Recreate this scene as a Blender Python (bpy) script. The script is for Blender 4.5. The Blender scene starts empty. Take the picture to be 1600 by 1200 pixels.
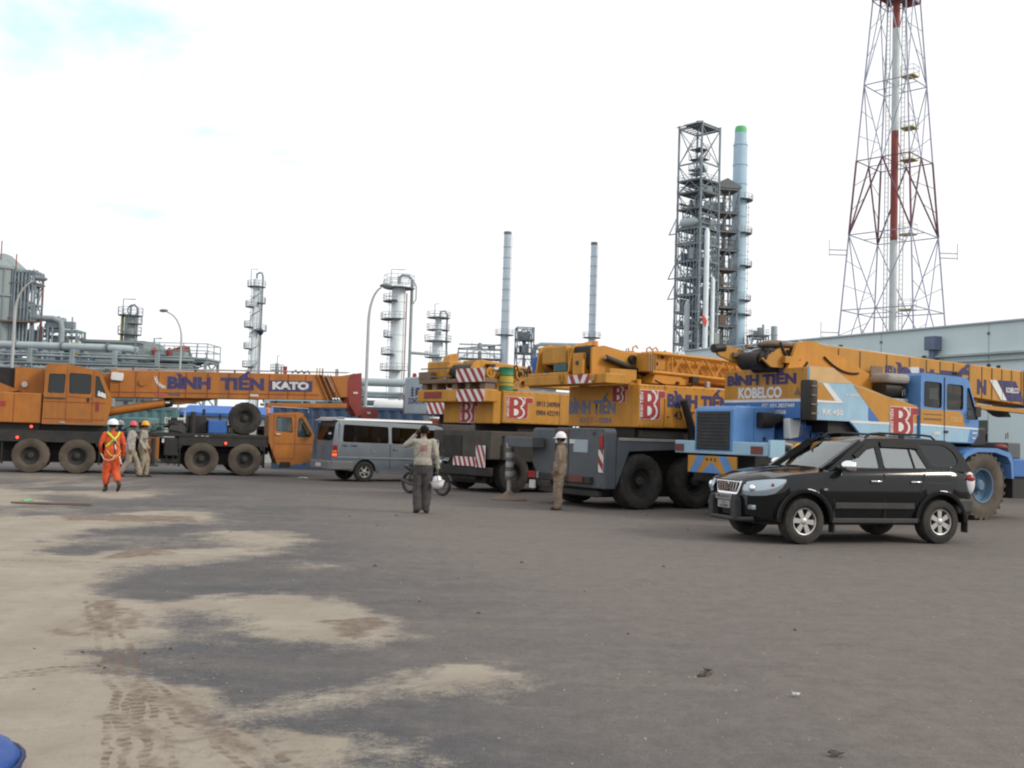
import bpy, bmesh, math, random
import numpy as np
from mathutils import Vector, Matrix, Euler, geometry
from mathutils.bvhtree import BVHTree

S = bpy.context.scene
COL = S.collection
R = math.radians
random.seed(7)

# ------------------------------------------------------------------ camera
cam_d = bpy.data.cameras.new('camera')
cam = bpy.data.objects.new('camera', cam_d)
COL.objects.link(cam)
cam_d.sensor_fit = 'HORIZONTAL'
cam_d.sensor_width = 36.0
cam_d.lens = 36.0
cam_d.clip_end = 6000
_p, _r = math.atan(80 / 1600), R(1.8)
_f = Vector((0, math.cos(_p), math.sin(_p)))
_u0 = Vector((0, -math.sin(_p), math.cos(_p)))
_r0 = Vector((1, 0, 0))
_rt = _r0 * math.cos(_r) + _u0 * math.sin(_r)
_up = _u0 * math.cos(_r) - _r0 * math.sin(_r)
_m = Matrix((_rt, _up, -_f)).transposed().to_4x4()
_m.translation = (0, 0, 1.65)
cam.matrix_world = _m
S.camera = cam

# ------------------------------------------------------------------ world, sun, exposure
SUN_EL, SUN_AZ = R(32), R(105)          # azimuth clockwise from +Y
W = bpy.data.worlds.new('World')
S.world = W
W.use_nodes = True
wt = W.node_tree
wt.nodes.clear()
def wn(t, **k):
    n = wt.nodes.new(t)
    for a, b in k.items():
        setattr(n, a, b)
    return n
sky = wn('ShaderNodeTexSky', sky_type='NISHITA', sun_disc=False, sun_elevation=SUN_EL, sun_rotation=SUN_AZ)
sky.dust_density = 2.0
tc = wn('ShaderNodeTexCoord')
sep = wn('ShaderNodeSeparateXYZ')
wt.links.new(tc.outputs['Generated'], sep.inputs[0])
zc = wn('ShaderNodeMath', operation='ADD'); zc.inputs[1].default_value = 0.22
zm = wn('ShaderNodeMath', operation='MAXIMUM'); zm.inputs[1].default_value = 0.0
wt.links.new(sep.outputs['Z'], zm.inputs[0]); wt.links.new(zm.outputs[0], zc.inputs[0])
dv = wn('ShaderNodeVectorMath', operation='DIVIDE')
cmb = wn('ShaderNodeCombineXYZ')
for i in range(3):
    wt.links.new(zc.outputs[0], cmb.inputs[i])
wt.links.new(tc.outputs['Generated'], dv.inputs[0]); wt.links.new(cmb.outputs[0], dv.inputs[1])
mp = wn('ShaderNodeMapping')
mp.inputs['Location'].default_value = (12.293, 9.855, 0.0)
mp.inputs['Scale'].default_value = (1.0, 1.35, 0.0)
wt.links.new(dv.outputs[0], mp.inputs['Vector'])
cn = wn('ShaderNodeTexNoise'); cn.inputs['Scale'].default_value = 1.15; cn.inputs['Detail'].default_value = 7.0; cn.inputs['Roughness'].default_value = 0.55
cn.inputs['Distortion'].default_value = 0.25
wt.links.new(mp.outputs[0], cn.inputs['Vector'])
cr = wn('ShaderNodeMapRange'); cr.interpolation_type = 'SMOOTHSTEP'
cr.inputs['From Min'].default_value = 0.30; cr.inputs['From Max'].default_value = 0.40
wt.links.new(cn.outputs['Fac'], cr.inputs['Value'])
mixc = wn('ShaderNodeMix', data_type='RGBA')
wt.links.new(cr.outputs[0], mixc.inputs[0])
lift = wn('ShaderNodeMix', data_type='RGBA', blend_type='ADD'); lift.inputs[0].default_value = 1.0
lift.inputs[7].default_value = (4.9, 7.4, 7.5, 1)          # thin veil of high cloud in the gaps
wt.links.new(sky.outputs[0], lift.inputs[6])
wt.links.new(lift.outputs[2], mixc.inputs[6])
mixc.inputs[7].default_value = (10.5, 10.6, 10.8, 1)         # bright overcast cloud
bg = wn('ShaderNodeBackground'); bg.inputs['Strength'].default_value = 0.1
out = wn('ShaderNodeOutputWorld')
wt.links.new(mixc.outputs[2], bg.inputs[0]); wt.links.new(bg.outputs[0], out.inputs[0])

sun_d = bpy.data.lights.new('sun', 'SUN')
sun_d.energy = 2.0
sun_d.angle = R(14)
sun_d.color = (1.0, 0.9, 0.76)
sun = bpy.data.objects.new('sun', sun_d)
COL.objects.link(sun)
sd = Vector((math.sin(SUN_AZ) * math.cos(SUN_EL), math.cos(SUN_AZ) * math.cos(SUN_EL), math.sin(SUN_EL)))
sun.rotation_euler = sd.to_track_quat('Z', 'Y').to_euler()
S.view_settings.view_transform = 'Standard'
S.view_settings.look = 'None'
S.view_settings.exposure = 0.0
S.view_settings.gamma = 1.0
S.view_settings.use_curve_mapping = False
S.cycles.filter_width = 2.1
S.cycles.max_bounces = 6
S.cycles.transparent_max_bounces = 12
S.cycles.caustics_reflective = False
S.cycles.caustics_refractive = False

# ------------------------------------------------------------------ materials
MATS = {}
def mat(name, col, rough=0.6, metal=0.0, var=0.12, vs=3.0, dirt=0.0, dcol=(0.16, 0.13, 0.10), ds=2.2, bump=0.0, bs=40.0, spec=0.5, coat=0.0, emit=None, streak=False):
    m = bpy.data.materials.new(name)
    m.use_nodes = True
    t = m.node_tree
    b = t.nodes['Principled BSDF']
    L = t.links.new
    N = t.nodes.new
    b.inputs['Roughness'].default_value = rough
    b.inputs['Metallic'].default_value = metal
    b.inputs['Specular IOR Level'].default_value = spec
    if coat:
        b.inputs['Coat Weight'].default_value = coat
        b.inputs['Coat Roughness'].default_value = 0.06
    co = N('ShaderNodeTexCoord')
    src = co.outputs['Object']
    if streak:
        mpn = N('ShaderNodeMapping'); mpn.inputs['Scale'].default_value = (1, 1, 0.18)
        L(src, mpn.inputs[0]); srcd = mpn.outputs[0]
    else:
        srcd = src
    n1 = N('ShaderNodeTexNoise'); n1.inputs['Scale'].default_value = vs; n1.inputs['Detail'].default_value = 6
    L(src, n1.inputs['Vector'])
    mr = N('ShaderNodeMapRange'); mr.inputs['From Min'].default_value = 0.3; mr.inputs['From Max'].default_value = 0.7
    mr.inputs['To Min'].default_value = 1 - var; mr.inputs['To Max'].default_value = 1 + var
    L(n1.outputs['Fac'], mr.inputs['Value'])
    mx = N('ShaderNodeMix'); mx.data_type = 'RGBA'; mx.blend_type = 'MULTIPLY'; mx.inputs[0].default_value = 1
    mx.inputs[6].default_value = (*col, 1)
    L(mr.outputs[0], mx.inputs[7])
    last = mx.outputs[2]
    if dirt > 0:
        n2 = N('ShaderNodeTexNoise'); n2.inputs['Scale'].default_value = ds; n2.inputs['Detail'].default_value = 9; n2.inputs['Roughness'].default_value = 0.65
        L(srcd, n2.inputs['Vector'])
        m2 = N('ShaderNodeMapRange'); m2.inputs['From Min'].default_value = 0.42; m2.inputs['From Max'].default_value = 0.72
        m2.inputs['To Max'].default_value = dirt
        L(n2.outputs['Fac'], m2.inputs['Value'])
        md = N('ShaderNodeMix'); md.data_type = 'RGBA'; md.inputs[7].default_value = (*dcol, 1)
        L(m2.outputs[0], md.inputs[0]); L(last, md.inputs[6])
        last = md.outputs[2]
        if streak:                                     # rain-drawn grime runs and small paint chips
            mp3 = N('ShaderNodeMapping'); mp3.inputs['Scale'].default_value = (1, 1, 0.07); L(src, mp3.inputs[0])
            n4 = N('ShaderNodeTexNoise'); n4.inputs['Scale'].default_value = ds * 5; n4.inputs['Detail'].default_value = 5; L(mp3.outputs[0], n4.inputs['Vector'])
            m4 = N('ShaderNodeMapRange'); m4.inputs['From Min'].default_value = 0.52; m4.inputs['From Max'].default_value = 0.78; m4.inputs['To Max'].default_value = min(.28, dirt * .55); L(n4.outputs['Fac'], m4.inputs['Value'])
            x4 = N('ShaderNodeMix'); x4.data_type = 'RGBA'; x4.inputs[7].default_value = (dcol[0] * .6, dcol[1] * .6, dcol[2] * .7, 1); L(m4.outputs[0], x4.inputs[0]); L(last, x4.inputs[6])
            n5 = N('ShaderNodeTexNoise'); n5.inputs['Scale'].default_value = ds * 9; n5.inputs['Detail'].default_value = 8; n5.inputs['Roughness'].default_value = .75; L(src, n5.inputs['Vector'])
            m5 = N('ShaderNodeMapRange'); m5.inputs['From Min'].default_value = 0.66; m5.inputs['From Max'].default_value = 0.72; m5.inputs['To Max'].default_value = min(.7, dirt * 1.3); L(n5.outputs['Fac'], m5.inputs['Value'])
            x5 = N('ShaderNodeMix'); x5.data_type = 'RGBA'; x5.inputs[7].default_value = (dcol[0] * .35, dcol[1] * .32, dcol[2] * .4, 1); L(m5.outputs[0], x5.inputs[0]); L(x4.outputs[2], x5.inputs[6])
            last = x5.outputs[2]
        rr = N('ShaderNodeMapRange'); rr.inputs['To Min'].default_value = rough; rr.inputs['To Max'].default_value = min(1, rough + 0.35)
        L(n2.outputs['Fac'], rr.inputs['Value']); L(rr.outputs[0], b.inputs['Roughness'])
    L(last, b.inputs['Base Color'])
    if bump > 0:
        n3 = N('ShaderNodeTexNoise'); n3.inputs['Scale'].default_value = bs; n3.inputs['Detail'].default_value = 4
        L(src, n3.inputs['Vector'])
        bp = N('ShaderNodeBump'); bp.inputs['Strength'].default_value = bump; bp.inputs['Distance'].default_value = 0.02
        L(n3.outputs['Fac'], bp.inputs['Height']); L(bp.outputs[0], b.inputs['Normal'])
    if emit:
        b.inputs['Emission Color'].default_value = (*emit[0], 1)
        b.inputs['Emission Strength'].default_value = emit[1]
    MATS[name] = m
    return m

def glass(name, tint, base, rough=0.02):
    m = bpy.data.materials.new(name)
    m.use_nodes = True
    t = m.node_tree
    t.nodes.clear()
    N = t.nodes.new; L = t.links.new
    o = N('ShaderNodeOutputMaterial'); mx = N('ShaderNodeMixShader')
    tr = N('ShaderNodeBsdfTransparent'); tr.inputs[0].default_value = (*tint, 1)
    gl = N('ShaderNodeBsdfGlossy'); gl.inputs['Roughness'].default_value = rough; gl.inputs[0].default_value = (0.95, 1, 0.99, 1)
    ge = N('ShaderNodeNewGeometry')                      # Schlick reflectance, the same from both sides of the pane
    dt = N('ShaderNodeVectorMath'); dt.operation = 'DOT_PRODUCT'
    L(ge.outputs['Normal'], dt.inputs[0]); L(ge.outputs['Incoming'], dt.inputs[1])
    ab = N('ShaderNodeMath'); ab.operation = 'ABSOLUTE'; L(dt.outputs['Value'], ab.inputs[0])
    om = N('ShaderNodeMath'); om.operation = 'SUBTRACT'; om.inputs[0].default_value = 1.0; om.use_clamp = True; L(ab.outputs[0], om.inputs[1])
    pw_ = N('ShaderNodeMath'); pw_.operation = 'POWER'; pw_.inputs[1].default_value = 5.0; L(om.outputs[0], pw_.inputs[0])
    mr = N('ShaderNodeMapRange'); mr.inputs['To Min'].default_value = base; mr.inputs['To Max'].default_value = 1.0
    L(pw_.outputs[0], mr.inputs['Value']); L(mr.outputs[0], mx.inputs[0])
    L(tr.outputs[0], mx.inputs[1]); L(gl.outputs[0], mx.inputs[2]); L(mx.outputs[0], o.inputs[0])
    MATS[name] = m

DUST = (0.20, 0.165, 0.125)
mat('kato_orange', (0.42, 0.15, 0.022), 0.45, var=0.10, dirt=0.55, dcol=(0.16, 0.085, 0.035), ds=1.6, streak=True)
mat('crane_yellow', (0.52, 0.245, 0.025), 0.45, var=0.10, dirt=0.45, dcol=(0.22, 0.12, 0.04), ds=1.8, streak=True)
mat('crane_orange', (0.56, 0.245, 0.022), 0.42, var=0.08, dirt=0.35, dcol=(0.24, 0.12, 0.04), ds=1.5, streak=True)
mat('kobe_orange', (0.50, 0.235, 0.03), 0.45, var=0.08, dirt=0.35, dcol=(0.24, 0.14, 0.05), ds=2.0, streak=True)
mat('pale_orange', (0.62, 0.40, 0.18), 0.5, var=0.06, dirt=0.2, dcol=(0.35, 0.22, 0.09))
mat('kobe_blue', (0.10, 0.25, 0.54), 0.42, var=0.08, dirt=0.3, dcol=(0.10, 0.16, 0.26), streak=True)
mat('kobe_deep_blue', (0.05, 0.16, 0.45), 0.42, var=0.08, dirt=0.25, dcol=(0.07, 0.12, 0.22), streak=True)
mat('dusty_blue', (0.09, 0.19, 0.31), 0.6, var=0.12, dirt=0.6, dcol=(0.16, 0.15, 0.13))
mat('light_blue', (0.31, 0.50, 0.64), 0.45, var=0.06, dirt=0.25, dcol=(0.22, 0.3, 0.36), streak=True)
mat('white_paint', (0.72, 0.73, 0.72), 0.5, var=0.06, dirt=0.3, dcol=(0.4, 0.37, 0.32))
mat('sign_red', (0.36, 0.035, 0.04), 0.55, var=0.15, dirt=0.4, dcol=(0.2, 0.07, 0.05), ds=6)
mat('boom_red', (0.25, 0.04, 0.035), 0.55, var=0.12, dirt=0.4, dcol=(0.14, 0.05, 0.04))
mat('letter_blue', (0.03, 0.036, 0.14), 0.55, var=0.2, dirt=0.45, dcol=(0.16, 0.09, 0.08), ds=9)
mat('letter_faded', (0.10, 0.19, 0.33), 0.6, var=0.25, dirt=0.8, dcol=(0.3, 0.15, 0.04), ds=9)
mat('letter_dark', (0.045, 0.03, 0.05), 0.6, var=0.2, dirt=0.2)
mat('black_steel', (0.022, 0.022, 0.022), 0.6, var=0.25, dirt=0.5, dcol=(0.07, 0.058, 0.048), ds=2.5)
mat('grease_black', (0.012, 0.011, 0.010), 0.45, var=0.3, dirt=0.3, dcol=(0.05, 0.04, 0.03), ds=5)
mat('dark_grey', (0.055, 0.055, 0.055), 0.6, var=0.15, dirt=0.5, dcol=(0.11, 0.095, 0.08))
mat('carrier_grey', (0.085, 0.10, 0.115), 0.5, var=0.12, dirt=0.5, dcol=(0.13, 0.115, 0.10), ds=1.6, streak=True)
mat('carrier_brown', (0.055, 0.050, 0.045), 0.6, var=0.15, dirt=0.5, dcol=(0.13, 0.11, 0.09))
mat('pale_grey', (0.32, 0.31, 0.29), 0.55, var=0.1, dirt=0.4)
mat('grey_crane', (0.34, 0.41, 0.47), 0.5, var=0.06, dirt=0.3, dcol=(0.25, 0.25, 0.24), streak=True)
mat('steel', (0.42, 0.43, 0.44), 0.4, 0.7, var=0.15, dirt=0.4, dcol=(0.2, 0.17, 0.14))
mat('chrome', (0.85, 0.87, 0.9), 0.12, 1.0, var=0.02)
mat('alloy', (0.55, 0.55, 0.54), 0.32, 0.9, var=0.06, dirt=0.25)
mat('tyre', (0.028, 0.027, 0.026), 0.85, var=0.2, dirt=0.7, dcol=(0.085, 0.072, 0.058), ds=3, bump=0.3, bs=60)
mat('dusty_tyre', (0.085, 0.07, 0.055), 0.9, var=0.2, dirt=0.9, dcol=(0.15, 0.12, 0.092), ds=2.4, bump=0.3, bs=60)
mat('rubber', (0.018, 0.018, 0.018), 0.7, var=0.2, dirt=0.2, dcol=(0.06, 0.055, 0.05))
mat('suv_black', (0.008, 0.0085, 0.0095), 0.09, var=0.1, spec=0.42)
mat('suv_trim', (0.028, 0.03, 0.033), 0.5, var=0.15, dirt=0.4, dcol=(0.09, 0.08, 0.07))
mat('van_silver', (0.215, 0.255, 0.305), 0.27, 0.55, var=0.04, dirt=0.15, dcol=(0.22, 0.2, 0.18), ds=1.4, coat=0.5)
mat('van_trim', (0.17, 0.18, 0.19), 0.5, var=0.06, dirt=0.5, dcol=(0.18, 0.15, 0.12))
mat('interior', (0.03, 0.03, 0.032), 0.8, var=0.2)
mat('interior_grey', (0.16, 0.155, 0.15), 0.8, var=0.1)
mat('lamp_red', (0.30, 0.02, 0.02), 0.25, var=0.05)
mat('lamp_red_lit', (0.5, 0.03, 0.02), 0.3, emit=((1.0, 0.08, 0.04), 2.0))
mat('lamp_red_off', (0.16, 0.03, 0.025), 0.4, var=0.2, dirt=0.4)
mat('lamp_amber', (0.75, 0.25, 0.03), 0.3, var=0.05)
mat('lamp_clear', (0.40, 0.48, 0.54), 0.10, 0.5, var=0.06)
mat('plate_white', (0.6, 0.62, 0.6), 0.5, var=0.06, dirt=0.3)
mat('plate_grey', (0.33, 0.33, 0.33), 0.5, var=0.06, dirt=0.3)
mat('tarp_blue', (0.035, 0.13, 0.42), 0.6, var=0.15)
mat('teal', (0.10, 0.21, 0.22), 0.6, var=0.12, dirt=0.3)
mat('teal_dark', (0.05, 0.11, 0.12), 0.6, var=0.12, dirt=0.3)
mat('container_blue', (0.055, 0.105, 0.20), 0.55, var=0.1, dirt=0.4, dcol=(0.09, 0.09, 0.10), streak=True)
mat('container_red', (0.26, 0.05, 0.04), 0.55, var=0.1, dirt=0.3)
mat('drum_green', (0.03, 0.20, 0.09), 0.45, var=0.1, dirt=0.3)
mat('drum_yellow', (0.55, 0.40, 0.05), 0.5, var=0.1, dirt=0.3)
mat('plant_steel', (0.31, 0.37, 0.39), 0.55, 0.15, var=0.15, vs=0.6, dirt=0.4, dcol=(0.17, 0.18, 0.17), ds=0.5)  # colours of the far plant are lightened in place of haze
mat('plant_dark', (0.24, 0.295, 0.335), 0.65, var=0.2, vs=0.6, dirt=0.3, dcol=(0.12, 0.12, 0.11), ds=0.8)
mat('plant_deck', (0.17, 0.195, 0.20), 0.7, var=0.2, vs=0.8, dirt=0.4, dcol=(0.10, 0.09, 0.075))
mat('plant_brown', (0.17, 0.12, 0.085), 0.7, var=0.2, vs=0.8)
mat('plant_yellow', (0.42, 0.33, 0.06), 0.6, var=0.15, vs=0.8)
mat('vessel_bright', (0.74, 0.82, 0.86), 0.42, 0.1, var=0.08, vs=0.5, dirt=0.25, dcol=(0.52, 0.58, 0.6), ds=0.6)
mat('vessel_grey', (0.27, 0.32, 0.33), 0.55, 0.1, var=0.1, vs=0.3, dirt=0.35, dcol=(0.2, 0.23, 0.22), ds=0.3, streak=True)
mat('stack_blue', (0.43, 0.60, 0.72), 0.6, var=0.07, vs=0.3, dirt=0.3, dcol=(0.34, 0.45, 0.51), ds=0.25, streak=True)
mat('chimney_pale', (0.56, 0.67, 0.75), 0.6, var=0.06, vs=0.4, dirt=0.25, dcol=(0.40, 0.44, 0.46), ds=0.3, streak=True)  # haze lightening put into the shaft colour
mat('stack_grey', (0.40, 0.47, 0.50), 0.6, var=0.07, vs=0.4, dirt=0.3, dcol=(0.27, 0.29, 0.30), ds=0.3, streak=True)
mat('stack_green', (0.12, 0.50, 0.20), 0.6, var=0.1)
mat('rust_red', (0.24, 0.05, 0.04), 0.6, var=0.15, vs=1.0)
mat('mast_blue', (0.30, 0.33, 0.44), 0.6, var=0.12, vs=1.0)
mat('mast_purple', (0.14, 0.055, 0.085), 0.6, var=0.15, vs=1.0)
mat('flag_red', (0.55, 0.05, 0.04), 0.7, var=0.1)
mat('galv', (0.46, 0.47, 0.47), 0.5, 0.4, var=0.1, vs=1.0)
mat('mast_white', (0.55, 0.62, 0.63), 0.5, var=0.08, vs=1)
mat('wall_pale', (0.585, 0.71, 0.74), 0.75, var=0.05, vs=0.4, dirt=0.22, dcol=(0.50, 0.58, 0.58), ds=0.35, bump=0.12, bs=30, streak=True)
mat('wall_trim', (0.42, 0.48, 0.48), 0.7, var=0.08, vs=0.8, dirt=0.3)
mat('gutter_blue', (0.12, 0.16, 0.24), 0.55, var=0.1)
mat('roof_pale', (0.44, 0.52, 0.55), 0.6, var=0.05, vs=0.5)
mat('skin', (0.20, 0.105, 0.065), 0.6, var=0.08)
mat('hair', (0.007, 0.006, 0.006), 0.8, spec=0.2, var=0.2, bump=0.3, bs=90)
mat('overall_orange', (0.58, 0.085, 0.025), 0.85, var=0.12, vs=9, bump=0.25, bs=25)
mat('shirt_grey', (0.36, 0.34, 0.32), 0.9, var=0.08, vs=9, bump=0.25, bs=25)
mat('shirt_beige', (0.35, 0.325, 0.275), 0.9, var=0.08, vs=9, bump=0.25, bs=25)
mat('khaki', (0.215, 0.165, 0.12), 0.9, var=0.1, vs=9, bump=0.25, bs=25)
mat('khaki_light', (0.30, 0.26, 0.20), 0.9, var=0.1, vs=9, bump=0.25, bs=25)
mat('trouser_grey', (0.062, 0.056, 0.056), 0.9, var=0.12, vs=9, bump=0.25, bs=25)
mat('blue_cloth', (0.05, 0.07, 0.14), 0.9, var=0.12, vs=9)
mat('boot_brown', (0.05, 0.03, 0.022), 0.7, var=0.2, dirt=0.4)
mat('helmet_white', (0.80, 0.81, 0.83), 0.3, var=0.03)
mat('helmet_pink', (0.62, 0.09, 0.13), 0.3, var=0.04)
mat('helmet_yellow', (0.72, 0.36, 0.03), 0.3, var=0.04)
mat('hi_vis', (0.50, 0.80, 0.03), 0.6, var=0.05, emit=None)
mat('strap_yellow', (0.52, 0.38, 0.05), 0.7, var=0.1)
mat('rope_pale', (0.62, 0.52, 0.36), 0.8, var=0.1)
mat('print_red', (0.42, 0.10, 0.09), 0.8, var=0.2, vs=40)
mat('clod', (0.085, 0.065, 0.05), 0.95, var=0.3, vs=20)
mat('litter_green', (0.12, 0.42, 0.16), 0.5)
mat('litter_white', (0.65, 0.64, 0.62), 0.6)
mat('sack_blue', (0.025, 0.075, 0.28), 0.42, var=0.15, vs=6, bump=0.5, bs=14)
mat('navy', (0.02, 0.03, 0.09), 0.6)
mat('plastic_white', (0.7, 0.72, 0.72), 0.35, var=0.03)
mat('site_white', (0.6, 0.62, 0.6), 0.6, var=0.08, dirt=0.2)
mat('concrete', (0.30, 0.29, 0.27), 0.85, var=0.12, vs=2)
mat('grille_dark', (0.03, 0.035, 0.042), 0.6, var=0.15, dirt=0.3)
glass('glass_clear', (0.62, 0.72, 0.68), 0.06)
glass('glass_dark', (0.28, 0.29, 0.28), 0.05)
glass('glass_film', (0.34, 0.42, 0.36), 0.33)
glass('glass_tint', (0.05, 0.055, 0.06), 0.07)
glass('glass_screen', (0.30, 0.40, 0.40), 0.17)

# ------------------------------------------------------------------ mesh helpers
class MB:
    def __init__(s):
        s.v = []; s.f = []; s.m = []
    def add(s, vs, fs, mi=0):
        o = len(s.v)
        s.v += [tuple(v) for v in vs]
        for f in fs:
            s.f.append(tuple(i + o for i in f)); s.m.append(mi)
        return s
    def box(s, x0, x1, y0, y1, z0, z1, mi=0):
        vs = [(x, y, z) for z in (z0, z1) for y in (y0, y1) for x in (x0, x1)]
        return s.add(vs, [(0, 2, 3, 1), (4, 5, 7, 6), (0, 1, 5, 4), (2, 6, 7, 3), (0, 4, 6, 2), (1, 3, 7, 5)], mi)
    def bar(s, p0, p1, w, h=None, mi=0):           # rectangular bar between two points
        h = h or w
        p0, p1 = Vector(p0), Vector(p1)
        d = (p1 - p0).normalized()
        up = Vector((0, 0, 1)) if abs(d.z) < 0.95 else Vector((1, 0, 0))
        a = d.cross(up).normalized() * w / 2; b = a.cross(d).normalized() * h / 2
        vs = [p + i * a + j * b for p in (p0, p1) for i, j in ((-1, -1), (1, -1), (1, 1), (-1, 1))]
        return s.add(vs, [(0, 1, 2, 3), (4, 7, 6, 5), (0, 4, 5, 1), (1, 5, 6, 2), (2, 6, 7, 3), (3, 7, 4, 0)], mi)
    def prism(s, pts, fn0, fn1, mi=0):
        n = len(pts)
        vs = [fn0(*p) for p in pts] + [fn1(*p) for p in pts]
        fs = [tuple(range(n)), tuple(range(2 * n - 1, n - 1, -1))] + [(i, (i + 1) % n, n + (i + 1) % n, n + i) for i in range(n)]
        return s.add(vs, fs, mi)
    def prism_y(s, pts, y0, y1, mi=0):            # polygon (x,z) extruded along y
        return s.prism(pts, lambda x, z: (x, y0, z), lambda x, z: (x, y1, z), mi)
    def prism_x(s, pts, x0, x1, mi=0):            # polygon (y,z) extruded along x
        return s.prism(pts, lambda y, z: (x0, y, z), lambda y, z: (x1, y, z), mi)
    def prism_z(s, pts, z0, z1, mi=0):
        return s.prism(pts, lambda x, y: (x, y, z0), lambda x, y: (x, y, z1), mi)
    def cyl(s, p0, p1, r0, r1=None, n=14, mi=0, cap=True):
        r1 = r0 if r1 is None else r1
        p0, p1 = Vector(p0), Vector(p1)
        d = (p1 - p0).normalized()
        up = Vector((0, 0, 1)) if abs(d.z) < 0.95 else Vector((1, 0, 0))
        a = d.cross(up).normalized(); b = a.cross(d).normalized()
        vs = []
        for p, r in ((p0, r0), (p1, r1)):
            for i in range(n):
                t = 2 * math.pi * i / n
                vs.append(p + a * r * math.cos(t) + b * r * math.sin(t))
        fs = [(i, (i + 1) % n, n + (i + 1) % n, n + i) for i in range(n)]
        if cap:
            fs += [tuple(range(n - 1, -1, -1)), tuple(range(n, 2 * n))]
        return s.add(vs, fs, mi)
    def tube(s, path, r, n=8, mi=0):
        P = [Vector(p) for p in path]
        rings = []
        prev = None
        for i, p in enumerate(P):
            d = (P[min(i + 1, len(P) - 1)] - P[max(i - 1, 0)]).normalized()
            if prev is None:
                up = Vector((0, 0, 1)) if abs(d.z) < 0.9 else Vector((1, 0, 0))
                a = d.cross(up).normalized()
            else:
                a = (prev - d * prev.dot(d)).normalized()
            prev = a
            b = a.cross(d).normalized()
            rr = r[i] if isinstance(r, (list, tuple)) else r
            rings.append([p + a * rr * math.cos(2 * math.pi * k / n) + b * rr * math.sin(2 * math.pi * k / n) for k in range(n)])
        vs = [v for g in rings for v in g]
        fs = []
        for i in range(len(P) - 1):
            for k in range(n):
                fs.append((i * n + k, i * n + (k + 1) % n, (i + 1) * n + (k + 1) % n, (i + 1) * n + k))
        fs += [tuple(range(n - 1, -1, -1)), tuple(range((len(P) - 1) * n, len(P) * n))]
        return s.add(vs, fs, mi)
    def lathe(s, prof, n=24, mi=0, axis='z', c=(0, 0, 0), close=False, arc=None):
        # prof: (radius, height) list round an axis
        vs = []
        for i in range(n):
            t = 2 * math.pi * i / n
            for r, h in prof:
                a, b = r * math.cos(t), r * math.sin(t)
                v = {'z': (a, b, h), 'y': (a, h, b), 'x': (h, a, b)}[axis]
                vs.append((v[0] + c[0], v[1] + c[1], v[2] + c[2]))
        k = len(prof)
        fs = []
        for i in range(n):
            for j in range(k - 1 if not close else k):
                j2 = (j + 1) % k
                fs.append((i * k + j, ((i + 1) % n) * k + j, ((i + 1) % n) * k + j2, i * k + j2))
        return s.add(vs, fs, mi)
    def ell(s, c, r, n=14, m=9, mi=0, z0=-1.0):
        vs, fs = [], []
        for j in range(m + 1):
            ph = math.asin(z0) + (math.pi / 2 - math.asin(z0)) * j / m
            for i in range(n):
                t = 2 * math.pi * i / n
                vs.append((c[0] + r[0] * math.cos(ph) * math.cos(t), c[1] + r[1] * math.cos(ph) * math.sin(t), c[2] + r[2] * math.sin(ph)))
        for j in range(m):
            for i in range(n):
                fs.append((j * n + i, j * n + (i + 1) % n, (j + 1) * n + (i + 1) % n, (j + 1) * n + i))
        fs.append(tuple(range(n - 1, -1, -1)))
        return s.add(vs, fs, mi)
    def holed(s, outer, holes, fn, th, mi=0):      # plate with openings; fn(a, b, t) -> point, t = depth
        loops = [outer] + holes
        polys = [[Vector((a, b, 0)) for a, b in lp] for lp in loops]
        tris = geometry.tessellate_polygon(polys)
        flat = [p for lp in loops for p in lp]
        n = len(flat)
        vs = [fn(a, b, 0.0) for a, b in flat] + [fn(a, b, th) for a, b in flat]
        fs = [tuple(t) for t in tris] + [tuple(i + n for i in reversed(t)) for t in tris]
        o = 0
        for lp in loops:
            k = len(lp)
            for i in range(k):
                fs.append((o + i, o + (i + 1) % k, n + o + (i + 1) % k, n + o + i))
            o += k
        return s.add(vs, fs, mi)
    def mesh(s, name, mats, smooth=None):
        me = bpy.data.meshes.new(name)
        me.from_pydata(s.v, [], s.f)
        for m in mats:
            me.materials.append(MATS[m])
        me.polygons.foreach_set('material_index', s.m)
        bm = bmesh.new(); bm.from_mesh(me)
        bmesh.ops.remove_doubles(bm, verts=bm.verts, dist=1e-6)
        bmesh.ops.recalc_face_normals(bm, faces=bm.faces)
        bm.to_mesh(me); bm.free()
        if smooth:
            me.polygons.foreach_set('use_smooth', [True] * len(me.polygons))
            me.set_sharp_from_angle(angle=R(smooth))
        me.update()
        return me
    def build(s, name, mats, parent=None, loc=None, rot=None, smooth=None, bevel=0, label=None):
        if isinstance(mats, str):
            mats = [mats]
        return link(name, s.mesh(name, mats, smooth), parent, loc, rot, bevel, label)

def link(name, me, parent=None, loc=None, rot=None, bevel=0, label=None):
    o = bpy.data.objects.new(name, me)
    COL.objects.link(o)
    if parent is not None:
        o.parent = parent
    if loc is not None:
        o.location = loc
    if rot is not None:
        o.rotation_euler = rot
    if bevel:
        b = o.modifiers.new('bevel', 'BEVEL'); b.width = bevel; b.segments = 2; b.limit_method = 'ANGLE'; b.angle_limit = R(35)
    if label:
        o['label'] = label
    return o

def thing(name, label, cat, loc=(0, 0, 0), rz=0.0, group=None):
    o = bpy.data.objects.new(name, None)
    COL.objects.link(o)
    o.empty_display_size = 0.3
    o.location = loc
    o.rotation_euler = (0, 0, rz)
    return tag(o, label, cat, group)

def tag(o, label, cat, group=None, kind=None):
    if label: o['label'] = label
    if cat: o['category'] = cat
    if group: o['group'] = group
    if kind: o['kind'] = kind
    return o

def structure(o, label=None):
    o['kind'] = 'structure'
    if label: o['label'] = label
    return o

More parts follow.
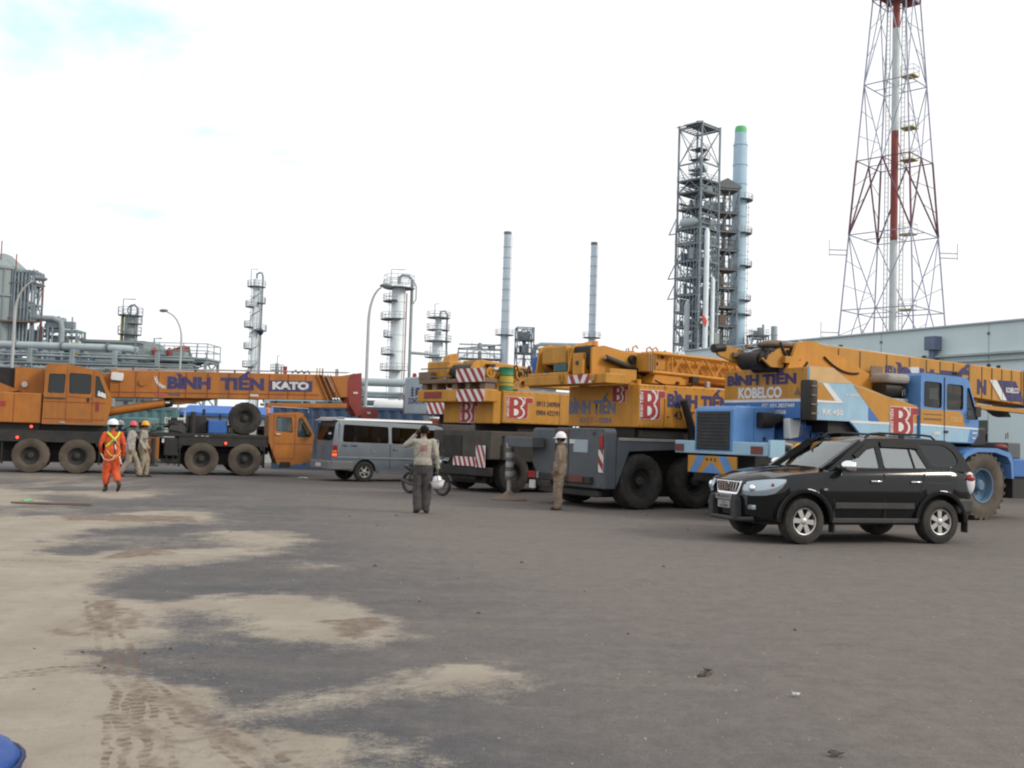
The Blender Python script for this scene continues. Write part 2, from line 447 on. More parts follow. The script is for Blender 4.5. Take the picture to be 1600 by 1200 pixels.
def box(name, m, parent, x0, x1, y0, y1, z0, z1, bevel=0, **k):
    return MB().box(x0, x1, y0, y1, z0, z1).build(name, m, parent, bevel=bevel, **k)

def rpoly(pts, r, n=4):
    out = []
    k = len(pts)
    for i in range(k):
        p0, p1, p2 = Vector(pts[i - 1]), Vector(pts[i]), Vector(pts[(i + 1) % k])
        a = (p0 - p1); b = (p2 - p1)
        rr = min(r, a.length * 0.45, b.length * 0.45)
        q0 = p1 + a.normalized() * rr; q1 = p1 + b.normalized() * rr
        for j in range(n + 1):
            t = j / n
            q = q0 * (1 - t) ** 2 + p1 * 2 * t * (1 - t) + q1 * t * t
            out.append((q.x, q.y))
    return out

def rect(a0, a1, b0, b1, r=0.0):
    p = [(a0, b0), (a1, b0), (a1, b1), (a0, b1)]
    return rpoly(p, r) if r else p

SIDE = (R(90), 0, 0)             # lettering on a right-hand side (normal -y)
REAR = (R(90), 0, R(-90))        # lettering on a rear face (normal -x)
def text(body, m, parent, loc, rot, height, width=None, bold=0.02, name='lettering', label=None, shear=0.0, depth=0.002):
    cu = bpy.data.curves.new('t', 'FONT')
    cu.body = body
    cu.size = 1.0
    cu.offset = bold
    cu.extrude = 0.0
    cu.shear = shear
    cu.resolution_u = 3
    to = bpy.data.objects.new('t', cu)
    COL.objects.link(to)
    dg = bpy.context.evaluated_depsgraph_get()
    me = bpy.data.meshes.new_from_object(to.evaluated_get(dg))
    bpy.data.objects.remove(to); bpy.data.curves.remove(cu)
    xs = [v.co.x for v in me.vertices]; ys = [v.co.y for v in me.vertices]
    cap = 0.73                                  # cap height of the built-in face at size 1
    x0 = min(xs); w = max(xs) - x0
    sy = height / cap
    sx = (width / w) if width else sy
    for v in me.vertices:
        v.co = ((v.co.x - x0) * sx, v.co.y * sy, 0.0)
    me.materials.clear(); me.materials.append(MATS[m])
    return link(name, me, parent, loc, rot, label=label)

def striped(name, parent, w, h, fn, m0='white_paint', m1='sign_red', sw=0.18, slope=0.55, flip=False, th=0.012, phase=0.0):
    # a board with diagonal stripes, each stripe a clipped polygon; fn(a,b,t)
    b = MB()
    b.prism([(0, 0), (w, 0), (w, h), (0, h)], lambda a, c: fn(a, c, 0), lambda a, c: fn(a, c, th), 0)
    k = -int(h * slope / sw) - 2
    while k * 2 * sw + phase < w + h * slope:
        x = k * 2 * sw + phase
        q = [(x, 0), (x + sw, 0), (x + sw + h * slope, h), (x + h * slope, h)]
        if flip:
            q = [(x + h * slope, 0), (x + sw + h * slope, 0), (x + sw, h), (x, h)]
        q = clip(q, 0, w)
        if len(q) >= 3:
            b.add([fn(a, c, -0.003) for a, c in q], [tuple(range(len(q)))], 1)
        k += 1
    return b.build(name, [m0, m1], parent)

def clip(q, lo, hi):
    for lim, sgn in ((lo, 1), (hi, -1)):
        out = []
        for i in range(len(q)):
            a, b = q[i - 1], q[i]
            ia, ib = sgn * (a[0] - lim) >= 0, sgn * (b[0] - lim) >= 0
            if ia != ib:
                t = (lim - a[0]) / (b[0] - a[0])
                out.append((lim, a[1] + t * (b[1] - a[1])))
            if ib:
                out.append(b)
        q = out
        if not q:
            break
    return q

# ------------------------------------------------------------------ wheels (mesh data shared)
WCACHE = {}
def wheel_meshes(r, w, style, tm):
    key = (r, w, style, tm)
    if key in WCACHE:
        return WCACHE[key]
    ri = r * {'truck': 0.50, 'big': 0.50, 'alloy': 0.58, 'van': 0.56, 'bike': 0.80}[style]
    h = w / 2
    n = 54 if style != 'bike' else 40
    prof = [(ri, -h * 0.75), (ri + (r - ri) * 0.25, -h * 0.97), (ri + (r - ri) * 0.6, -h), (r * 0.965, -h * 0.88), (r, -h * 0.62), (r, h * 0.62), (r * 0.965, h * 0.88), (ri + (r - ri) * 0.6, h), (ri + (r - ri) * 0.25, h * 0.97), (ri, h * 0.75)]
    t = MB()
    vs = []
    k = len(prof)
    dep = {'truck': 0.014, 'big': 0.02, 'alloy': 0.012, 'van': 0.008, 'bike': 0.008}[style]
    for i in range(n):
        a = 2 * math.pi * i / n
        for j, (rr, hh) in enumerate(prof):
            if j in (4, 5) + ((3, 6) if style == 'big' else ()) and i % 3 == 2:
                rr -= dep
            vs.append((rr * math.cos(a), hh, rr * math.sin(a)))
    fs = [(i * k + j, ((i + 1) % n) * k + j, ((i + 1) % n) * k + (j + 1) % k, i * k + (j + 1) % k) for i in range(n) for j in range(k)]
    t.add(vs, fs)
    tyre = t.mesh('tyre', [tm], smooth=32)
    rb = MB()
    hub = MB()
    if style in ('truck', 'big'):
        m = 'rim'
        rb.lathe([(ri * 1.02, -h * 0.72), (ri * 1.0, -h * 0.84), (ri * 0.93, -h * 0.80), (ri * 0.88, -h * 0.3), (ri * 0.62, -h * 0.10), (ri * 0.60, -h * 0.18), (ri * 0.35, -h * 0.18), (0.001, -h * 0.2)], 30, axis='y')
        rb.lathe([(ri * 1.02, h * 0.72), (ri * 0.9, h * 0.8), (ri * 0.85, 0.0), (0.001, 0.0)], 24, axis='y')
        hub.lathe([(ri * 0.36, -h * 0.15), (ri * 0.34, -h * 0.62), (ri * 0.26, -h * 0.74), (0.001, -h * 0.76)], 20, axis='y')
        for i in range(10):
            a = 2 * math.pi * i / 10
            hub.cyl((ri * 0.48 * math.cos(a), -h * 0.17, ri * 0.48 * math.sin(a)), (ri * 0.48 * math.cos(a), -h * 0.30, ri * 0.48 * math.sin(a)), ri * 0.045, n=6)
    elif style == 'bike':
        rb.lathe([(ri, -h * .6), (ri * .94, -h * .5), (ri * .94, h * .5), (ri, h * .6)], 32, axis='y')
        for i in range(18):
            a = 2 * math.pi * i / 18
            rb.cyl((0.03 * math.cos(a + 1), -0.02 * (-1) ** i, 0.03 * math.sin(a + 1)), (ri * .95 * math.cos(a), 0, ri * .95 * math.sin(a)), 0.003, n=4)
        hub.cyl((0, -0.05, 0), (0, 0.05, 0), 0.045)
    else:
        ns = 6 if style == 'alloy' else 5
        rb.lathe([(ri * 1.02, -h * 0.74), (ri * 1.0, -h * 0.88), (ri * 0.93, -h * 0.84), (ri * 0.90, -h * 0.2), (ri * 0.9, h * 0.7)], 36, axis='y')
        for i in range(ns):
            a = 2 * math.pi * i / ns + 0.3
            ca, sa = math.cos(a), math.sin(a)
            for (r0, w0, y0), (r1, w1, y1) in (((ri * .15, ri * .15, -h * .74), (ri * .92, ri * .20, -h * .78)),):
                q = [(r0, -w0), (r1, -w1), (r1, w1), (r0, w0)]
                rb.prism(q, lambda u, v: (u * ca - v * sa, y0, u * sa + v * ca), lambda u, v: (u * ca - v * sa, y0 + h * .28, u * sa + v * ca))
        rb.lathe([(ri * .9, h * .05), (0.001, h * .05)], 24, axis='y', mi=1)
        hub.lathe([(ri * .26, -h * .5), (ri * .25, -h * .78), (ri * .16, -h * .86), (0.001, -h * .87)], 20, axis='y')
    WCACHE[key] = (tyre, rb, hub, {})
    return WCACHE[key]

def wheel(parent, x, y, z, r, w, side=-1, style='truck', tm='dusty_tyre', rm='black_steel', spin=0.0, hm=None, name='wheel'):
    tyre, rb, hub, cache = wheel_meshes(r, w, style, tm)
    if rm not in cache:
        cache[rm] = (rb.mesh('rim', [rm, 'interior'], smooth=35), hub.mesh('hub', [hm or rm], smooth=35))
    rim, hb = cache[rm]
    o = link(name, hb, parent, (x, y, z), (0, spin, 0 if side < 0 else math.pi))
    link('tyre', tyre, o)
    link('rim', rim, o)
    return o

def bt_sign(parent, fn, w, h):
    # red board with the white-edged B, a T arm and the small upright name; fn(a,b,t)
    b = MB()
    def pl(pts, t0, t1, mi):
        b.prism(pts, lambda a, c: fn(a * w, c * h, t0), lambda a, c: fn(a * w, c * h, t1), mi)
    out = [(0, 0), (0.76, 0), (0.82, 0.12), (0.82, 0.72), (1.0, 0.74), (1.0, 1.0), (0, 1.0)]
    pl(out, 0.0, 0.010, 1)
    pl([(0.012, 0.016), (0.75, 0.016), (0.808, 0.13), (0.808, 0.735), (0.988, 0.755), (0.988, 0.984), (0.012, 0.984)], -0.003, 0.0, 0)
    # white shadow of the B bowls
    def bowl(cx, cz, r, r2, a0, a1, n=10):
        p = [(cx + r * math.cos(R(a0 + (a1 - a0) * i / n)) * 1.0, cz + r * 1.05 * math.sin(R(a0 + (a1 - a0) * i / n))) for i in range(n + 1)]
        q = [(cx + r2 * math.cos(R(a1 - (a1 - a0) * i / n)), cz + r2 * 1.05 * math.sin(R(a1 - (a1 - a0) * i / n))) for i in range(n + 1)]
        return p + q
    pl(bowl(0.41, 0.74, 0.255, 0.195, -60, 80), -0.006, -0.003, 1)
    pl(bowl(0.41, 0.28, 0.285, 0.220, -85, 58), -0.006, -0.003, 1)
    pl([(0.67, 0.70), (0.70, 0.70), (0.70, 0.985), (0.67, 0.985)], -0.006, -0.003, 1)
    pl([(0.29, 0.61), (0.37, 0.61), (0.43, 0.68), (0.43, 0.78), (0.37, 0.86), (0.29, 0.86)], -0.006, -0.003, 1)
    pl([(0.29, 0.14), (0.38, 0.14), (0.46, 0.23), (0.46, 0.36), (0.38, 0.45), (0.29, 0.45)], -0.006, -0.003, 1)
    return b.build('sign_board', ['sign_red', 'white_paint'], parent)

# ================================================================== GROUND
def vnoise(x, y, seed):
    rs = np.random.RandomState(seed)
    T = rs.rand(256, 256)
    xi, yi = np.floor(x).astype(int), np.floor(y).astype(int)
    fx, fy = x - xi, y - yi
    fx = fx * fx * (3 - 2 * fx); fy = fy * fy * (3 - 2 * fy)
    g = lambda a, b: T[a % 256, b % 256]
    return (g(xi, yi) * (1 - fx) + g(xi + 1, yi) * fx) * (1 - fy) + (g(xi, yi + 1) * (1 - fx) + g(xi + 1, yi + 1) * fx) * fy
def fbm(x, y, seed, o=5):
    a, s, t = 0.5, 0.0, 0.0
    for i in range(o):
        s = s + a * vnoise(x * 2 ** i, y * 2 ** i, seed + i); t += a; a *= 0.55
    return s / t
SAND = [
 [(-8.87, 16.74), (-8.34, 16.94), (-7.65, 18.02), (-5.9, 19.64), (-5.21, 17.73), (-6.72, 16.1), (-6.11, 13.83), (-6.1, 12.93), (-5.09, 12.79), (-4.04, 13.8), (-3.17, 13.74), (-3.76, 12.36), (-4.61, 11.8), (-4.44, 11.19), (-4.23, 10.13), (-3.52, 9.5), (-3.05, 8.98), (-2.75, 7.79), (-3.11, 7.45), (-2.77, 6.95), (-2.43, 6.72), (-2.09, 6.35), (-1.61, 5.78), (-1.08, 5.16), (-0.81, 4.28), (-0.8, 2.0), (-9, 2.0), (-12, 12)],
 [(-3.27, 9.44), (-2.85, 10.01), (-2.19, 10.43), (-1.66, 9.93), (-1.29, 9.14), (-1.0, 8.59), (-1.11, 7.93), (-1.38, 7.77), (-1.83, 8.06), (-2.33, 8.24), (-2.06, 8.61), (-2.39, 9.03), (-2.99, 9.15)],
 [(-4.79, 16.66), (-3.57, 16.3), (-2.86, 14.79), (-3.09, 13.76), (-3.54, 14.18), (-4.2, 15.29)],
 [(-1.38, 5.56), (-1.29, 5.75), (-0.64, 5.7), (-0.35, 5.5), (-0.4, 5.33), (-0.9, 5.18), (-1.06, 5.21)],
 [(-1.56, 6.12), (-1.39, 6.52), (-0.85, 6.75), (-0.39, 7.28), (0.06, 7.34), (0.28, 7.12), (0.02, 6.83), (-0.55, 6.66), (-1.04, 6.41), (-1.28, 6.23), (-1.37, 5.81), (-1.45, 5.86)],
 [(-2.65, 12.52), (-2.3, 12.73), (-2.05, 12.19), (-2.35, 11.83)],
 [(-14, 22.3), (-11.11, 24.33), (-9.6, 20.48), (-10.15, 19.13), (-14, 18)],
 [(-9.83, 24.51), (-8.52, 24.7), (-8.33, 22.56), (-9.11, 22.39)]]
BROWN = [
 [(-3.73, 9.36), (-3.57, 9.56), (-3.0, 8.13), (-3.14, 7.85)], [(-3.23, 8.95), (-3.02, 8.83), (-2.85, 8.28), (-2.98, 8.26)],
 [(-2.91, 7.65), (-2.72, 7.46), (-1.92, 5.75), (-1.46, 4.85), (-1.57, 4.83), (-2.15, 5.98)],
 [(-2.2, 6.5), (-1.88, 6.3), (-1.65, 5.78), (-1.14, 5.26), (-1.39, 5.23), (-1.71, 5.65)],
 [(-1.59, 8.93), (-1.12, 9.16), (-0.98, 8.46), (-1.25, 8.15)], [(-3.52, 8.04), (-3.36, 8.2), (-3.21, 7.79)],
 [(-7.99, 18.02), (-5.67, 18.51), (-5.2, 17.35), (-7.3, 16.95)], [(-4.87, 13.27), (-4.58, 13.88), (-4.17, 12.9), (-4.92, 12.38)]]
def inside(x, y, poly):
    c = np.zeros(x.shape, bool)
    n = len(poly)
    for i in range(n):
        (x0, y0), (x1, y1) = poly[i - 1], poly[i]
        if y0 == y1:
            continue
        c ^= ((y0 > y) != (y1 > y)) & (x < (x1 - x0) * (y - y0) / (y1 - y0) + x0)
    return c
def build_ground():
    xs = np.concatenate([[-2500, -600, -150, -60, -30, -18], np.arange(-13, 9.01, 0.085), [12, 18, 30, 60, 150, 600, 2500]])
    ys = np.concatenate([[-400, -60, -10, 0], 2.2 * (27 / 2.2) ** np.linspace(0, 1, 330), [30, 36, 50, 80, 150, 300, 700, 3000]])
    X, Y = np.meshgrid(xs, ys)
    sand = np.zeros_like(X); brown = np.zeros_like(X)
    offs = [(0, 0), (.6, .2), (-.5, .5), (.2, -.6), (-.3, -.4), (.9, -.2), (-.9, .1), (.1, .9)]
    sc = 0.05 + 0.012 * Y
    for k, (ox, oy) in enumerate(offs):
        wx = X + (fbm(X * 1.4, Y * 1.1, 11) - 0.5) * 0.8 + (fbm(X * 6, Y * 5, 31) - 0.5) * 0.5 + ox * sc * 2.2
        wy = Y + (fbm(X * 1.4 + 40, Y * 1.1, 17) - 0.5) * 0.8 * (0.5 + Y / 14) + (fbm(X * 6 + 9, Y * 5, 37) - 0.5) * 0.5 + oy * sc * 2.2
        s = np.zeros(X.shape, bool); b = np.zeros(X.shape, bool)
        for p in SAND:
            s |= inside(wx, wy, p)
        bx = X + (fbm(X * 5, Y * 4, 51) - 0.5) * 0.4 + ox * 0.06; by = Y + (fbm(X * 5, Y * 4, 57) - 0.5) * 0.5 + oy * 0.06
        for p in BROWN:
            b |= inside(bx, by, p)
        sand += s / 8.0; brown += b / 8.0
    thin = fbm(X * 0.9, Y * 0.55, 71)
    edge = np.clip((2.6 - X - 0.30 * Y) / 5.0, 0, 1)
    sand = np.clip(sand * (0.75 + 0.5 * fbm(X * 2.3, Y * 2.3, 5)) + np.clip((thin - 0.46) * 2.6, 0, .5) * edge, 0, 1)
    dust = np.clip((X + 0.30 * Y - 0.6) / 4.5, 0, 1)
    near = np.clip((26 - Y) / 4, 0, 1) * np.clip((X + 13) / 1, 0, 1) * np.clip((9 - X), 0, 1) * (Y > 2)
    Z = near * (0.034 * sand * fbm(X * 3, Y * 3, 3) * 1.2 + 0.014 * brown * fbm(X * 9, Y * 9, 4))
    ny, nx = X.shape
    vs = np.stack([X.ravel(), Y.ravel(), Z.ravel()], 1)
    i = np.arange(ny - 1)[:, None] * nx + np.arange(nx - 1)[None, :]
    fs = np.stack([i, i + 1, i + 1 + nx, i + nx], -1).reshape(-1, 4)
    me = bpy.data.meshes.new('ground')
    me.vertices.add(len(vs)); me.vertices.foreach_set('co', vs.ravel())
    me.loops.add(fs.size); me.loops.foreach_set('vertex_index', fs.ravel())
    me.polygons.add(len(fs)); me.polygons.foreach_set('loop_start', np.arange(0, fs.size, 4))
    me.polygons.foreach_set('use_smooth', [True] * len(fs))
    me.update(calc_edges=True)
    for nm, arr in (('sand', sand), ('brown', brown), ('dust', dust)):
        a = me.attributes.new(nm, 'FLOAT', 'POINT'); a.data.foreach_set('value', arr.ravel().astype(np.float32))
    m = bpy.data.materials.new('ground'); m.use_nodes = True
    t = m.node_tree; N = t.nodes.new; L = t.links.new
    b = t.nodes['Principled BSDF']; b.inputs['Roughness'].default_value = 0.92; b.inputs['Specular IOR Level'].default_value = 0.25
    co = N('ShaderNodeTexCoord').outputs['Object']
    def noise(scale, det=6, ro=0.6, v=co):
        n = N('ShaderNodeTexNoise'); n.inputs['Scale'].default_value = scale; n.inputs['Detail'].default_value = det; n.inputs['Roughness'].default_value = ro
        L(v, n.inputs['Vector']); return n.outputs['Fac']
    def rng(v, a, c, d=0.0, e=1.0):
        n = N('ShaderNodeMapRange'); n.inputs['From Min'].default_value = a; n.inputs['From Max'].default_value = c; n.inputs['To Min'].default_value = d; n.inputs['To Max'].default_value = e
        L(v, n.inputs['Value']); return n.outputs[0]
    def mix(f, a, c, mode='MIX'):
        n = N('ShaderNodeMix'); n.data_type = 'RGBA'; n.blend_type = mode
        for k, s in ((0, f), (6, a), (7, c)):
            if isinstance(s, (int, float)): n.inputs[k].default_value = s
            elif isinstance(s, tuple): n.inputs[k].default_value = (*s, 1)
            else: L(s, n.inputs[k])
        return n.outputs[2]
    def math_(op, a, c):
        n = N('ShaderNodeMath'); n.operation = op
        for k, s in ((0, a), (1, c)):
            if isinstance(s, (int, float)): n.inputs[k].default_value = s
            else: L(s, n.inputs[k])
        return n.outputs[0]
    def attr(nm):
        n = N('ShaderNodeAttribute'); n.attribute_name = nm; return n.outputs['Fac']
    dst = math_('ADD', attr('dust'), math_('MULTIPLY', math_('SUBTRACT', noise(0.5, 6, .7), 0.5), 1.1))
    asp = mix(rng(dst, 0.1, 0.75), (0.092, 0.091, 0.095), (0.146, 0.130, 0.121))
    asp = mix(rng(noise(0.11, 5, .6), 0.44, 0.66, 0, .6), asp, (0.172, 0.150, 0.136))
    asp = mix(rng(noise(0.8, 6, .75), 0.46, 0.76, 0, .55), asp, (0.172, 0.152, 0.137))
    asp = mix(rng(noise(1.7, 5, .72), 0.56, 0.80, 0, .5), asp, (0.080, 0.080, 0.084))
    wv = N('ShaderNodeMapping'); wv.inputs['Rotation'].default_value = (0, 0, R(-62)); wv.inputs['Scale'].default_value = (0.18, 1.5, 1); L(co, wv.inputs[0])
    asp = mix(rng(noise(1.0, 5, .65, wv.outputs[0]), 0.50, 0.74, 0, .5), asp, (0.185, 0.162, 0.144))
    asp = mix(rng(noise(3.5, 4, .7), 0.62, 0.78, 0, .3), asp, (0.18, 0.128, 0.10))
    asp = mix(1.0, asp, rng(noise(4.5, 5, .75), 0.34, 0.68, 0.88, 1.13), 'MULTIPLY')
    asp = mix(1.0, asp, rng(noise(17, 4, .75), 0.36, 0.66, 0.91, 1.10), 'MULTIPLY')
    spk = rng(noise(95, 3, .75), 0.32, 0.70, 0.70, 1.32)
    asp = mix(1.0, asp, spk, 'MULTIPLY')
    vo = N('ShaderNodeTexVoronoi'); vo.inputs['Scale'].default_value = 42; L(co, vo.inputs['Vector'])
    asp = mix(rng(vo.outputs['Distance'], 0.05, 0.16, .55, 0), asp, (0.26, 0.245, 0.23))
    sandc = mix(rng(noise(1.3, 4), 0.3, 0.7), (0.28, 0.244, 0.195), (0.365, 0.325, 0.268))
    sandc = mix(rng(noise(5, 5, .75), 0.52, 0.78, 0, .6), sandc, (0.215, 0.172, 0.132))
    sandc = mix(rng(noise(34, 5, .7), 0.55, 0.8, 0, .55), sandc, (0.22, 0.178, 0.135))
    sm = attr('sand')
    smn = math_('ADD', sm, math_('MULTIPLY', math_('SUBTRACT', noise(3.2, 5, .72), 0.5), 0.95))
    smn = math_('ADD', smn, math_('MULTIPLY', math_('SUBTRACT', noise(26, 4, .85), 0.5), 1.4))
    smn = math_('ADD', smn, math_('MULTIPLY', math_('SUBTRACT', noise(110, 4, .7), 0.5), 0.7))
    smask = rng(smn, 0.17, 0.78, 0, .97)
    c1 = mix(smask, asp, sandc)
    bm = math_('ADD', attr('brown'), math_('MULTIPLY', math_('SUBTRACT', noise(7, 6, .85), 0.5), 2.6))
    bmask = rng(bm, 0.25, 1.25, 0, 0.95)
    # tyre prints pressed into the sand: bands of chevron lugs along real tracks
    prints = None
    nwob = noise(1.5, 3); npat = rng(noise(4, 6, .7), .38, .58)
    for (x0, y0), (x1, y1), w, pitch in [((-2.9, 7.7), (-1.5, 4.6), .17, .11), ((-2.45, 6.7), (-1.68, 4.7), .14, .10), ((-2.2, 6.5), (-1.0, 4.9), .18, .12), ((-7.5, 11.8), (-4.7, 12.0), .10, .14), ((-7.5, 12.3), (-4.3, 13.8), .12, .14), ((-9.5, 16.9), (-5.0, 17.8), .16, .16), ((-3.75, 9.5), (-2.95, 7.8), .16, .12), ((-3.6, 6.3), (-2.7, 6.95), .12, .10)]:
        mpn = N('ShaderNodeMapping'); mpn.vector_type = 'TEXTURE'
        mpn.inputs['Location'].default_value = (x0, y0, 0); mpn.inputs['Rotation'].default_value = (0, 0, math.atan2(y1 - y0, x1 - x0))
        L(co, mpn.inputs[0])
        sx = N('ShaderNodeSeparateXYZ'); L(mpn.outputs[0], sx.inputs[0])
        ln = math.hypot(x1 - x0, y1 - y0)
        wob = math_('MULTIPLY', math_('SUBTRACT', nwob, .5), .22)
        ay = math_('ABSOLUTE', math_('ADD', sx.outputs['Y'], wob), 0)
        band = rng(ay, w, w * .7)
        ends = math_('MULTIPLY', rng(sx.outputs['X'], -.15, .15), rng(sx.outputs['X'], ln + .15, ln - .15))
        tr = math_('SINE', math_('MULTIPLY', math_('ADD', sx.outputs['X'], math_('MULTIPLY', ay, .3)), 2 * math.pi / (pitch * .75)), 0)
        rib = math_('COSINE', math_('MULTIPLY', math_('ADD', sx.outputs['Y'], wob), 2 * math.pi / (w * .62)), 0)
        tr = math_('MULTIPLY', rng(tr, -.5, .5, .45, 1.0), rng(rib, -.3, .5, .12, 1.0))
        pr = math_('MULTIPLY', math_('MULTIPLY', band, ends), math_('MULTIPLY', tr, npat))
        prints = pr if prints is None else math_('MAXIMUM', prints, pr)
    bmask = math_('MAXIMUM', bmask, math_('MULTIPLY', prints, .9))
    c2 = mix(bmask, c1, (0.145, 0.103, 0.077))
    L(c2, b.inputs['Base Color'])
    bp = N('ShaderNodeBump'); bp.inputs['Strength'].default_value = 0.6; bp.inputs['Distance'].default_value = 0.014
    hh = math_('SUBTRACT', math_('ADD', noise(60, 5, .7), math_('MULTIPLY', noise(7, 6), 1.2)), math_('MULTIPLY', prints, .8))
    L(hh, bp.inputs['Height']); L(bp.outputs[0], b.inputs['Normal'])
    me.materials.append(m)
    o = link('ground', me)
    return structure(o, 'dusty grey tarmac yard with pale sand drifts and wheel ruts')
build_ground()

# dirt clods lying on the sand, too small and too many to count
cl = MB()
rs = random.Random(3)
def clod(x, y, r, z=0.0):
    n = 6
    pts = []
    for j, (h, k) in enumerate(((0, 1.0), (.5, .9), (.9, .4))):
        for i in range(n):
            a = 2 * math.pi * i / n + j
            q = r * k * rs.uniform(.7, 1.25)
            pts.append((x + q * math.cos(a), y + q * math.sin(a), z + h * r * rs.uniform(.6, 1)))
    fs = [(j * n + i, j * n + (i + 1) % n, (j + 1) * n + (i + 1) % n, (j + 1) * n + i) for j in range(2) for i in range(n)] + [tuple(range(12, 18))]
    cl.add(pts, fs)
for _ in range(60):
    y = rs.uniform(4.6, 8.2); clod(rs.uniform(-0.52, -0.24) * y, y, .004 + .014 * rs.random() ** 3, .006)
for _ in range(26):
    clod(rs.gauss(-3.1, .35), rs.gauss(7.1, .22), .006 + .018 * rs.random() ** 2, .006)
for _ in range(70):
    y = rs.uniform(5, 26); clod(rs.uniform(-.45, .45) * y, y, (.004 + .014 * rs.random() ** 3) * (1 + y / 25))
for x, y in ((1.43, 7.3), (1.46, 7.36), (1.39, 7.28), (0.2, 13.4), (-1.6, 12.6)):
    clod(x, y, .028)
tag(cl.build('dirt_clods', 'clod', smooth=60), 'small dark clods of dirt scattered over sand and tarmac', 'dirt', kind='stuff')

# pale grit swept loose over the tarmac
cl = MB()
rs = random.Random(23)
for _ in range(1100):
    y = 4.6 + 11 * rs.random() ** 1.6
    x = rs.uniform(-.50, .52) * y
    clod(x, y, .0022 + .0075 * rs.random() ** 3, .004 if x < 1 - .3 * y else 0)
tag(cl.build('gravel', 'concrete', smooth=60), 'fine pale grit strewn over tarmac and sand', 'gravel', kind='stuff')

# ================================================================== BUILDING (right, behind the cranes)
A = Vector((9.42, 56.0)); B = Vector((23.2, 30.2))
dL = (B - A); LEN = dL.length
hall = thing('hall_building', 'long low pale blue-grey hall with flat parapet behind the cranes', 'building', (A.x, A.y, 0), math.atan2(dL.y, dL.x))
# local x runs along the yard wall, wall face at y = 0 towards the yard (-y side), body behind at +y
box('wall', 'wall_pale', hall, 0, LEN, 0, 14, 0, 6.54)
box('coping', 'roof_pale', hall, -0.1, LEN + .1, -0.1, 14.1, 6.54, 6.60)
box('ledge', 'wall_trim', hall, 15.6, LEN + .1, -0.22, 0, 5.32, 5.40)
box('ledge', 'wall_trim', hall, 16.9, LEN + .1, -0.12, 0.0, 5.08, 5.13)
box('plinth', 'concrete', hall, -0.03, LEN + .05, -0.05, 0, 0, .5)
for x in (4.6, 9.2, 13.65, 18.9, 23.6, 28.2):
    box('panel_joint', 'wall_trim', hall, x - .018, x + .018, -0.012, 0.0, .5, 6.52)
    box('joint_clip', 'gutter_blue', hall, x - .05, x + .05, -0.04, 0.0, 6.1, 6.2)
dpx = 16.5
dp = box('rainwater_hopper', 'gutter_blue', hall, dpx - .26, dpx + .26, -.44, -.005, 5.62, 6.18, bevel=.02)
box('downpipe', 'gutter_blue', hall, dpx - .11, dpx + .11, -.32, -.1, .3, 5.62)
for z in (1.6, 3.2, 4.8):
    box('bracket', 'gutter_blue', hall, dpx - .15, dpx + .15, -.34, 0, z, z + .06)
for k in range(3):
    x0 = 17.4 + k * 3.1
    wd = box('window', 'glass_dark', hall, x0, x0 + 1.5, -.012, -.004, 1.6, 2.8)
# handrail in front of the hall wall, at the right edge of the yard
rl = thing('guard_rail', 'low grey steel guard rail along foot of pale hall wall', 'railing', (A.x, A.y, 0), math.atan2(dL.y, dL.x))
for k in range(6):
    MB().cyl((12.5 + k * 2.1, -1.6, 0), (12.5 + k * 2.1, -1.6, 1.15), .045).build('post', 'gutter_blue', rl)
for z in (.6, 1.1):
    MB().cyl((12.5, -1.6, z), (23, -1.6, z), .032).build('rail', 'gutter_blue', rl)

# second, lower pale roof beyond the middle crane
rb2 = thing('far_shed', 'pale grey shed roof rising behind middle crane boom', 'building', (27.0, 150, 0), R(-4))
box('wall', 'wall_pale', rb2, -2, 32, 0, 20, 0, 13.2)
MB().prism_x([(0, 13.2), (20, 13.2), (20, 15.4), (10, 15.6)], -2.4, 32.4).build('roof', 'roof_pale', rb2)

# ================================================================== STREET LAMPS
def street_lamp(loc, rz, H, reach, label):
    t = thing('street_lamp', label, 'street lamp', loc, rz, 'street lamps by the plant')
    path = [(0, 0, 0), (0, 0, H * .55), (0, 0, H * .80)]
    for k in range(1, 9):
        a = math.pi / 2 * k / 8 * .9
        path.append((reach * .85 * (1 - math.cos(a)), 0, H * .80 + H * .19 * math.sin(a)))
    n = len(path)
    MB().tube(path, [0.068 - 0.036 * i / n for i in range(n)], 8).build('pole', 'galv', t, smooth=50)
    e = path[-1]
    MB().cyl((0, 0, 0), (0, 0, .5), .12, .1).build('base', 'galv', t)
    hd = MB().ell((e[0] + .20, 0, e[2] + .08), (.27, .13, .10), 12, 6, z0=-.55).build('lamp_head', 'plant_deck', t, smooth=50, rot=(0, 0, 0))
    MB().ell((e[0] + .22, 0, e[2] + .03), (.19, .09, .05), 10, 5, z0=-.9).build('lens', 'lamp_clear', hd, smooth=50)
    return t
street_lamp((-6.07, 42.6, 0), R(8), 7.75, .66, 'curved street lamp between orange boom head and gas column')
street_lamp((-19.5, 60, 0), R(178), 8.35, 1.3, 'curved street lamp with arm to left, behind blue letters on orange boom')
street_lamp((-20.55, 42, 0), R(6), 7.5, 1.05, 'pale lamp post rising in front of big pipe at far left')

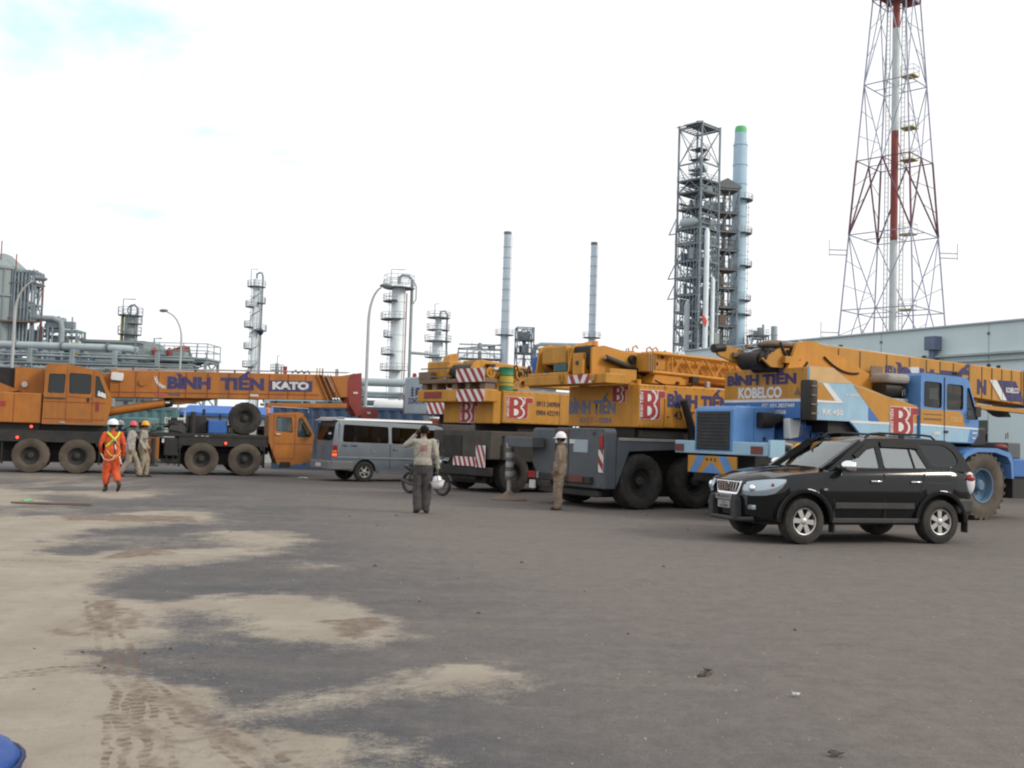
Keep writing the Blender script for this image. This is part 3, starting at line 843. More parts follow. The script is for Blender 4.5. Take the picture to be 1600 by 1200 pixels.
# ================================================================== PROCESS PLANT
def railing(parent, pts, z, h=1.1, m='plant_dark', r=.035, close=True):
    b = MB()
    n = len(pts)
    for i in range(n if close else n - 1):
        p, q = pts[i], pts[(i + 1) % n]
        for k in (.5, 1.0):
            b.bar((p[0], p[1], z + h * k), (q[0], q[1], z + h * k), r * 1.6)
        d = math.hypot(q[0] - p[0], q[1] - p[1]); m_ = max(1, int(d / 1.5))
        for j in range(m_ + 1):
            t = j / m_
            b.bar((p[0] + (q[0] - p[0]) * t, p[1] + (q[1] - p[1]) * t, z), (p[0] + (q[0] - p[0]) * t, p[1] + (q[1] - p[1]) * t, z + h), r * 1.6)
    return b.build('railing', m, parent)

def ring_deck(parent, z, r0, r1, a0, a1, m='plant_deck', rail=True, n=10):
    b = MB()
    P = []
    for i in range(n + 1):
        a = R(a0 + (a1 - a0) * i / n)
        P.append((math.cos(a), math.sin(a)))
    for i in range(n):
        (c0, s0), (c1, s1) = P[i], P[i + 1]
        b.prism_z([(r0 * c0, r0 * s0), (r1 * c0, r1 * s0), (r1 * c1, r1 * s1), (r0 * c1, r0 * s1)], z - .12, z)
    d = b.build('platform', m, parent)
    if rail:
        railing(d, [(r1 * c, r1 * s) for c, s in P], z, close=False)
    return d

def ladder(parent, x, y, z0, z1, m='plant_dark', cage=True):
    b = MB()
    for s in (-.22, .22):
        b.bar((x + s, y, z0), (x + s, y, z1), .06)
    k = z0
    while k < z1:
        b.bar((x - .22, y, k), (x + .22, y, k), .03); k += .6
    if cage:
        k = z0 + 2.4
        while k < z1:
            pts = [(x + .38 * math.cos(R(a)), y - .38 - .34 * math.sin(R(a)), k) for a in range(-60, 241, 50)]
            b.tube(pts, .03, 4); k += 1.6
    return b.build('ladder', m, parent)

def column_vessel(name, label, x, y, r, z1, z0, mt, decks, rings, pipes, top=None, lad=True):
    t = thing(name, label, 'process column', (x, y, 0))
    prof = [(r * 1.15, 0), (r * 1.12, z0 * .4), (r, z0 * .5)]
    prof += [(r, z1 - r * .5), (r * .9, z1 - r * .2), (r * .6, z1 - r * .05), (0.01, z1)]
    MB().lathe(prof, 28).build('shell', mt, t, smooth=40)
    for z in rings:
        MB().lathe([(r * 1.002, z - .10), (r * 1.05, z - .10), (r * 1.05, z + .10), (r * 1.002, z + .10)], 28).build('band', mt, t, smooth=40)
    for z, a0, a1, ex in decks:
        ring_deck(t, z, r * .99, r + ex, a0, a1)
    if lad:
        ladder(t, -r * 1.15, r * .1, z0 * .5, z1 - 1)
    for path, pr, pm in pipes:
        MB().tube(path, pr, 8).build('pipe', pm, t, smooth=50)
    if top:
        railing(t, [(top * math.cos(R(a)), top * math.sin(R(a))) for a in range(0, 360, 45)], z1, 1.6)
    return t

def davit(parent, x, y, z, h, l):
    MB().tube([(x, y, z), (x, y, z + h), (x + l, y, z + h)], .07, 6).build('davit', 'plant_dark', parent)

# gas column with elbow pipe, slim, above letters of orange boom
c = column_vessel('distillation_tower', 'slim bright column with small side decks above the orange boom lettering', -50.75, 200, .66, 30.8, 8, 'vessel_bright',
    [(29.2, 140, 400, 1.1), (25.2, 120, 260, 1.3), (21.2, 120, 260, 1.4), (20.6, -80, 40, 1.6), (17, 120, 250, 1.3), (13.4, 120, 300, 1.4), (26.0, -60, 40, 1.2)],
    [11, 14.5, 18, 23, 27], [([(0, 0, 30.8), (0, 0, 31.7), (.5, 0, 32.0), (1.0, 0, 31.9), (1.2, 0, 31.2), (1.2, 0, 0)], .2, 'plant_steel'), ([(1.0, -.6, 29), (1.0, -.6, 3)], .1, 'plant_steel')])
davit(c, -.9, -.9, 29.3, 3.2, 1.2)
MB().tube([(.9 * math.cos(k * .35), .9 * math.sin(k * .35), 11 + k * .19) for k in range(95)], .09, 5).build('spiral_strake', 'plant_dark', c)
MB().ell((1.3, -.5, 20.3), (.6, .5, .7)).build('junction_box', 'navy', c, smooth=40)
# wide bright column beside the tall street lamp
c = column_vessel('distillation_tower', 'wide shiny banded column with thick pipe down its right side', -20.5, 180, 1.22, 27.6, 8, 'vessel_bright',
    [(27.0, 0, 359, 1.6), (24.6, 120, 270, 1.5), (21.4, 130, 300, 1.8), (15.2, 120, 260, 1.5), (12.4, 120, 320, 1.6), (18.3, 120, 230, 1.2)],
    [10, 12.9, 15.8, 18.7, 21.6, 24.5], [([(0, 0, 27.5), (0, 0, 28.9), (.6, 0, 29.3), (1.7, 0, 29.2), (2.3, 0, 28.5), (2.35, 0, 12.6), (2.35, 0, 1)], .27, 'plant_steel'), ([(1.5, -.6, 26), (1.5, -.6, 4)], .10, 'rust_red'), ([(2.35, 0, 15.6), (7.2, 3, 15.6)], .25, 'plant_steel'), ([(2.7, -.4, 28), (3.1, -.4, 27.4), (3.1, -.4, 25), (2.6, -.4, 24.2)], .10, 'plant_steel')], top=2.7)
davit(c, -1.3, -1.2, 27.1, 3.0, 2.4)
# short column with two steps, left of the yellow crane
c = column_vessel('distillation_tower', 'short stepped column with crowded decks left of yellow crane', -14.8, 200, 1.05, 20.0, 6, 'vessel_bright',
    [(19.6, 100, 420, 1.6), (16.4, 100, 330, 1.4), (21.8, 90, 420, 1.2)], [10, 13, 16], [([(0, 0, 20), (0, 0, 24.2)], .62, 'vessel_bright'), ([(.2, 0, 24.2), (.4, 0, 25.4), (1.2, 0, 25.6), (1.7, 0, 24.8), (1.7, 0, 20), (1.9, 0, 12)], .20, 'plant_steel')])
ring_deck(c, 24.2, .5, 2.3, 0, 359)
davit(c, -.7, -1.0, 24.2, 2.6, .8)
# dark short column left
c = column_vessel('distillation_tower', 'small dark column with open ring decks, over long grey shed', -56.4, 150, .78, 17.6, 5, 'vessel_grey',
    [(14.7, 0, 359, .9), (16.3, -90, 40, .9), (17.5, 0, 359, 1.0)], [12, 15], [([(-.95, -.1, 17.8), (-1.1, -.1, 17.2), (-1.1, -.1, 8)], .24, 'plant_yellow'), ([(0, 0, 17.6), (0, 0, 18.8), (.5, 0, 19.1), (1.0, 0, 18.6), (1.05, 0, 9)], .16, 'plant_dark')])
MB().lathe([(.7, -.09), (.85, -.09), (.85, .09), (.7, .09)], 20, axis='y', c=(.55, -.6, 18.2), close=True).build('wheel_frame', 'plant_dark', c)
davit(c, -.9, -.6, 17.5, 2.3, 1.8)
# tiny far column
c = column_vessel('distillation_tower', 'tiny far column just right of the slim bright column', -47.2, 205, .4, 14.6, 4, 'plant_steel', [(13.2, 0, 359, .9)], [], [([(.9, 0, 14), (.9, 0, 5)], .12, 'rust_red')], lad=False)
davit(c, 0, 0, 14.5, 1.6, .5)

# two slim chimneys
def chimney(x, y, r, H, label, bands):
    t = thing('chimney', label, 'chimney', (x, y, 0), 0, 'slim grey chimneys')
    MB().lathe([(r * 1.12, 0), (r * 1.08, H * .5), (r * 1.02, H * .75), (r, H - .6)], 24).build('shaft', 'chimney_pale', t, smooth=40)
    MB().lathe([(r * 1.0, H - .6), (r * 1.10, H - .55), (r * 1.10, H), (r * .85, H), (r * .85, H - .8)], 24).build('rim', 'plant_deck', t, smooth=40)
    for i in range(bands):
        z = 26 + (H - 27) * i / bands
        MB().lathe([(r * 1.04, z - .08), (r * 1.12, z - .08), (r * 1.12, z + .08), (r * 1.04, z + .08)], 24).build('band', 'stack_grey', t, smooth=40)
    ring_deck(t, 23.2, r, r + 1.3, 0, 359)
    ladder(t, r * 1.0, r * .8, 4, H - .5, cage=False)
    return t
chimney(-1.95, 220, .76, 45.6, 'taller of the two slim grey chimneys, above yellow crane', 8)
chimney(16.85, 220, .66, 43.9, 'shorter slim grey chimney, above middle crane boom foot', 8)

# stepped pipework tower beside the taller chimney
def frame_tower(name, label, loc, rz, sx, sy, levels, m='plant_dark', dm='plant_deck', w=.28, brace=True, decks=None, cat='steel structure', rails=True, skip=()):
    t = thing(name, label, cat, loc, rz)
    C = [(-sx / 2, -sy / 2), (sx / 2, -sy / 2), (sx / 2, sy / 2), (-sx / 2, sy / 2)]
    for cx, cy in C:
        box('post', m, t, cx - w / 2, cx + w / 2, cy - w / 2, cy + w / 2, 0, levels[-1])
    for li, z in enumerate(levels):
        for i in range(4):
            p, q = C[i], C[(i + 1) % 4]
            MB().bar((*p, z - w * .5), (*q, z - w * .5), w * .7, w).build('beam', m, t)
        if decks is None or li in decks:
            d = box('deck', dm, t, -sx / 2 - .2, sx / 2 + .2, -sy / 2 - .2, sy / 2 + .2, z, z + .14)
            if rails:
                railing(d, [(a * 1.05, b * 1.05) for a, b in C], z + .14, 1.1, m)
        if brace and li > 0 and li not in skip:
            z0 = levels[li - 1]
            for i in range(4):
                p, q = C[i], C[(i + 1) % 4]
                mid = ((p[0] + q[0]) / 2, (p[1] + q[1]) / 2)
                if li % 2:
                    MB().bar((*p, z0), (*mid, z), w * .45).build('brace', m, t); MB().bar((*q, z0), (*mid, z), w * .45).build('brace', m, t)
                else:
                    MB().bar((*p, z), (*mid, z0), w * .45).build('brace', m, t); MB().bar((*q, z), (*mid, z0), w * .45).build('brace', m, t)
    return t
def clutter(t, x0, x1, y0, y1, levels, seed, n=6, ms=('plant_steel', 'plant_dark', 'vessel_grey', 'plant_steel', 'gutter_blue')):
    q = random.Random(seed)
    for a, b in zip(levels[:-1], levels[1:]):
        for _ in range(n):
            x, y = q.uniform(x0, x1), q.uniform(y0, y1)
            h = (b - a)
            k = q.random()
            m = q.choice(ms)
            if k < .3:
                r = q.uniform(.18, .5) * min(1.0, (x1 - x0) / 4)
                MB().lathe([(0.01, a + .2), (r, a + .3), (r, a + h * q.uniform(.5, .9)), (r * .5, a + h * .93), (0.01, a + h * .95)], 14).build('vessel', m, t, smooth=40)
            elif k < .5:
                w = q.uniform(.3, .9)
                box('equipment', m, t, x - w, x + w, y - w * .7, y + w * .7, a + .15, a + q.uniform(.4, .85) * h)
            elif k < .75:
                MB().tube([(x, y, a), (x, y, b)], q.uniform(.06, .16), 6).build('pipe', m, t)
            else:
                zz = q.uniform(a + .4, b - .2)
                MB().tube([(x0, y, zz), (x1, y, zz)], q.uniform(.06, .18), 6).build('pipe', m, t)

t = frame_tower('pipe_structure', 'green-grey stepped pipework frame beside the taller slim chimney', (2.4, 221, 0), R(8), 3.6, 3.2, [4, 10, 16, 19.4, 22.3, 25.0], w=.22, decks=[3, 4])
clutter(t, -1.5, 1.5, -1.4, 1.4, [16, 19.4, 22.3, 24.6], 5, 7, ('plant_dark', 'teal_dark', 'plant_steel'))
MB().lathe([(.7, -.1), (.95, -.1), (.95, .1), (.7, .1)], 18, axis='y', c=(-.2, -1.7, 23.7), close=True).build('pipe_loop', 'plant_dark', t)
MB().tube([(1.8, -1.0, 21.4), (5.2, -3, 17.6)], .22, 6).build('inclined_chute', 'plant_dark', t)
t = thing('overhead_duct', 'horizontal grey duct running between the two slim chimneys', 'duct', (5.0, 221, 0))
MB().tube([(-.3, 0, 14), (-.3, 0, 20.2), (.1, 0, 21.1), (1.0, 0, 21.5), (11.6, 0, 21.6)], .42, 10).build('duct', 'stack_grey', t, smooth=50)
MB().tube([(1.0, -.6, 17), (1.0, -.6, 19.6), (1.4, -.6, 20.2), (4, -.6, 20.2)], .25, 8).build('duct', 'stack_grey', t, smooth=50)
for x in (2.5, 9):
    box('support', 'plant_dark', t, x - .15, x + .15, -.15, .15, 0, 21.2)
t = frame_tower('pipe_structure', 'low distant pipework frame behind the yellow crane top', (-7.0, 215, 0), R(2), 9, 3, [6, 12, 17.4, 19.6], w=.2, decks=[2])
clutter(t, -4.4, 4.4, -1.4, 1.4, [12, 17.4, 19.3, 21.0], 9, 9, ('plant_dark', 'plant_steel', 'vessel_grey'))
MB().tube([(-4.4, 0, 19.5), (4.4, 0, 20.6)], .16, 6).build('pipe', 'plant_steel', t)

# tall stack with green cap
t = thing('tall_stack', 'thick pale blue stack with bright green cap', 'chimney', (48.1, 220, 0))
MB().lathe([(1.75, 0), (1.70, 30), (1.56, 50), (1.48, 66.2), (1.30, 67.4), (1.27, 68.9)], 32).build('shaft', 'stack_blue', t, smooth=40)
MB().lathe([(1.275, 68.9), (1.27, 69.8), (1.1, 70.3), (.9, 70.3), (.9, 68)], 32).build('cap', 'stack_green', t, smooth=40)
for z in (23, 29.5, 34, 37, 42, 46.5, 50.5, 57.6, 61.8, 66.2):
    MB().lathe([(1.5, z - .12), (1.50 + (70 - z) * .0052 + .06, z - .12), (1.50 + (70 - z) * .0052 + .06, z + .12), (1.5, z + .12)], 32).build('band', 'stack_blue', t, smooth=40)
ring_deck(t, 54.1, 1.6, 2.9, -100, 100); ring_deck(t, 46.8, 1.6, 2.8, -90, 60); ring_deck(t, 39.6, 1.6, 2.9, -90, 70); ring_deck(t, 32.2, 1.65, 2.8, -90, 60); ring_deck(t, 29.1, 1.65, 3.0, -200, 60)
ladder(t, 1.75, -.35, 18, 54, m='plant_brown', cage=True)

# tall open steel structure
L1 = [6, 12, 18.5, 21.5, 25, 28, 31.5, 35, 38.5, 42, 45.3]
t = frame_tower('reactor_structure', 'tall open steel tower full of vessels and decks beside the stack', (37.4, 210, 0), R(43), 6.4, 6.0, L1, w=.34, decks=list(range(3, 11)))
U1 = [45.3, 49.2, 52.6, 55.1, 58.5, 62.5, 66.2]
C = [(-3.1, -2.9), (3.1, -2.9), (3.1, 2.9), (-3.1, 2.9)]
for cx, cy in C:
    box('post', 'plant_dark', t, cx - .16, cx + .16, cy - .16, cy + .16, 45.3, 66.9)
for li, z in enumerate(U1):
    for i in range(4):
        p, q = C[i], C[(i + 1) % 4]
        if li in (0, 1, 2, 3, 6) or i in (0, 3) and li == 4:
            MB().bar((*p, z), (*q, z), .24, .3).build('beam', 'plant_dark', t)
        if 0 < li:
            a, b = (p, q) if li % 2 else (q, p)
            mid = ((p[0] + q[0]) / 2, (p[1] + q[1]) / 2)
            MB().bar((*p, U1[li - 1] if li % 2 else z), (*mid, z if li % 2 else U1[li - 1]), .13).build('brace', 'plant_dark', t)
            MB().bar((*q, U1[li - 1] if li % 2 else z), (*mid, z if li % 2 else U1[li - 1]), .13).build('brace', 'plant_dark', t)
    if li in (1, 2, 3):
        d = box('deck', 'plant_deck', t, -3.3, 3.3, -3.1, 3.1, z, z + .16)
        railing(d, [(a * 1.05, b * 1.05) for a, b in C], z + .16, 1.1)
# half decks and stair flights of the upper bays
for z, x0, x1, y0, y1 in ((58.2, .2, 3.1, .2, 2.9), (60.4, .2, 3.0, -.5, 2.9), (62.6, .4, 3.1, 0, 2.9), (57.0, -.8, 1.6, -.3, 2.0)):
    d = box('landing', 'plant_deck', t, x0, x1, y0, y1, z, z + .14)
    railing(d, [(x0, y0), (x1, y0), (x1, y1), (x0, y1)], z + .14, 1.0)
for a, b in (((.4, .3, 57), (2.8, .3, 58.2)), ((2.8, .5, 58.2), (.5, .5, 60.4)), ((.6, .6, 60.4), (2.8, .6, 62.6)), ((.6, .4, 55.2), (2.6, .4, 57.0))):
    MB().bar(a, b, .8, .16).build('stair', 'plant_dark', t)
box('roof_grating', 'plant_deck', t, -3.9, 3.2, -3.0, 1.2, 66.5, 66.65)
for k in range(7):
    MB().bar((-3.9 + k * 1.1, -3.0, 66.4), (-3.9 + k * 1.1, 3.0, 66.4), .16).build('joist', 'plant_dark', t)
MB().bar((-3.9, -3.0, 66.5), (-5.0, -3.0, 66.2), .4).build('hoist_beam', 'plant_dark', t)
for z in (44.3, 35.0, 30.8):                # outrigger brackets on the left flank
    MB().bar((-3.2, 3.0, z), (-3.2, 4.9, z), .2).build('bracket', 'plant_dark', t); MB().bar((-3.2, 4.9, z), (-3.2, 3.0, z + 3.2), .16).build('bracket', 'plant_dark', t)
MB().tube([(-3.2, 1.5, 46.3), (-3.2, -1.0, 46.3), (-3.0, -2.6, 46.2)], [.9, 1.0, .4], 14).build('drum', 'stack_grey', t, smooth=50)
MB().lathe([(.55, 18), (.55, 44), (.3, 44.8), (.01, 45)], 20, c=(-1.75, -3.7, 0)).build('riser', 'vessel_bright', t, smooth=40)
MB().lathe([(.45, 18), (.45, 34.5), (.25, 35.2), (.01, 35.3)], 20, c=(.65, -3.6, 0)).build('riser', 'vessel_bright', t, smooth=40)
MB().lathe([(.6, 16), (.6, 29), (.35, 30), (.01, 30.2)], 20, c=(-3.7, -.6, 0)).build('riser', 'stack_grey', t, smooth=40)
clutter(t, -2.9, 2.9, -2.8, 2.8, L1[2:] + [49, 52.4, 55], 21, 24, ('plant_steel', 'plant_dark', 'vessel_grey', 'plant_dark', 'gutter_blue'))
for k in range(7):
    MB().cyl((-2.6 + k * .8, -3.05, 18), (-2.6 + k * .8, -3.05, 44.5), .10, n=6).build('pipe', 'plant_dark', t); MB().cyl((-3.25, -2.4 + k * .8, 18), (-3.25, -2.4 + k * .8, 45), .11, n=6).build('pipe', 'plant_dark', t)
MB().prism_y([(-3.6, 27.3), (-1.9, 26.0), (-2.3, 24.6), (-3.3, 25.6)], -4.3, -4.24).build('windsock', 'flag_red', t)

# brown service block behind, between tower and stack
t = frame_tower('service_structure', 'brown cluttered steel block squeezed between tower and stack', (44.0, 216, 0), R(10), 4.6, 5, [8, 16, 22, 26, 30, 34, 38, 42, 46, 50, 55], m='plant_dark', dm='plant_brown', w=.3, decks=list(range(2, 11)))
clutter(t, -2.0, 2.0, -2.4, 2.4, [22, 26, 30, 34, 38, 42, 46, 50, 54.5], 33, 10, ('plant_brown', 'plant_steel', 'plant_dark', 'plant_brown', 'vessel_grey'))
MB().prism_y([(-2.9, 55.1), (2.7, 55.1), (2.7, 55.6), (-.4, 57.2), (-2.9, 55.9)], -2.8, 2.8).build('roof', 'plant_deck', t)
t = frame_tower('pipe_structure', 'small dark pipework frame at the foot of the tall stack', (52.2, 218, 0), R(6), 3.6, 3, [8, 16, 21, 24.5], w=.25, decks=[2, 3])
clutter(t, -1.5, 1.5, -1.2, 1.2, [16, 21, 24, 27], 41, 8, ('plant_dark', 'teal_dark', 'plant_steel'))
t = thing('vent_stack', 'short pale vent stack poking up above black winch', 'chimney', (54.9, 215, 0))
MB().lathe([(.62, 0), (.62, 23.5), (.66, 23.6), (.66, 26.3), (.5, 26.3), (.5, 25)], 20).build('shaft', 'stack_grey', t, smooth=40)
MB().lathe([(.66, 24.4), (.8, 24.4), (.8, 24.6), (.66, 24.6)], 20).build('band', 'stack_grey', t, smooth=40)

# ================================================================== RADIO MAST (red and white lattice)
t = thing('radio_mast', 'tall red and white lattice mast with tubular core behind hall', 'radio mast', (42.7, 115, 0), R(45))
def half(z):           # half diagonal turned to half side
    return (6.85 - (z - 5) * .0865) / math.sqrt(2)
TIERS = [0, 8.4, 16.9, 25.5, 34.0, 42.8, 52.6, 60.5, 68]
def mcol(z):
    return 'rust_red' if (25.0 < z < 34.6 or 50.5 < z < 60) else 'mast_white'
for a, b in zip(TIERS[:-1], TIERS[1:]):
    ha, hb = half(a), half(b)
    ca = [(-ha, -ha), (ha, -ha), (ha, ha), (-ha, ha)]; cb = [(-hb, -hb), (hb, -hb), (hb, hb), (-hb, hb)]
    m = mcol((a + b) / 2)
    dark = 'mast_purple' if m == 'rust_red' else 'mast_blue'  # legs and braces get darker tones, their backlit look painted in
    for i in range(4):
        j = (i + 1) % 4
        MB().cyl((*ca[i], a), (*cb[i], b), .12 if dark == 'mast_purple' else .085, n=8).build('leg', dark, t)
        ma = ((ca[i][0] + ca[j][0]) / 2, (ca[i][1] + ca[j][1]) / 2); mb_ = ((cb[i][0] + cb[j][0]) / 2, (cb[i][1] + cb[j][1]) / 2)
        MB().cyl((*cb[i], b), (*cb[j], b), .06, n=6).build('ring_beam', dark, t)
        MB().cyl((*mb_, b), (0, 0, b), .045, n=6).build('spoke', dark, t)
        if TIERS.index(a) % 2:
            MB().cyl((*ca[i], a), (*mb_, b), .10 if dark == 'mast_purple' else .06, n=6).build('diagonal', dark, t); MB().cyl((*ca[j], a), (*mb_, b), .10 if dark == 'mast_purple' else .06, n=6).build('diagonal', dark, t)
        else:
            MB().cyl((*ma, a), (*cb[i], b), .10 if dark == 'mast_purple' else .06, n=6).build('diagonal', dark, t); MB().cyl((*ma, a), (*cb[j], b), .10 if dark == 'mast_purple' else .06, n=6).build('diagonal', dark, t)
        for k in (.33, .66):                      # light secondary struts from leg to diagonal
            lx = ca[i][0] + (cb[i][0] - ca[i][0]) * k; ly = ca[i][1] + (cb[i][1] - ca[i][1]) * k; lz = a + (b - a) * k
            if TIERS.index(a) % 2:
                ex, ey = ca[i][0] + (mb_[0] - ca[i][0]) * (k + .15), ca[i][1] + (mb_[1] - ca[i][1]) * (k + .15); ez = a + (b - a) * (k + .15)
            else:
                ex, ey = ma[0] + (cb[i][0] - ma[0]) * (k - .15), ma[1] + (cb[i][1] - ma[1]) * (k - .15); ez = a + (b - a) * (k - .15)
            MB().cyl((lx, ly, lz), (ex, ey, ez), .035, n=5).build('strut', dark, t)
for z0, z1, m in ((0, 25, 'mast_white'), (25, 37.6, 'rust_red'), (37.6, 49.5, 'mast_white'), (49.5, 68, 'rust_red')):
    MB().cyl((0, 0, z0), (0, 0, z1), .40, n=14).build('core_tube', m, t, smooth=40)
for s in (-1, 1):
    lb = MB()
    for k in range(0, 110):
        lb.bar((.62 * s, -.62 * s - .18, 3 + k * .55), (.62 * s, -.62 * s + .18, 3 + k * .55), .04)
    lb.bar((.62 * s, -.62 * s - .2, 2), (.62 * s, -.62 * s - .2, 64), .07); lb.bar((.62 * s, -.62 * s + .2, 2), (.62 * s, -.62 * s + .2, 64), .07)
    lb.build('ladder', 'galv', t)
for z in (17.1, 25.7, 34.2, 37.9, 43.9, 52.4):
    d = box('rest_platform', 'plant_yellow' if z < 50 else 'rust_red', t, .4, 1.9, -1.9, -.4, z, z + .12)
    railing(d, [(.4, -.4), (1.9, -.4), (1.9, -1.9), (.4, -1.9)], z + .12, 1.1, 'galv', r=.025)
box('top_platform', 'rust_red', t, -1.6, 1.6, -1.6, 1.6, 53.0, 53.25)
for z in (13.8, 23.2):
    hh = half(z)
    for s in (1, -1):
        px, py = (-hh, hh) if s < 0 else (hh, -hh)
        ax, ay = (px - 1.4, py + 1.4) if s < 0 else (px + 1.4, py - 1.4)
        for dz in (0, .55):
            MB().cyl((px, py, z + dz), (ax, ay, z + dz), .06, n=6).build('antenna_arm', 'galv', t)
        MB().cyl((ax, ay, z - .2), (ax, ay, z + 1.7), .045, n=6).build('antenna', 'galv', t)

# ================================================================== LEFT PLANT: silos, pipework, pipe rack
t = thing('silo', 'grey ribbed silo cut by left edge of the picture', 'silo', (-60.4, 120, 0))
MB().lathe([(2.6, 9), (2.62, 12), (2.62, 19.2), (2.5, 19.5), (.9, 20.9), (.4, 21.1), (.01, 21.2)], 32).build('shell', 'vessel_grey', t, smooth=25)
for k in range(12):
    a = 2 * math.pi * k / 12
    MB().bar((2.63 * math.cos(a), 2.63 * math.sin(a), 10), (2.63 * math.cos(a), 2.63 * math.sin(a), 19.2), .16).build('rib', 'vessel_grey', t)
for z in (13, 16, 19.2):
    MB().lathe([(2.62, z - .12), (2.78, z - .12), (2.78, z + .12), (2.62, z + .12)], 32).build('band', 'vessel_grey', t, smooth=40)
MB().lathe([(2.6, 9), (1.2, 5.5), (.6, 4.6)], 28).build('hopper', 'vessel_grey', t, smooth=40)
for k in range(4):
    a = math.pi / 4 + math.pi / 2 * k
    box('leg', 'plant_dark', t, 2.4 * math.cos(a) - .2, 2.4 * math.cos(a) + .2, 2.4 * math.sin(a) - .2, 2.4 * math.sin(a) + .2, 0, 10)
for x in (-.2, .5, 2.3):
    MB().cyl((x, -1.6, 19), (x, -1.6, 22.4 if x < 2 else 20.9), .06, n=6).build('handrail_post', 'rust_red', t)
t = frame_tower('pipe_structure', 'dark bundle of vertical pipes and decks clinging to grey silo', (-57.1, 119.5, 0), R(4), 2.5, 2.4, [5, 9.5, 13.4, 15.2, 17.5, 19.0], w=.2, decks=[1, 2, 4])
for k in range(6):
    MB().tube([(-1.0 + k * .4, -1.3, 9.6), (-1.0 + k * .4, -1.3, 18.5), (-.9 + k * .4, -1.3, 18.9), (-.6 + k * .4, -1.2, 18.7)], .11, 8).build('pipe', 'plant_dark', t, smooth=50)
MB().cyl((2.0, -.8, 8), (2.0, -.8, 18.4), .05, n=6).build('mast', 'rust_red', t)
clutter(t, -1.1, 1.1, -1.0, 1.0, [9.5, 13.2, 15.2, 17.4, 19.4], 61, 6, ('plant_dark', 'plant_steel'))
box('walkway', 'plant_brown', t, -3.0, 1.6, -1.9, -.9, 12.9, 13.1)
t = frame_tower('pipe_structure', 'lower stepped pipework frame descending right of grey silo', (-53.4, 121, 0), R(3), 4.2, 2.6, [4, 8, 10.4, 12.4], w=.22, decks=[1, 2])
clutter(t, -2.0, 2.0, -1.2, 1.2, [8, 10.4, 12.4, 14.0], 67, 11, ('plant_dark', 'plant_steel', 'plant_steel', 'vessel_grey'))
MB().tube([(-3.2, -1.4, 13.6), (-.6, -1.4, 13.6), (.2, -1.4, 13.3), (.4, -1.4, 12.4), (.4, -1.4, 6)], .36, 10).build('pipe', 'plant_steel', t, smooth=50)
for k in range(5):
    MB().cyl((-2.8 + k * .55, -1.6, 8), (-2.8 + k * .55, -1.6, 12.6), .12, n=8).build('pipe', 'plant_dark', t, smooth=50)
box('motor_house', 'plant_yellow', t, 1.6, 2.3, -1.5, -.8, 9.4, 10.9)
t = thing('process_shed', 'long plain grey shed roof above big left pipe', 'building', (-51.6, 122, 0), R(-1.5))
MB().prism_x([(0, 0), (8, 0), (8, 11.0), (5, 11.6), (0, 11.5)], 0, 7.6).build('wall', 'vessel_grey', t)
box('eaves', 'plant_steel', t, -.2, 7.8, -.2, .2, 11.2, 11.36)

t = thing('pipe_rack', 'left pipe rack carrying one fat grey pipe over many thin ones', 'pipe rack', (-45, 80, 0), R(-1.2))
MB().tube([(-2, 0, 7.5), (13, 0, 7.45), (15.2, 0, 7.4), (15.6, .3, 7.3)], .30, 14).build('main_pipe', 'stack_grey', t, smooth=50)
for k in range(5):
    MB().lathe([(.30, -.08), (.38, -.08), (.38, .08), (.30, .08)], 16, axis='x', c=(-1 + k * 3.6, 0, 7.49)).build('flange', 'plant_deck', t, smooth=40)
for k, (y, z, r, m) in enumerate(((-.9, 6.72, .08, 'plant_steel'), (-.7, 6.95, .06, 'plant_steel'), (.6, 6.8, .12, 'plant_steel'), (-.5, 6.35, .10, 'vessel_grey'), (.2, 6.2, .14, 'plant_steel'), (.9, 6.5, .09, 'plant_dark'), (-.9, 5.75, .16, 'stack_grey'), (0, 5.3, .12, 'plant_steel'), (.6, 4.9, .18, 'vessel_grey'), (-.4, 4.3, .14, 'plant_steel'), (.2, 3.6, .2, 'vessel_grey'))):
    MB().tube([(-3, y, z), (20.5, y, z - .1)], r, 8).build('pipe', m, t, smooth=50)
for k in range(7):
    x = -2 + k * 3.3
    for y in (-1.3, 1.3):
        box('post', 'plant_steel', t, x - .14, x + .14, y - .14, y + .14, 0, 7.1)
    for z in (4.1, 5.5, 6.1, 7.05):
        box('crossbeam', 'plant_dark', t, x - .1, x + .1, -1.4, 1.4, z, z + .16)
    if k < 6:
        MB().bar((x, -1.3, 4.2), (x + 3.3, -1.3, 6.1), .10).build('brace', 'plant_steel', t)
box('walkway', 'plant_steel', t, -3, 20.6, -1.7, -1.4, 6.02, 6.12)
q = random.Random(8)
for k in range(14):
    x = q.uniform(1, 20)
    r = q.uniform(.12, .3)
    MB().cyl((x, q.uniform(-1, 1), 5.6), (x, q.uniform(-1, 1), 6.9), r, n=10).build('valve', q.choice(('plant_dark', 'plant_steel', 'plant_yellow', 'gutter_blue')), t, smooth=50)

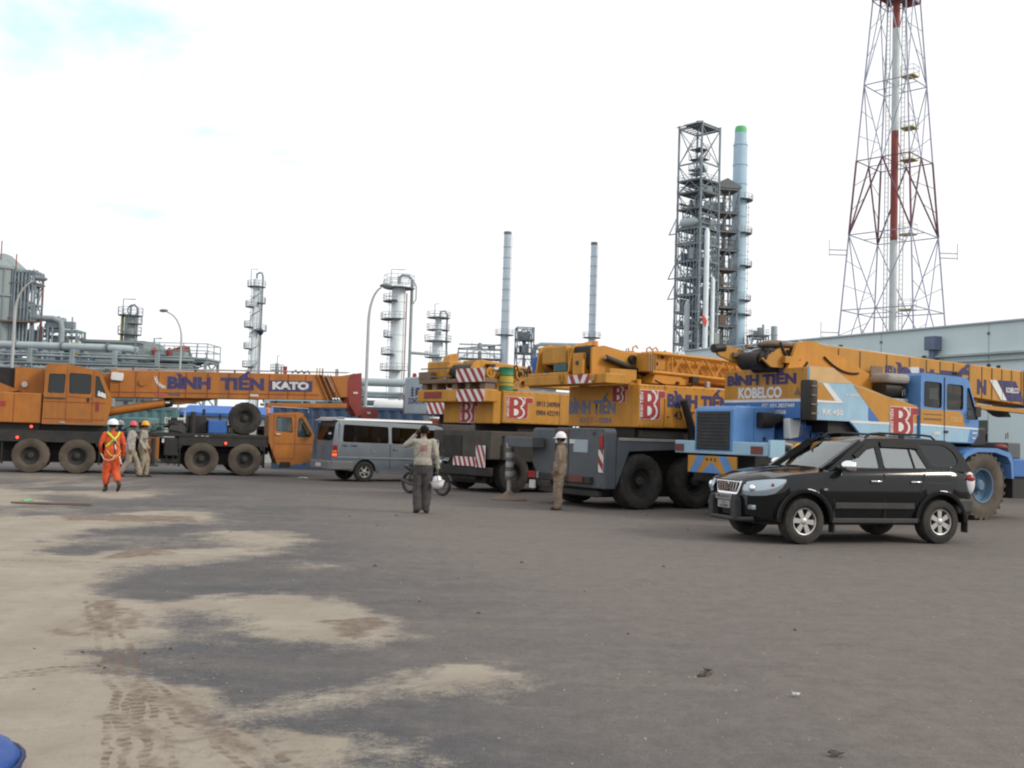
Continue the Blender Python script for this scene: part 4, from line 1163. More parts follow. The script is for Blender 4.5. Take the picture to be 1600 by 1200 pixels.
t = frame_tower('plant_deck_structure', 'grey raised deck with railings right of the big left pipe', (-26.5, 81, 0), R(-2), 5.4, 3, [3, 6.0, 6.75], m='plant_steel', dm='plant_steel', w=.2, decks=[2])
box('tank', 'vessel_grey', t, -2.4, .8, -.9, .9, 6.9, 7.4)
MB().prism_y([(-.9, 7.4), (.6, 7.9), (.8, 7.0), (.3, 7.0)], -.6, .6).build('hood', 'boom_red', t)
for k in range(9):
    x = q.uniform(-2.4, 2.5)
    MB().cyl((x, q.uniform(-1, 1), 6.8), (x, 0, q.uniform(7.4, 8.2)), .05, n=6).build('stub_pipe', 'plant_dark', t)
MB().tube([(-1.8, -.5, 6.9), (-1.8, -.5, 8.4), (-1.2, -.5, 8.4)], .06, 6).build('vent', 'plant_steel', t)
for k in range(3):
    MB().lathe([(0.01, 6.9), (.22, 6.95), (.22, 7.5), (0.01, 7.7)], 12, c=(-1.6 + k * .6, -.9, 0)).build('valve', q.choice(('rust_red', 'plant_dark')), t, smooth=40)

t = thing('pipe_rack', 'middle pipe rack seen between van roof and street lamp', 'pipe rack', (-13, 70, 0), R(1))
for y, z, r, m in ((-.5, 4.95, .28, 'stack_grey'), (.4, 4.2, .16, 'plant_steel'), (-.4, 4.0, .13, 'plant_dark'), (.2, 3.55, .2, 'vessel_grey'), (-.6, 3.2, .10, 'plant_steel'), (.6, 2.9, .16, 'plant_dark'), (-.5, 2.5, .14, 'plant_yellow'), (0, 2.1, .2, 'vessel_grey')):
    MB().tube([(-4, y, z), (16, y, z)], r, 10).build('pipe', m, t, smooth=50)
for k in range(7):
    x = -3.5 + k * 3.1
    for y in (-1, 1):
        box('post', 'stack_grey', t, x - .13, x + .13, y - .13, y + .13, 0, 4.75)
    for z in (2.3, 3.3, 4.4):
        box('crossbeam', 'plant_dark', t, x - .1, x + .1, -1.1, 1.1, z, z + .16)
    if k < 6:
        MB().bar((x, -1, .3), (x + 3.1, -1, 4.3), .10).build('brace', 'plant_steel', t)
t = thing('horizontal_tank', 'small white horizontal tank with domed end beyond van roof', 'tank', (-8.9, 66, 0))
MB().lathe([(.01, 0), (.32, .08), (.42, .3), (.42, 2.6), (.32, 2.85), (.01, 2.95)], 20, axis='x', c=(0, 0, 3.25)).build('shell', 'plastic_white', t, smooth=45)
for x in (.6, 2.2):
    box('saddle', 'plant_dark', t, x - .1, x + .1, -.4, .4, 0, 2.95)

# ================================================================== YARD BACKGROUND: containers, cabins
def container(loc, rz, L_, H_, W_, m, label):
    t = thing('shipping_container', label, 'container', loc, rz, 'containers behind the cranes')
    def corr(y, sgn):
        b = MB(); pts = []
        x = .12; k = 0
        while x < L_ - .12:
            pts.append((x, y + (0 if k % 4 in (0, 1) else sgn * .045))); x += .09 if k % 2 else .13; k += 1
        pts.append((L_ - .1, y))
        for (x0, y0), (x1, y1) in zip(pts[:-1], pts[1:]):
            b.add([(x0, y0, .16), (x1, y1, .16), (x1, y1, H_ - .1), (x0, y0, H_ - .1)], [(0, 1, 2, 3)])
        return b.build('side_panel', m, t)
    corr(0, 1); corr(W_, -1)
    box('base_rail', m, t, 0, L_, -.01, W_ + .01, 0, .17); box('top_rail', m, t, 0, L_, -.01, W_ + .01, H_ - .12, H_)
    for x in (0, L_ - .14):
        for y in (-.015, W_ - .125):
            box('corner_post', m, t, x, x + .14, y, y + .14, .0, H_ + .005)
    for x in (.01, L_ - .05):
        box('end_panel', m, t, x, x + .04, .1, W_ - .1, .16, H_ - .1)
    for k in range(4):
        MB().cyl((L_ + .02, .35 + k * .5, .2), (L_ + .02, .35 + k * .5, H_ - .2), .02, n=6).build('lock_rod', 'steel', t)
    return t
container((-9.6, 41.4, 0), R(-2), 6.06, 2.6, 2.44, 'container_blue', 'blue corrugated container behind orange carrier cab and van')
container((-21.5, 47, 0), R(3), 6.06, 2.4, 2.44, 'teal', 'teal container behind the two walking workers')
container((-4.6, 47.4, 0), R(4), 6.06, 2.3, 2.44, 'container_red', 'red container glimpsed past the van roof')
t = thing('site_cabin', 'white site cabin under bright blue tarpaulin roof beyond orange crane', 'cabin', (-15.2, 48, 0), R(2))
box('wall', 'site_white', t, 0, 4.6, 0, 2.6, 0, 2.1)
MB().prism_x([(-.3, 2.1), (2.9, 2.1), (2.9, 2.3), (1.3, 2.62), (-.3, 2.25)], -.25, 4.9).build('tarpaulin_roof', 'tarp_blue', t)
for x in (.5, 1.9, 3.3):
    box('window', 'glass_dark', t, x, x + .8, -.02, -.005, 1.0, 1.7)
t = thing('welding_set', 'white boxy generator set standing behind orange crane deck', 'generator', (-14.7, 43.5, 0), R(5))
box('housing', 'site_white', t, 0, .95, 0, 1.4, .35, 1.95, bevel=.04)
box('vent', 'dark_grey', t, .15, .8, -.012, 0, 1.5, 1.85)
box('skid', 'black_steel', t, -.1, 1.05, .1, 1.3, .05, .35)
MB().cyl((.75, .4, 1.95), (.75, .4, 2.25), .04).build('exhaust', 'steel', t)
t = thing('machine_trailer', 'low teal machine trailer behind the orange crane cab', 'trailer', (-18.6, 43, 0), R(4))
box('bed', 'teal_dark', t, 0, 3.4, 0, 2, .8, 1.1); box('hood', 'teal', t, .2, 2.0, .2, 1.8, 1.1, 1.75, bevel=.05); box('hood', 'teal', t, 2.15, 3.3, .2, 1.8, 1.1, 1.9, bevel=.05)
for x in (.7, 2.6):
    for y in (.15, 1.85):
        wheel(t, x, y, .4, .4, .25, -1 if y < 1 else 1)

# ================================================================== CRANES
def cab(parent, name, outline, y0, y1, holes, m, gl, th=.05, glass_edges=(), label=None, side_mats=None):
    """hollow cab: two side plates with openings, edge plates round the outline, panes set into the openings"""
    b = MB()
    b.holed(outline, holes, lambda a, c, t: (a, y0 + t, c), th)
    b.holed(outline, holes, lambda a, c, t: (a, y1 - t, c), th)
    n = len(outline)
    panes = []
    for i in range(n):
        (x0, z0), (x1, z1) = outline[i], outline[(i + 1) % n]
        d = Vector((x1 - x0, z1 - z0)).normalized()
        nrm = Vector((-d.y, d.x))
        cx = sum(p[0] for p in outline) / n; cz = sum(p[1] for p in outline) / n
        if nrm.dot(Vector((cx - x0, cz - z0))) < 0:
            nrm = -nrm
        q = lambda y, k: [(x0 + nrm.x * k, y, z0 + nrm.y * k), (x1 + nrm.x * k, y, z1 + nrm.y * k)]
        if i in glass_edges:
            fr = .07
            L = math.hypot(x1 - x0, z1 - z0)
            def fn(a, c, t, x0=x0, z0=z0, d=d, nrm=nrm):
                return (x0 + d.x * a + nrm.x * t, c, z0 + d.y * a + nrm.y * t)
            hole = rect(fr, L - fr, y0 + th + fr, y1 - th - fr, .04)
            b.holed([(0, y0 + th), (L, y0 + th), (L, y1 - th), (0, y1 - th)], [hole], fn, th * .9)
            panes.append([fn(a, c, .02) for a, c in hole])
        else:
            b.add(q(y0 + th, .002) + q(y1 - th, .002) + q(y0 + th, th) + q(y1 - th, th), [(0, 1, 3, 2), (4, 6, 7, 5), (0, 4, 5, 1), (2, 3, 7, 6)])
    shell = b.build(name, m, parent, bevel=0, label=label)
    for h in holes:
        for yy in (y0 + .022, y1 - .022):
            MB().add([(a, yy, c) for a, c in h], [tuple(range(len(h)))]).build('pane', gl, shell)
            k = len(h)
            s = MB()
            ca = sum(p[0] for p in h) / k; cc = sum(p[1] for p in h) / k
            sg = -1 if yy == y0 + .022 else 1
            ye = (y0 - .006) if sg < 0 else (y1 + .006)
            inn = [(ca + (a - ca) * .955, cc + (c - cc) * .955) for a, c in h]
            s.add([(a, ye, c) for a, c in h] + [(a, ye, c) for a, c in inn] + [(a, yy, c) for a, c in inn], [(i, (i + 1) % k, k + (i + 1) % k, k + i) for i in range(k)] + [(k + i, k + (i + 1) % k, 2 * k + (i + 1) % k, 2 * k + i) for i in range(k)])
            s.build('window_seal', 'rubber', shell)
    for p in panes:
        MB().add(p, [tuple(range(len(p)))]).build('windscreen', gl, shell)
    xs = [p[0] for p in outline]; zs = [p[1] for p in outline]
    x0, x1, z0 = min(xs), max(xs), min(zs)
    ym = (y0 + y1) / 2
    st = MB().box(x0 + .3 * (x1 - x0), x0 + .55 * (x1 - x0), ym - .25, ym + .25, z0 + .35, z0 + .5)
    st.box(x0 + .22 * (x1 - x0), x0 + .30 * (x1 - x0), ym - .25, ym + .25, z0 + .4, z0 + 1.15)
    st.build('seat', 'interior', shell, bevel=.02)
    return shell

def side_fn(x0, z0, y):
    return lambda a, c, t: (x0 + a, y + t, z0 + c)
def rear_fn(y0, z0, x):            # a runs towards -y
    return lambda a, c, t: (x + t, y0 - a, z0 + c)
UP_SIDE = (Matrix.Rotation(R(90), 4, 'X') @ Matrix.Rotation(R(90), 4, 'Z')).to_euler()
UP_REAR = (Matrix.Rotation(R(-90), 4, 'Z') @ Matrix.Rotation(R(90), 4, 'X') @ Matrix.Rotation(R(90), 4, 'Z')).to_euler()
def chimp(x):
    return x

def hose(parent, pts, r=.018, m='rubber', name='hose'):
    return MB().tube(pts, r, 6).build(name, m, parent, smooth=60)

def catenary(a, b, sag, n=8):
    return [(a[0] + (b[0] - a[0]) * t, a[1] + (b[1] - a[1]) * t, a[2] + (b[2] - a[2]) * t - sag * 4 * t * (1 - t)) for t in [i / n for i in range(n + 1)]]

# ------------------------------------------------------------------ orange truck crane on the left
K = thing('truck_crane', 'orange four-axle truck crane parked at left, white letters on blue boom plate', 'crane', (-15.466, 33.364, 0), R(21), 'mobile cranes in the yard')
for x in (0, 1.35, 5.15, 6.55):
    wheel(K, x, -1.14, .55, .55, .31, -1, spin=x * 1.7)
    wheel(K, x, 1.14, .55, .55, .31, 1, spin=x)
    if x < 2:
        wheel(K, x, -.80, .55, .55, .30, -1, spin=x + 1); wheel(K, x, .80, .55, .55, .30, 1, spin=x + 2)
for x in (0, 1.35, 5.15, 6.55):
    MB().cyl((x, -1.1, .55), (x, 1.1, .55), .12).build('axle', 'black_steel', K)
box('carrier_frame', 'black_steel', K, -2.6, 7.4, -.55, .55, .72, 1.18, bevel=.02)
box('deck', 'black_steel', K, 2.35, 7.25, -1.28, 1.28, 1.26, 1.38, bevel=.015)
box('deck', 'black_steel', K, -1.5, 2.35, -1.25, 1.25, 1.2, 1.34, bevel=.015)
for x0, x1 in ((-1.1, 2.05), (4.35, 7.2)):
    for s in (-1, 1):
        MB().prism_y([(x0, .85), (x0 + .12, .85), (x0 + .3, 1.16), (x1 - .3, 1.16), (x1 - .12, .85), (x1, .85), (x1, 1.2), (x0, 1.2)], s * 1.25, s * .95).build('mudguard', 'black_steel', K)
for x in (-.82, 2.0, 4.45, 7.18):
    box('mud_flap', 'rubber', K, x - .02, x + .02, -1.28, -.95, .28, .95)
for x0 in (2.45, 3.3):
    b = box('outrigger_box', 'kato_orange' if x0 > 3 else 'black_steel', K, x0 + .12, x0 + .50, -1.27, 1.27, .48, 1.22, bevel=.02)
MB().cyl((3.62, -1.4, .34), (3.62, -1.4, 1.2), .07).build('outrigger_jack', 'black_steel', K)
MB().cyl((3.62, -1.4, .28), (3.62, -1.4, .34), .2, .16).build('jack_foot', 'black_steel', K)
box('fuel_tank', 'black_steel', K, 3.95, 4.4, -1.25, -.6, .62, 1.22, bevel=.04)
box('air_tank', 'black_steel', K, 2.2, 2.5, -1.2, -.7, .5, 1.1, bevel=.05)
box('plate', 'plate_white', K, 3.88, 3.95, -1.29, -1.275, 1.05, 1.18)
# engine and gear on the deck
box('engine_cover', 'black_steel', K, 4.7, 5.3, -.8, .7, 1.38, 1.98, bevel=.03)
box('battery_box', 'tarp_blue', K, 5.34, 5.95, -1.05, -.2, 1.4, 1.84, bevel=.03)
box('tool_box', 'dark_grey', K, 4.1, 4.6, -1.1, -.4, 1.38, 1.62, bevel=.02)
MB().cyl((4.85, -.9, 1.38), (4.85, -.9, 2.1), .09).build('air_cleaner', 'black_steel', K, smooth=40)
MB().cyl((5.2, -.7, 1.98), (5.2, -.7, 2.2), .05).build('exhaust', 'black_steel', K, smooth=40)
MB().cyl((5.75, -.5, 1.84), (5.75, -.5, 2.05), .03).build('filler_neck', 'black_steel', K)
MB().ell((4.35, -.7, 1.62), (.3, .25, .18)).build('sling_heap', 'grease_black', K, smooth=60)
hose(K, catenary((3.4, -1.2, 1.36), (4.6, -1.1, 1.36), -.12)); hose(K, catenary((2.6, -1.1, 1.36), (3.6, -1.1, 1.4), -.2))
sp = wheel(K, 6.52, -1.0, 1.94, .55, .30, -1, rm='black_steel', tm='tyre', name='spare_wheel')
box('spare_carrier', 'black_steel', K, 6.35, 6.7, -.84, -.7, 1.38, 2.0)
# carrier cab
out = [(7.30, 1.18), (7.28, 2.05), (7.36, 2.15), (8.30, 2.21), (8.46, 2.14), (8.86, 1.40), (8.88, .66), (8.60, .50), (7.95, .36), (7.62, .42)]
cc = cab(K, 'carrier_cab', out, -1.32, -.15, [rpoly([(7.52, 1.56), (8.10, 1.50), (8.04, 2.02), (7.54, 2.04)], .05), rpoly([(8.26, 1.36), (8.70, 1.36), (8.76, 1.46), (8.40, 2.02), (8.28, 2.02)], .06)], 'kato_orange', 'glass_clear', glass_edges=(4,))
for a, b_ in (((7.46, .62), (7.46, 2.08)), ((8.18, .62), (8.18, 2.08)), ((7.46, .62), (8.18, .62)), ((7.46, 2.08), (8.18, 2.08)), ((7.46, 1.12), (8.18, 1.12)), ((8.18, 1.12), (8.8, 1.12))):
    MB().bar((a[0], -1.323, a[1]), (b_[0], -1.323, b_[1]), .012).build('door_gap', 'boom_red', cc)
box('door_handle', 'chrome', cc, 7.54, 7.68, -1.36, -1.33, 1.42, 1.46)
box('step', 'black_steel', cc, 7.7, 8.05, -1.34, -1.2, .30, .5)
MB().tube([(8.45, -1.33, 2.1), (8.55, -1.55, 2.05), (8.9, -1.6, 2.05), (8.9, -1.6, 1.8)], .014, 6).build('mirror_arm', 'black_steel', cc)
box('mirror', 'black_steel', cc, 8.86, 8.92, -1.68, -1.52, 1.5, 1.85, bevel=.02)
MB().lathe([(.01, .17), (.07, .14), (.075, 0)], 12, c=(7.28, -1.0, 2.16)).build('beacon', 'lamp_amber', cc, smooth=40)
MB().tube([(7.35, -1.3, 2.24), (7.35, -1.3, 2.36), (8.6, -1.3, 2.34), (8.6, -1.3, 2.2)], .018, 6).build('roof_rail', 'steel', cc)
box('front_bumper', 'kato_orange', K, 8.55, 8.9, -.1, 1.28, .45, .95, bevel=.03)
# slewing upper
box('slew_ring', 'grease_black', K, .2, 2.2, -.95, .95, 1.34, 1.54)
box('under_tray', 'grease_black', K, -3.4, .2, -1.1, 1.1, 1.345, 1.555)  # black box stands in for the dark gap under the upper body
for x0, x1 in ((-1.4, 2.2), (4.4, 7.3)):
    for s in (-1, 1):
        box('side_skirt', 'black_steel', K, x0, x1, min(s * 1.27, s * 1.22), max(s * 1.27, s * 1.22), .98, 1.255)
box('drive_line', 'grease_black', K, -1.2, 2.1, -.6, .6, .32, .72)  # dark box added for the shade between the rear wheels
box('drive_line', 'grease_black', K, 4.5, 7.2, -.6, .6, .34, .72)  # dark box added for the shade between the front wheels
box('gear_case', 'grease_black', K, 2.3, 4.4, -.5, .5, .5, .72)  # dark block added to deepen the shade below the frame
up = box('upper_body', 'kato_orange', K, -3.6, .24, -1.27, 1.27, 1.56, 2.50, bevel=.03)
for x in (-.55, -2.0):
    box('panel_gap', 'boom_red', up, x - .008, x + .008, -1.276, -1.268, 1.6, 2.46)
box('warning_plate', 'sign_red', up, -1.15, -.78, -1.283, -1.271, 2.06, 2.22)
box('upper_frame', 'black_steel', K, -.5, 2.15, -.44, .75, 1.56, 2.35)
MB().prism_y([(-.62, 2.5), (.22, 2.5), (.26, 3.30), (-.62, 3.34)], -.62, -.52).build('boom_bracket', 'kato_orange', K)
MB().prism_y([(-3.4, 2.5), (-.8, 2.5), (-.45, 2.58), (-1.4, 2.95), (-2.8, 3.35), (-3.4, 3.3)], -.75, -.62).build('boom_bracket', 'kato_orange', K)
MB().cyl((-.32, -.70, 2.78), (-.32, -.60, 2.78), .09).build('pivot_pin', 'plate_white', K, smooth=40)
MB().cyl((-1.6, -.5, 2.9), (-1.6, .5, 2.9), .34, n=20).build('winch_drum', 'grease_black', K, smooth=40)
box('rear_shroud', 'grease_black', K, -1.3, -.64, -.5, .5, 2.5, 3.3)
out = [(.27, 1.55), (.30, 3.36), (.38, 3.45), (.98, 3.46), (1.92, 3.29), (2.32, 2.36), (2.15, 1.57)]
oc = cab(K, 'operator_cab', out, -1.32, -.48, [rpoly([(.40, 2.54), (.88, 2.54), (.90, 3.15), (.42, 3.14)], .06), rpoly([(1.02, 2.54), (1.66, 2.54), (1.66, 3.17), (1.00, 3.19)], .07), rpoly([(1.78, 2.44), (2.16, 2.44), (1.88, 3.12), (1.78, 3.14)], .05)], 'kato_orange', 'glass_dark', glass_edges=(4,))
for a, b_ in (((.95, 1.66), (.95, 3.3)), ((1.72, 1.66), (1.72, 3.3)), ((.95, 1.66), (1.72, 1.66)), ((1.0, 2.44), (1.7, 2.40))):
    MB().bar((a[0], -1.323, a[1]), (b_[0], -1.323, b_[1]), .012).build('door_gap', 'boom_red', oc)
MB().bar((.30, -1.34, 2.38), (.92, -1.34, 2.38), .03).build('grab_rail', 'dark_grey', oc)
box('door_handle', 'grease_black', oc, 1.56, 1.62, -1.35, -1.33, 2.3, 2.42)
box('vent', 'boom_red', oc, 1.82, 1.92, -1.332, -1.323, 2.0, 2.3)
box('step_plate', 'pale_grey', oc, .78, .94, -1.335, -1.323, 1.58, 1.64)
MB().add([(1.86, -1.36, 2.50), (2.12, -1.36, 2.42), (2.1, -1.36, 2.56), (1.88, -1.36, 2.66)], [(0, 1, 2, 3)]).build('mirror', 'plastic_white', oc)
MB().tube([(1.9, -1.33, 2.7), (1.95, -1.37, 2.6)], .012, 6).build('mirror_arm', 'black_steel', oc)
# boom
def slab(x0, za0, zb0, x1, za1, zb1, y0, y1, slant=0):
    return MB().prism_y([(x0, za0), (x1, za1), (x1 + slant, zb1), (x0, zb0)], y0, y1)
bm = slab(-2.6, 2.60, 3.26, 2.3, 2.60, 3.26, -.42, .42).build('boom_heel', 'kato_orange', K)
bm = slab(2.2, 2.48, 3.39, 9.55, 2.69, 3.58, -.5, .42, -.32).build('boom', 'kato_orange', K, bevel=.02)
BZ = lambda x: 2.48 + (x - 2.2) * .0286
for x in (2.5, 3.0, 3.72, 4.6, 5.3, 6.0, 6.7, 7.35, 8.0, 8.6):
    MB().bar((x, -.506, BZ(x) + .02), (x, -.506, BZ(x) + .88), .022, .014).build('rib', 'boom_red', bm)
MB().bar((2.25, -.507, BZ(2.25) + .18), (9.1, -.507, BZ(9.1) + .18), .012, .02).build('seam', 'boom_red', bm)
for x, w in ((8.98, .10), (9.16, .14), (9.36, .10)):
    MB().bar((x + .42, -.515, BZ(x) + .0), (x, -.515, BZ(x) + .9), w, .03).build('collar', 'kato_orange', bm)
    MB().bar((x + .52, -.517, BZ(x) + .0), (x + .10, -.517, BZ(x) + .9), .014, .03).build('collar_edge', 'grease_black', bm)
MB().tube([(9.35, -.54, 3.5), (9.62, -.54, 2.98)], .016, 6).build('rod', 'plate_white', bm)
slab(9.3, 2.78, 3.54, 10.2, 2.82, 3.60, -.43, .34).build('boom_section', 'kato_orange', K, bevel=.015)
MB().prism_y([(10.12, 3.42), (10.2, 3.64), (10.60, 3.72), (10.66, 2.22), (10.48, 2.14), (10.2, 2.58), (10.12, 2.86)], -.44, -.36).build('boom_head', 'boom_red', K)
MB().prism_y([(9.95, 3.40), (10.05, 3.62), (10.60, 3.72), (10.66, 2.22), (10.45, 2.14), (10.12, 2.62), (9.95, 2.86)], .26, .34).build('boom_head', 'boom_red', K)
for x, z in ((10.42, 3.5), (10.3, 3.08), (10.5, 2.5)):
    MB().lathe([(.05, -.05), (.2, -.09), (.17, 0), (.2, .09), (.05, .05)], 20, axis='y', c=(x, -.05, z)).build('sheave', 'grease_black', K, smooth=30)
box('decal', 'plate_white', K, 10.32, 10.48, -.455, -.445, 2.96, 3.02)
MB().prism_y([(10.5, 2.46), (11.24, 2.44), (11.28, 2.14), (10.9, 2.06), (10.66, 2.12)], -.42, .1).build('hook_block', 'boom_red', K)
box('decal', 'plate_white', K, 10.86, 10.98, -.432, -.422, 2.26, 2.32)
MB().tube([(11.0, -.15, 2.1), (11.05, -.15, 1.95), (10.95, -.15, 1.86), (10.86, -.15, 1.94)], .03, 8).build('hook', 'grease_black', K, smooth=60)
slab(7.3, 2.36, 2.50, 10.1, 2.44, 2.60, -.5, -.1).build('fly_jib', 'kato_orange', K, bevel=.01)
for x in (7.6, 8.6, 9.5):
    box('jib_hanger', 'grease_black', K, x, x + .08, -.45, -.15, 2.46, 2.72)
slab(7.2, 2.58, 2.63, 9.9, 2.65, 2.70, -.48, -.4).build('guide_bar', 'light_blue', K)
MB().prism_y([(4.15, 2.54), (5.7, 2.58), (4.5, 2.34), (4.15, 2.32)], -.3, .25).build('cylinder_bracket', 'kato_orange', K)
MB().cyl((1.9, -.28, 1.94), (3.95, -.28, 2.36), .145, n=18).build('lift_cylinder', 'kato_orange', K, smooth=40)
MB().cyl((3.95, -.28, 2.36), (4.18, -.28, 2.41), .155, n=18).build('cylinder_gland', 'grease_black', K, smooth=40)
box('decal', 'plate_white', K, 3.96, 4.10, -.455, -.43, 2.36, 2.41)
MB().prism_y(rpoly([(2.22, 3.06), (2.60, 3.04), (2.62, 3.30), (2.24, 3.32)], .06), -.60, -.52).build('work_lamp', 'plastic_white', bm)
MB().cyl((3.22, -.52, 3.02), (3.22, -.56, 3.02), .12, n=18).build('hub_cover', 'kato_orange', bm, smooth=40)
arc = [(3.62 + .42 * math.cos(R(a)) + .36, 3.26 + .42 * math.sin(R(a))) for a in range(185, 266, 10)]
arc2 = [(3.62 + .33 * math.cos(R(a)) + .36, 3.26 + .33 * math.sin(R(a))) for a in range(265, 184, -10)]
MB().prism_y(arc + arc2, -.515, -.505).build('angle_gauge', 'plate_white', bm)
for a in range(190, 262, 17):
    MB().cyl((3.98 + .375 * math.cos(R(a)), -.518, 3.26 + .375 * math.sin(R(a))), (3.98 + .375 * math.cos(R(a)), -.514, 3.26 + .375 * math.sin(R(a))), .018, n=6).build('gauge_mark', 'letter_dark', bm)
ta = math.atan(.0286)
trot = (Matrix.Rotation(-ta, 4, 'Y') @ Euler(SIDE).to_matrix().to_4x4()).to_euler()
text('BÌNH', 'letter_blue', bm, (4.0, -.505, 2.87), trot, .385, 1.40, .06)
text('TIẾN', 'letter_blue', bm, (5.72, -.505, 2.915), trot, .385, 1.46, .06)
kp = slab(7.34, 2.92, 3.29, 8.84, 2.96, 3.33, -.512, -.502).build('name_plate', 'letter_blue', bm)
text('KATO', 'plate_white', kp, (7.46, -.514, 3.0), trot, .25, 1.26, .06)
for x0, x1, m in ((3.6, 3.95, 'print_red'), (4.05, 4.42, 'carrier_grey'), (6.7, 7.0, 'plate_white')):
    box('decal', m, bm, x0, x1, -.512, -.503, BZ(x0) + .10, BZ(x0) + .17)
# rails, hoist ropes and posts over the boom
for y in (-.3, .2):
    MB().tube([(2.0, y, 3.46), (10.2, y, 3.72)], .014, 5).build('hoist_rope', 'steel', K)
for x in (2.9, 4.9, 6.2):
    MB().cyl((x, -.2, BZ(x) + .9), (x, -.2, BZ(x) + 1.02), .03, n=8).build('rope_guide', 'grease_black', K)
box('rope_post', 'boom_red', K, 7.85, 7.97, -.3, -.2, 3.55, 3.82)
for x in (9.02, 9.12, 9.22, 9.7, 9.76):
    MB().cyl((x, -.3, 3.56), (x, -.3, 3.82), .022, n=6).build('pin', 'plant_yellow' if x < 9.15 else 'grease_black', K)
hp = [(8.15 + .07 * i, -.25 + .04 * (i % 2), 3.6 + .05 * (i % 3)) for i in range(10)]
MB().tube(hp, .03, 6).build('chain_heap', 'grease_black', K)
for x, z in ((-.4, 1.10), (-.02, 1.45), (5.9, 1.08)):
    MB().ell((x, -1.295, z), (.045, .03, .045)).build('marker_lamp', 'lamp_red_lit', K, smooth=60)
for x in (4.9, 5.1, 5.25):
    box('decal', 'plate_white', K, x, x + .1, -1.29, -1.283, 1.29, 1.31)
# hooks and lifting eyes on the sides
for x in (4.05, 4.25):
    MB().tube([(x, -1.2, .7), (x, -1.2, .4), (x + .06, -1.2, .33), (x + .12, -1.2, .4)], .02, 6).build('hook', 'black_steel', K)

# ------------------------------------------------------------------ grey crane at the back
G = thing('truck_crane', 'pale grey crane with blue-black characters, mostly hidden behind yellow crane', 'crane', (-2.15, 36.4, 0), R(38), 'mobile cranes in the yard')
cw = box('counterweight', 'grey_crane', G, -1.0, 1.2, -1.3, 1.55, 2.28, 3.62, bevel=.06)
fn = rear_fn(1.36, 2.40, -1.012)
b = MB()
def stroke(a0, c0, a1, c1, w=.035):
    p, q_ = Vector(fn(a0, c0, 0)), Vector(fn(a1, c1, 0))
    b.bar(p, q_, .012, w)
for cx, st in ((.28, [(0, .0, .2, .0), (.02, .1, .18, .1), (.1, 0, .1, .28), (0, .2, .2, .2), (.03, .28, .17, .28)]), (.62, [(0, 0, 0, .28), (.08, 0, .08, .28), (.16, .0, .16, .28), (.0, .14, .2, .14), (.2, 0, .2, .28)]), (.96, [(0, .28, .22, .28), (.03, .16, .2, .16), (.05, 0, .08, .16), (.17, 0, .16, .28), (0, .05, .05, .12)])):
    for s_ in st:
        stroke(cx + s_[0], .55 + s_[1], cx + s_[2], .55 + s_[3])
b.build('lettering', 'letter_blue', cw)
text('DONG PHU', 'letter_blue', cw, (-1.006, 1.22, 2.66), REAR, .22, 1.05, .03)
striped('hazard_board', cw, 1.35, .42, rear_fn(-.02 + .0, 2.30, -1.03), sw=.17, slope=.75, flip=True)
box('edge_strip', 'print_red', cw, -1.01, -.8, 1.55, 1.565, 2.3, 3.0)
MB().lathe([(.01, .16), (.07, .14), (.08, 0)], 12, c=(-.8, 1.2, 3.62)).build('beacon', 'lamp_red', cw, smooth=40)
box('upper_body', 'grey_crane', G, 1.2, 5, -1.25, 1.25, 2.1, 3.2, bevel=.04)
box('carrier', 'dark_grey', G, -1.2, 8.2, -1.25, 1.25, .85, 1.95, bevel=.03)
box('turntable', 'grease_black', G, .2, 2.6, -1.0, 1.0, 1.95, 2.28)
for x in (-.2, 1.3, 5.2, 6.7):
    wheel(G, x, -1.1, .55, .55, .32, -1); wheel(G, x, 1.1, .55, .55, .32, 1)
slab(-.2, 3.62, 4.2, 9.5, 3.62, 4.15, -.4, .4).build('boom', 'grey_crane', G, bevel=.03)

# ------------------------------------------------------------------ yellow truck crane seen from the rear
Y3 = thing('truck_crane', 'yellow crane seen from behind with striped boards on stacked counterweights', 'crane', (-1.0535, 29.9576, 0), R(40), 'mobile cranes in the yard')
ub = box('upper_body', 'crane_yellow', Y3, 0, 4.2, -1.25, 1.25, 1.99, 2.91, bevel=.02)
for x in (.02, 2.2):
    box('panel_gap', 'plant_brown', ub, x, x + .015, -1.258, -1.25, 2.02, 2.9)
rc = box('rear_casing', 'crane_yellow', Y3, -.30, 0, -1.2, 1.15, 1.96, 2.88, bevel=.03)
bt_sign(ub, side_fn(.12, 2.13, -1.262), 1.02, .62)
text('BÌNH TIẾN', 'white_paint', ub, (.235, -1.266, 2.18), UP_SIDE, .075, .52, .02)
bt_sign(rc, rear_fn(.32, 1.98, -.312), .86, .62)
text('BÌNH TIẾN', 'white_paint', rc, (-.316, .22, 2.04), UP_REAR, .07, .5, .02)
text('0913 240904', 'letter_dark', ub, (1.28, -1.256, 2.52), SIDE, .15, .92, .03)
text('0904 432191', 'letter_dark', ub, (1.28, -1.256, 2.26), SIDE, .15, .92, .03)
box('top_deck', 'pale_grey', Y3, .6, 3.4, -1.2, 1.2, 2.915, 2.98)
s1 = box('counterweight', 'crane_yellow', Y3, -.78, -.28, -1.38, 1.86, 2.56, 2.92, bevel=.03)
striped('hazard_board', s1, 1.28, .34, rear_fn(-.12, 2.565, -.796), sw=.155, slope=.80, flip=True)
box('name_plate', 'boom_red', s1, -.79, -.782, .62, 1.5, 2.66, 2.86)
s2 = box('counterweight', 'plant_brown', Y3, -.80, -.30, -1.36, 1.78, 3.10, 3.22, bevel=.02)
striped('hazard_board', s2, 1.3, .38, rear_fn(-.1, 3.12, -.816), sw=.155, slope=.80, flip=True)
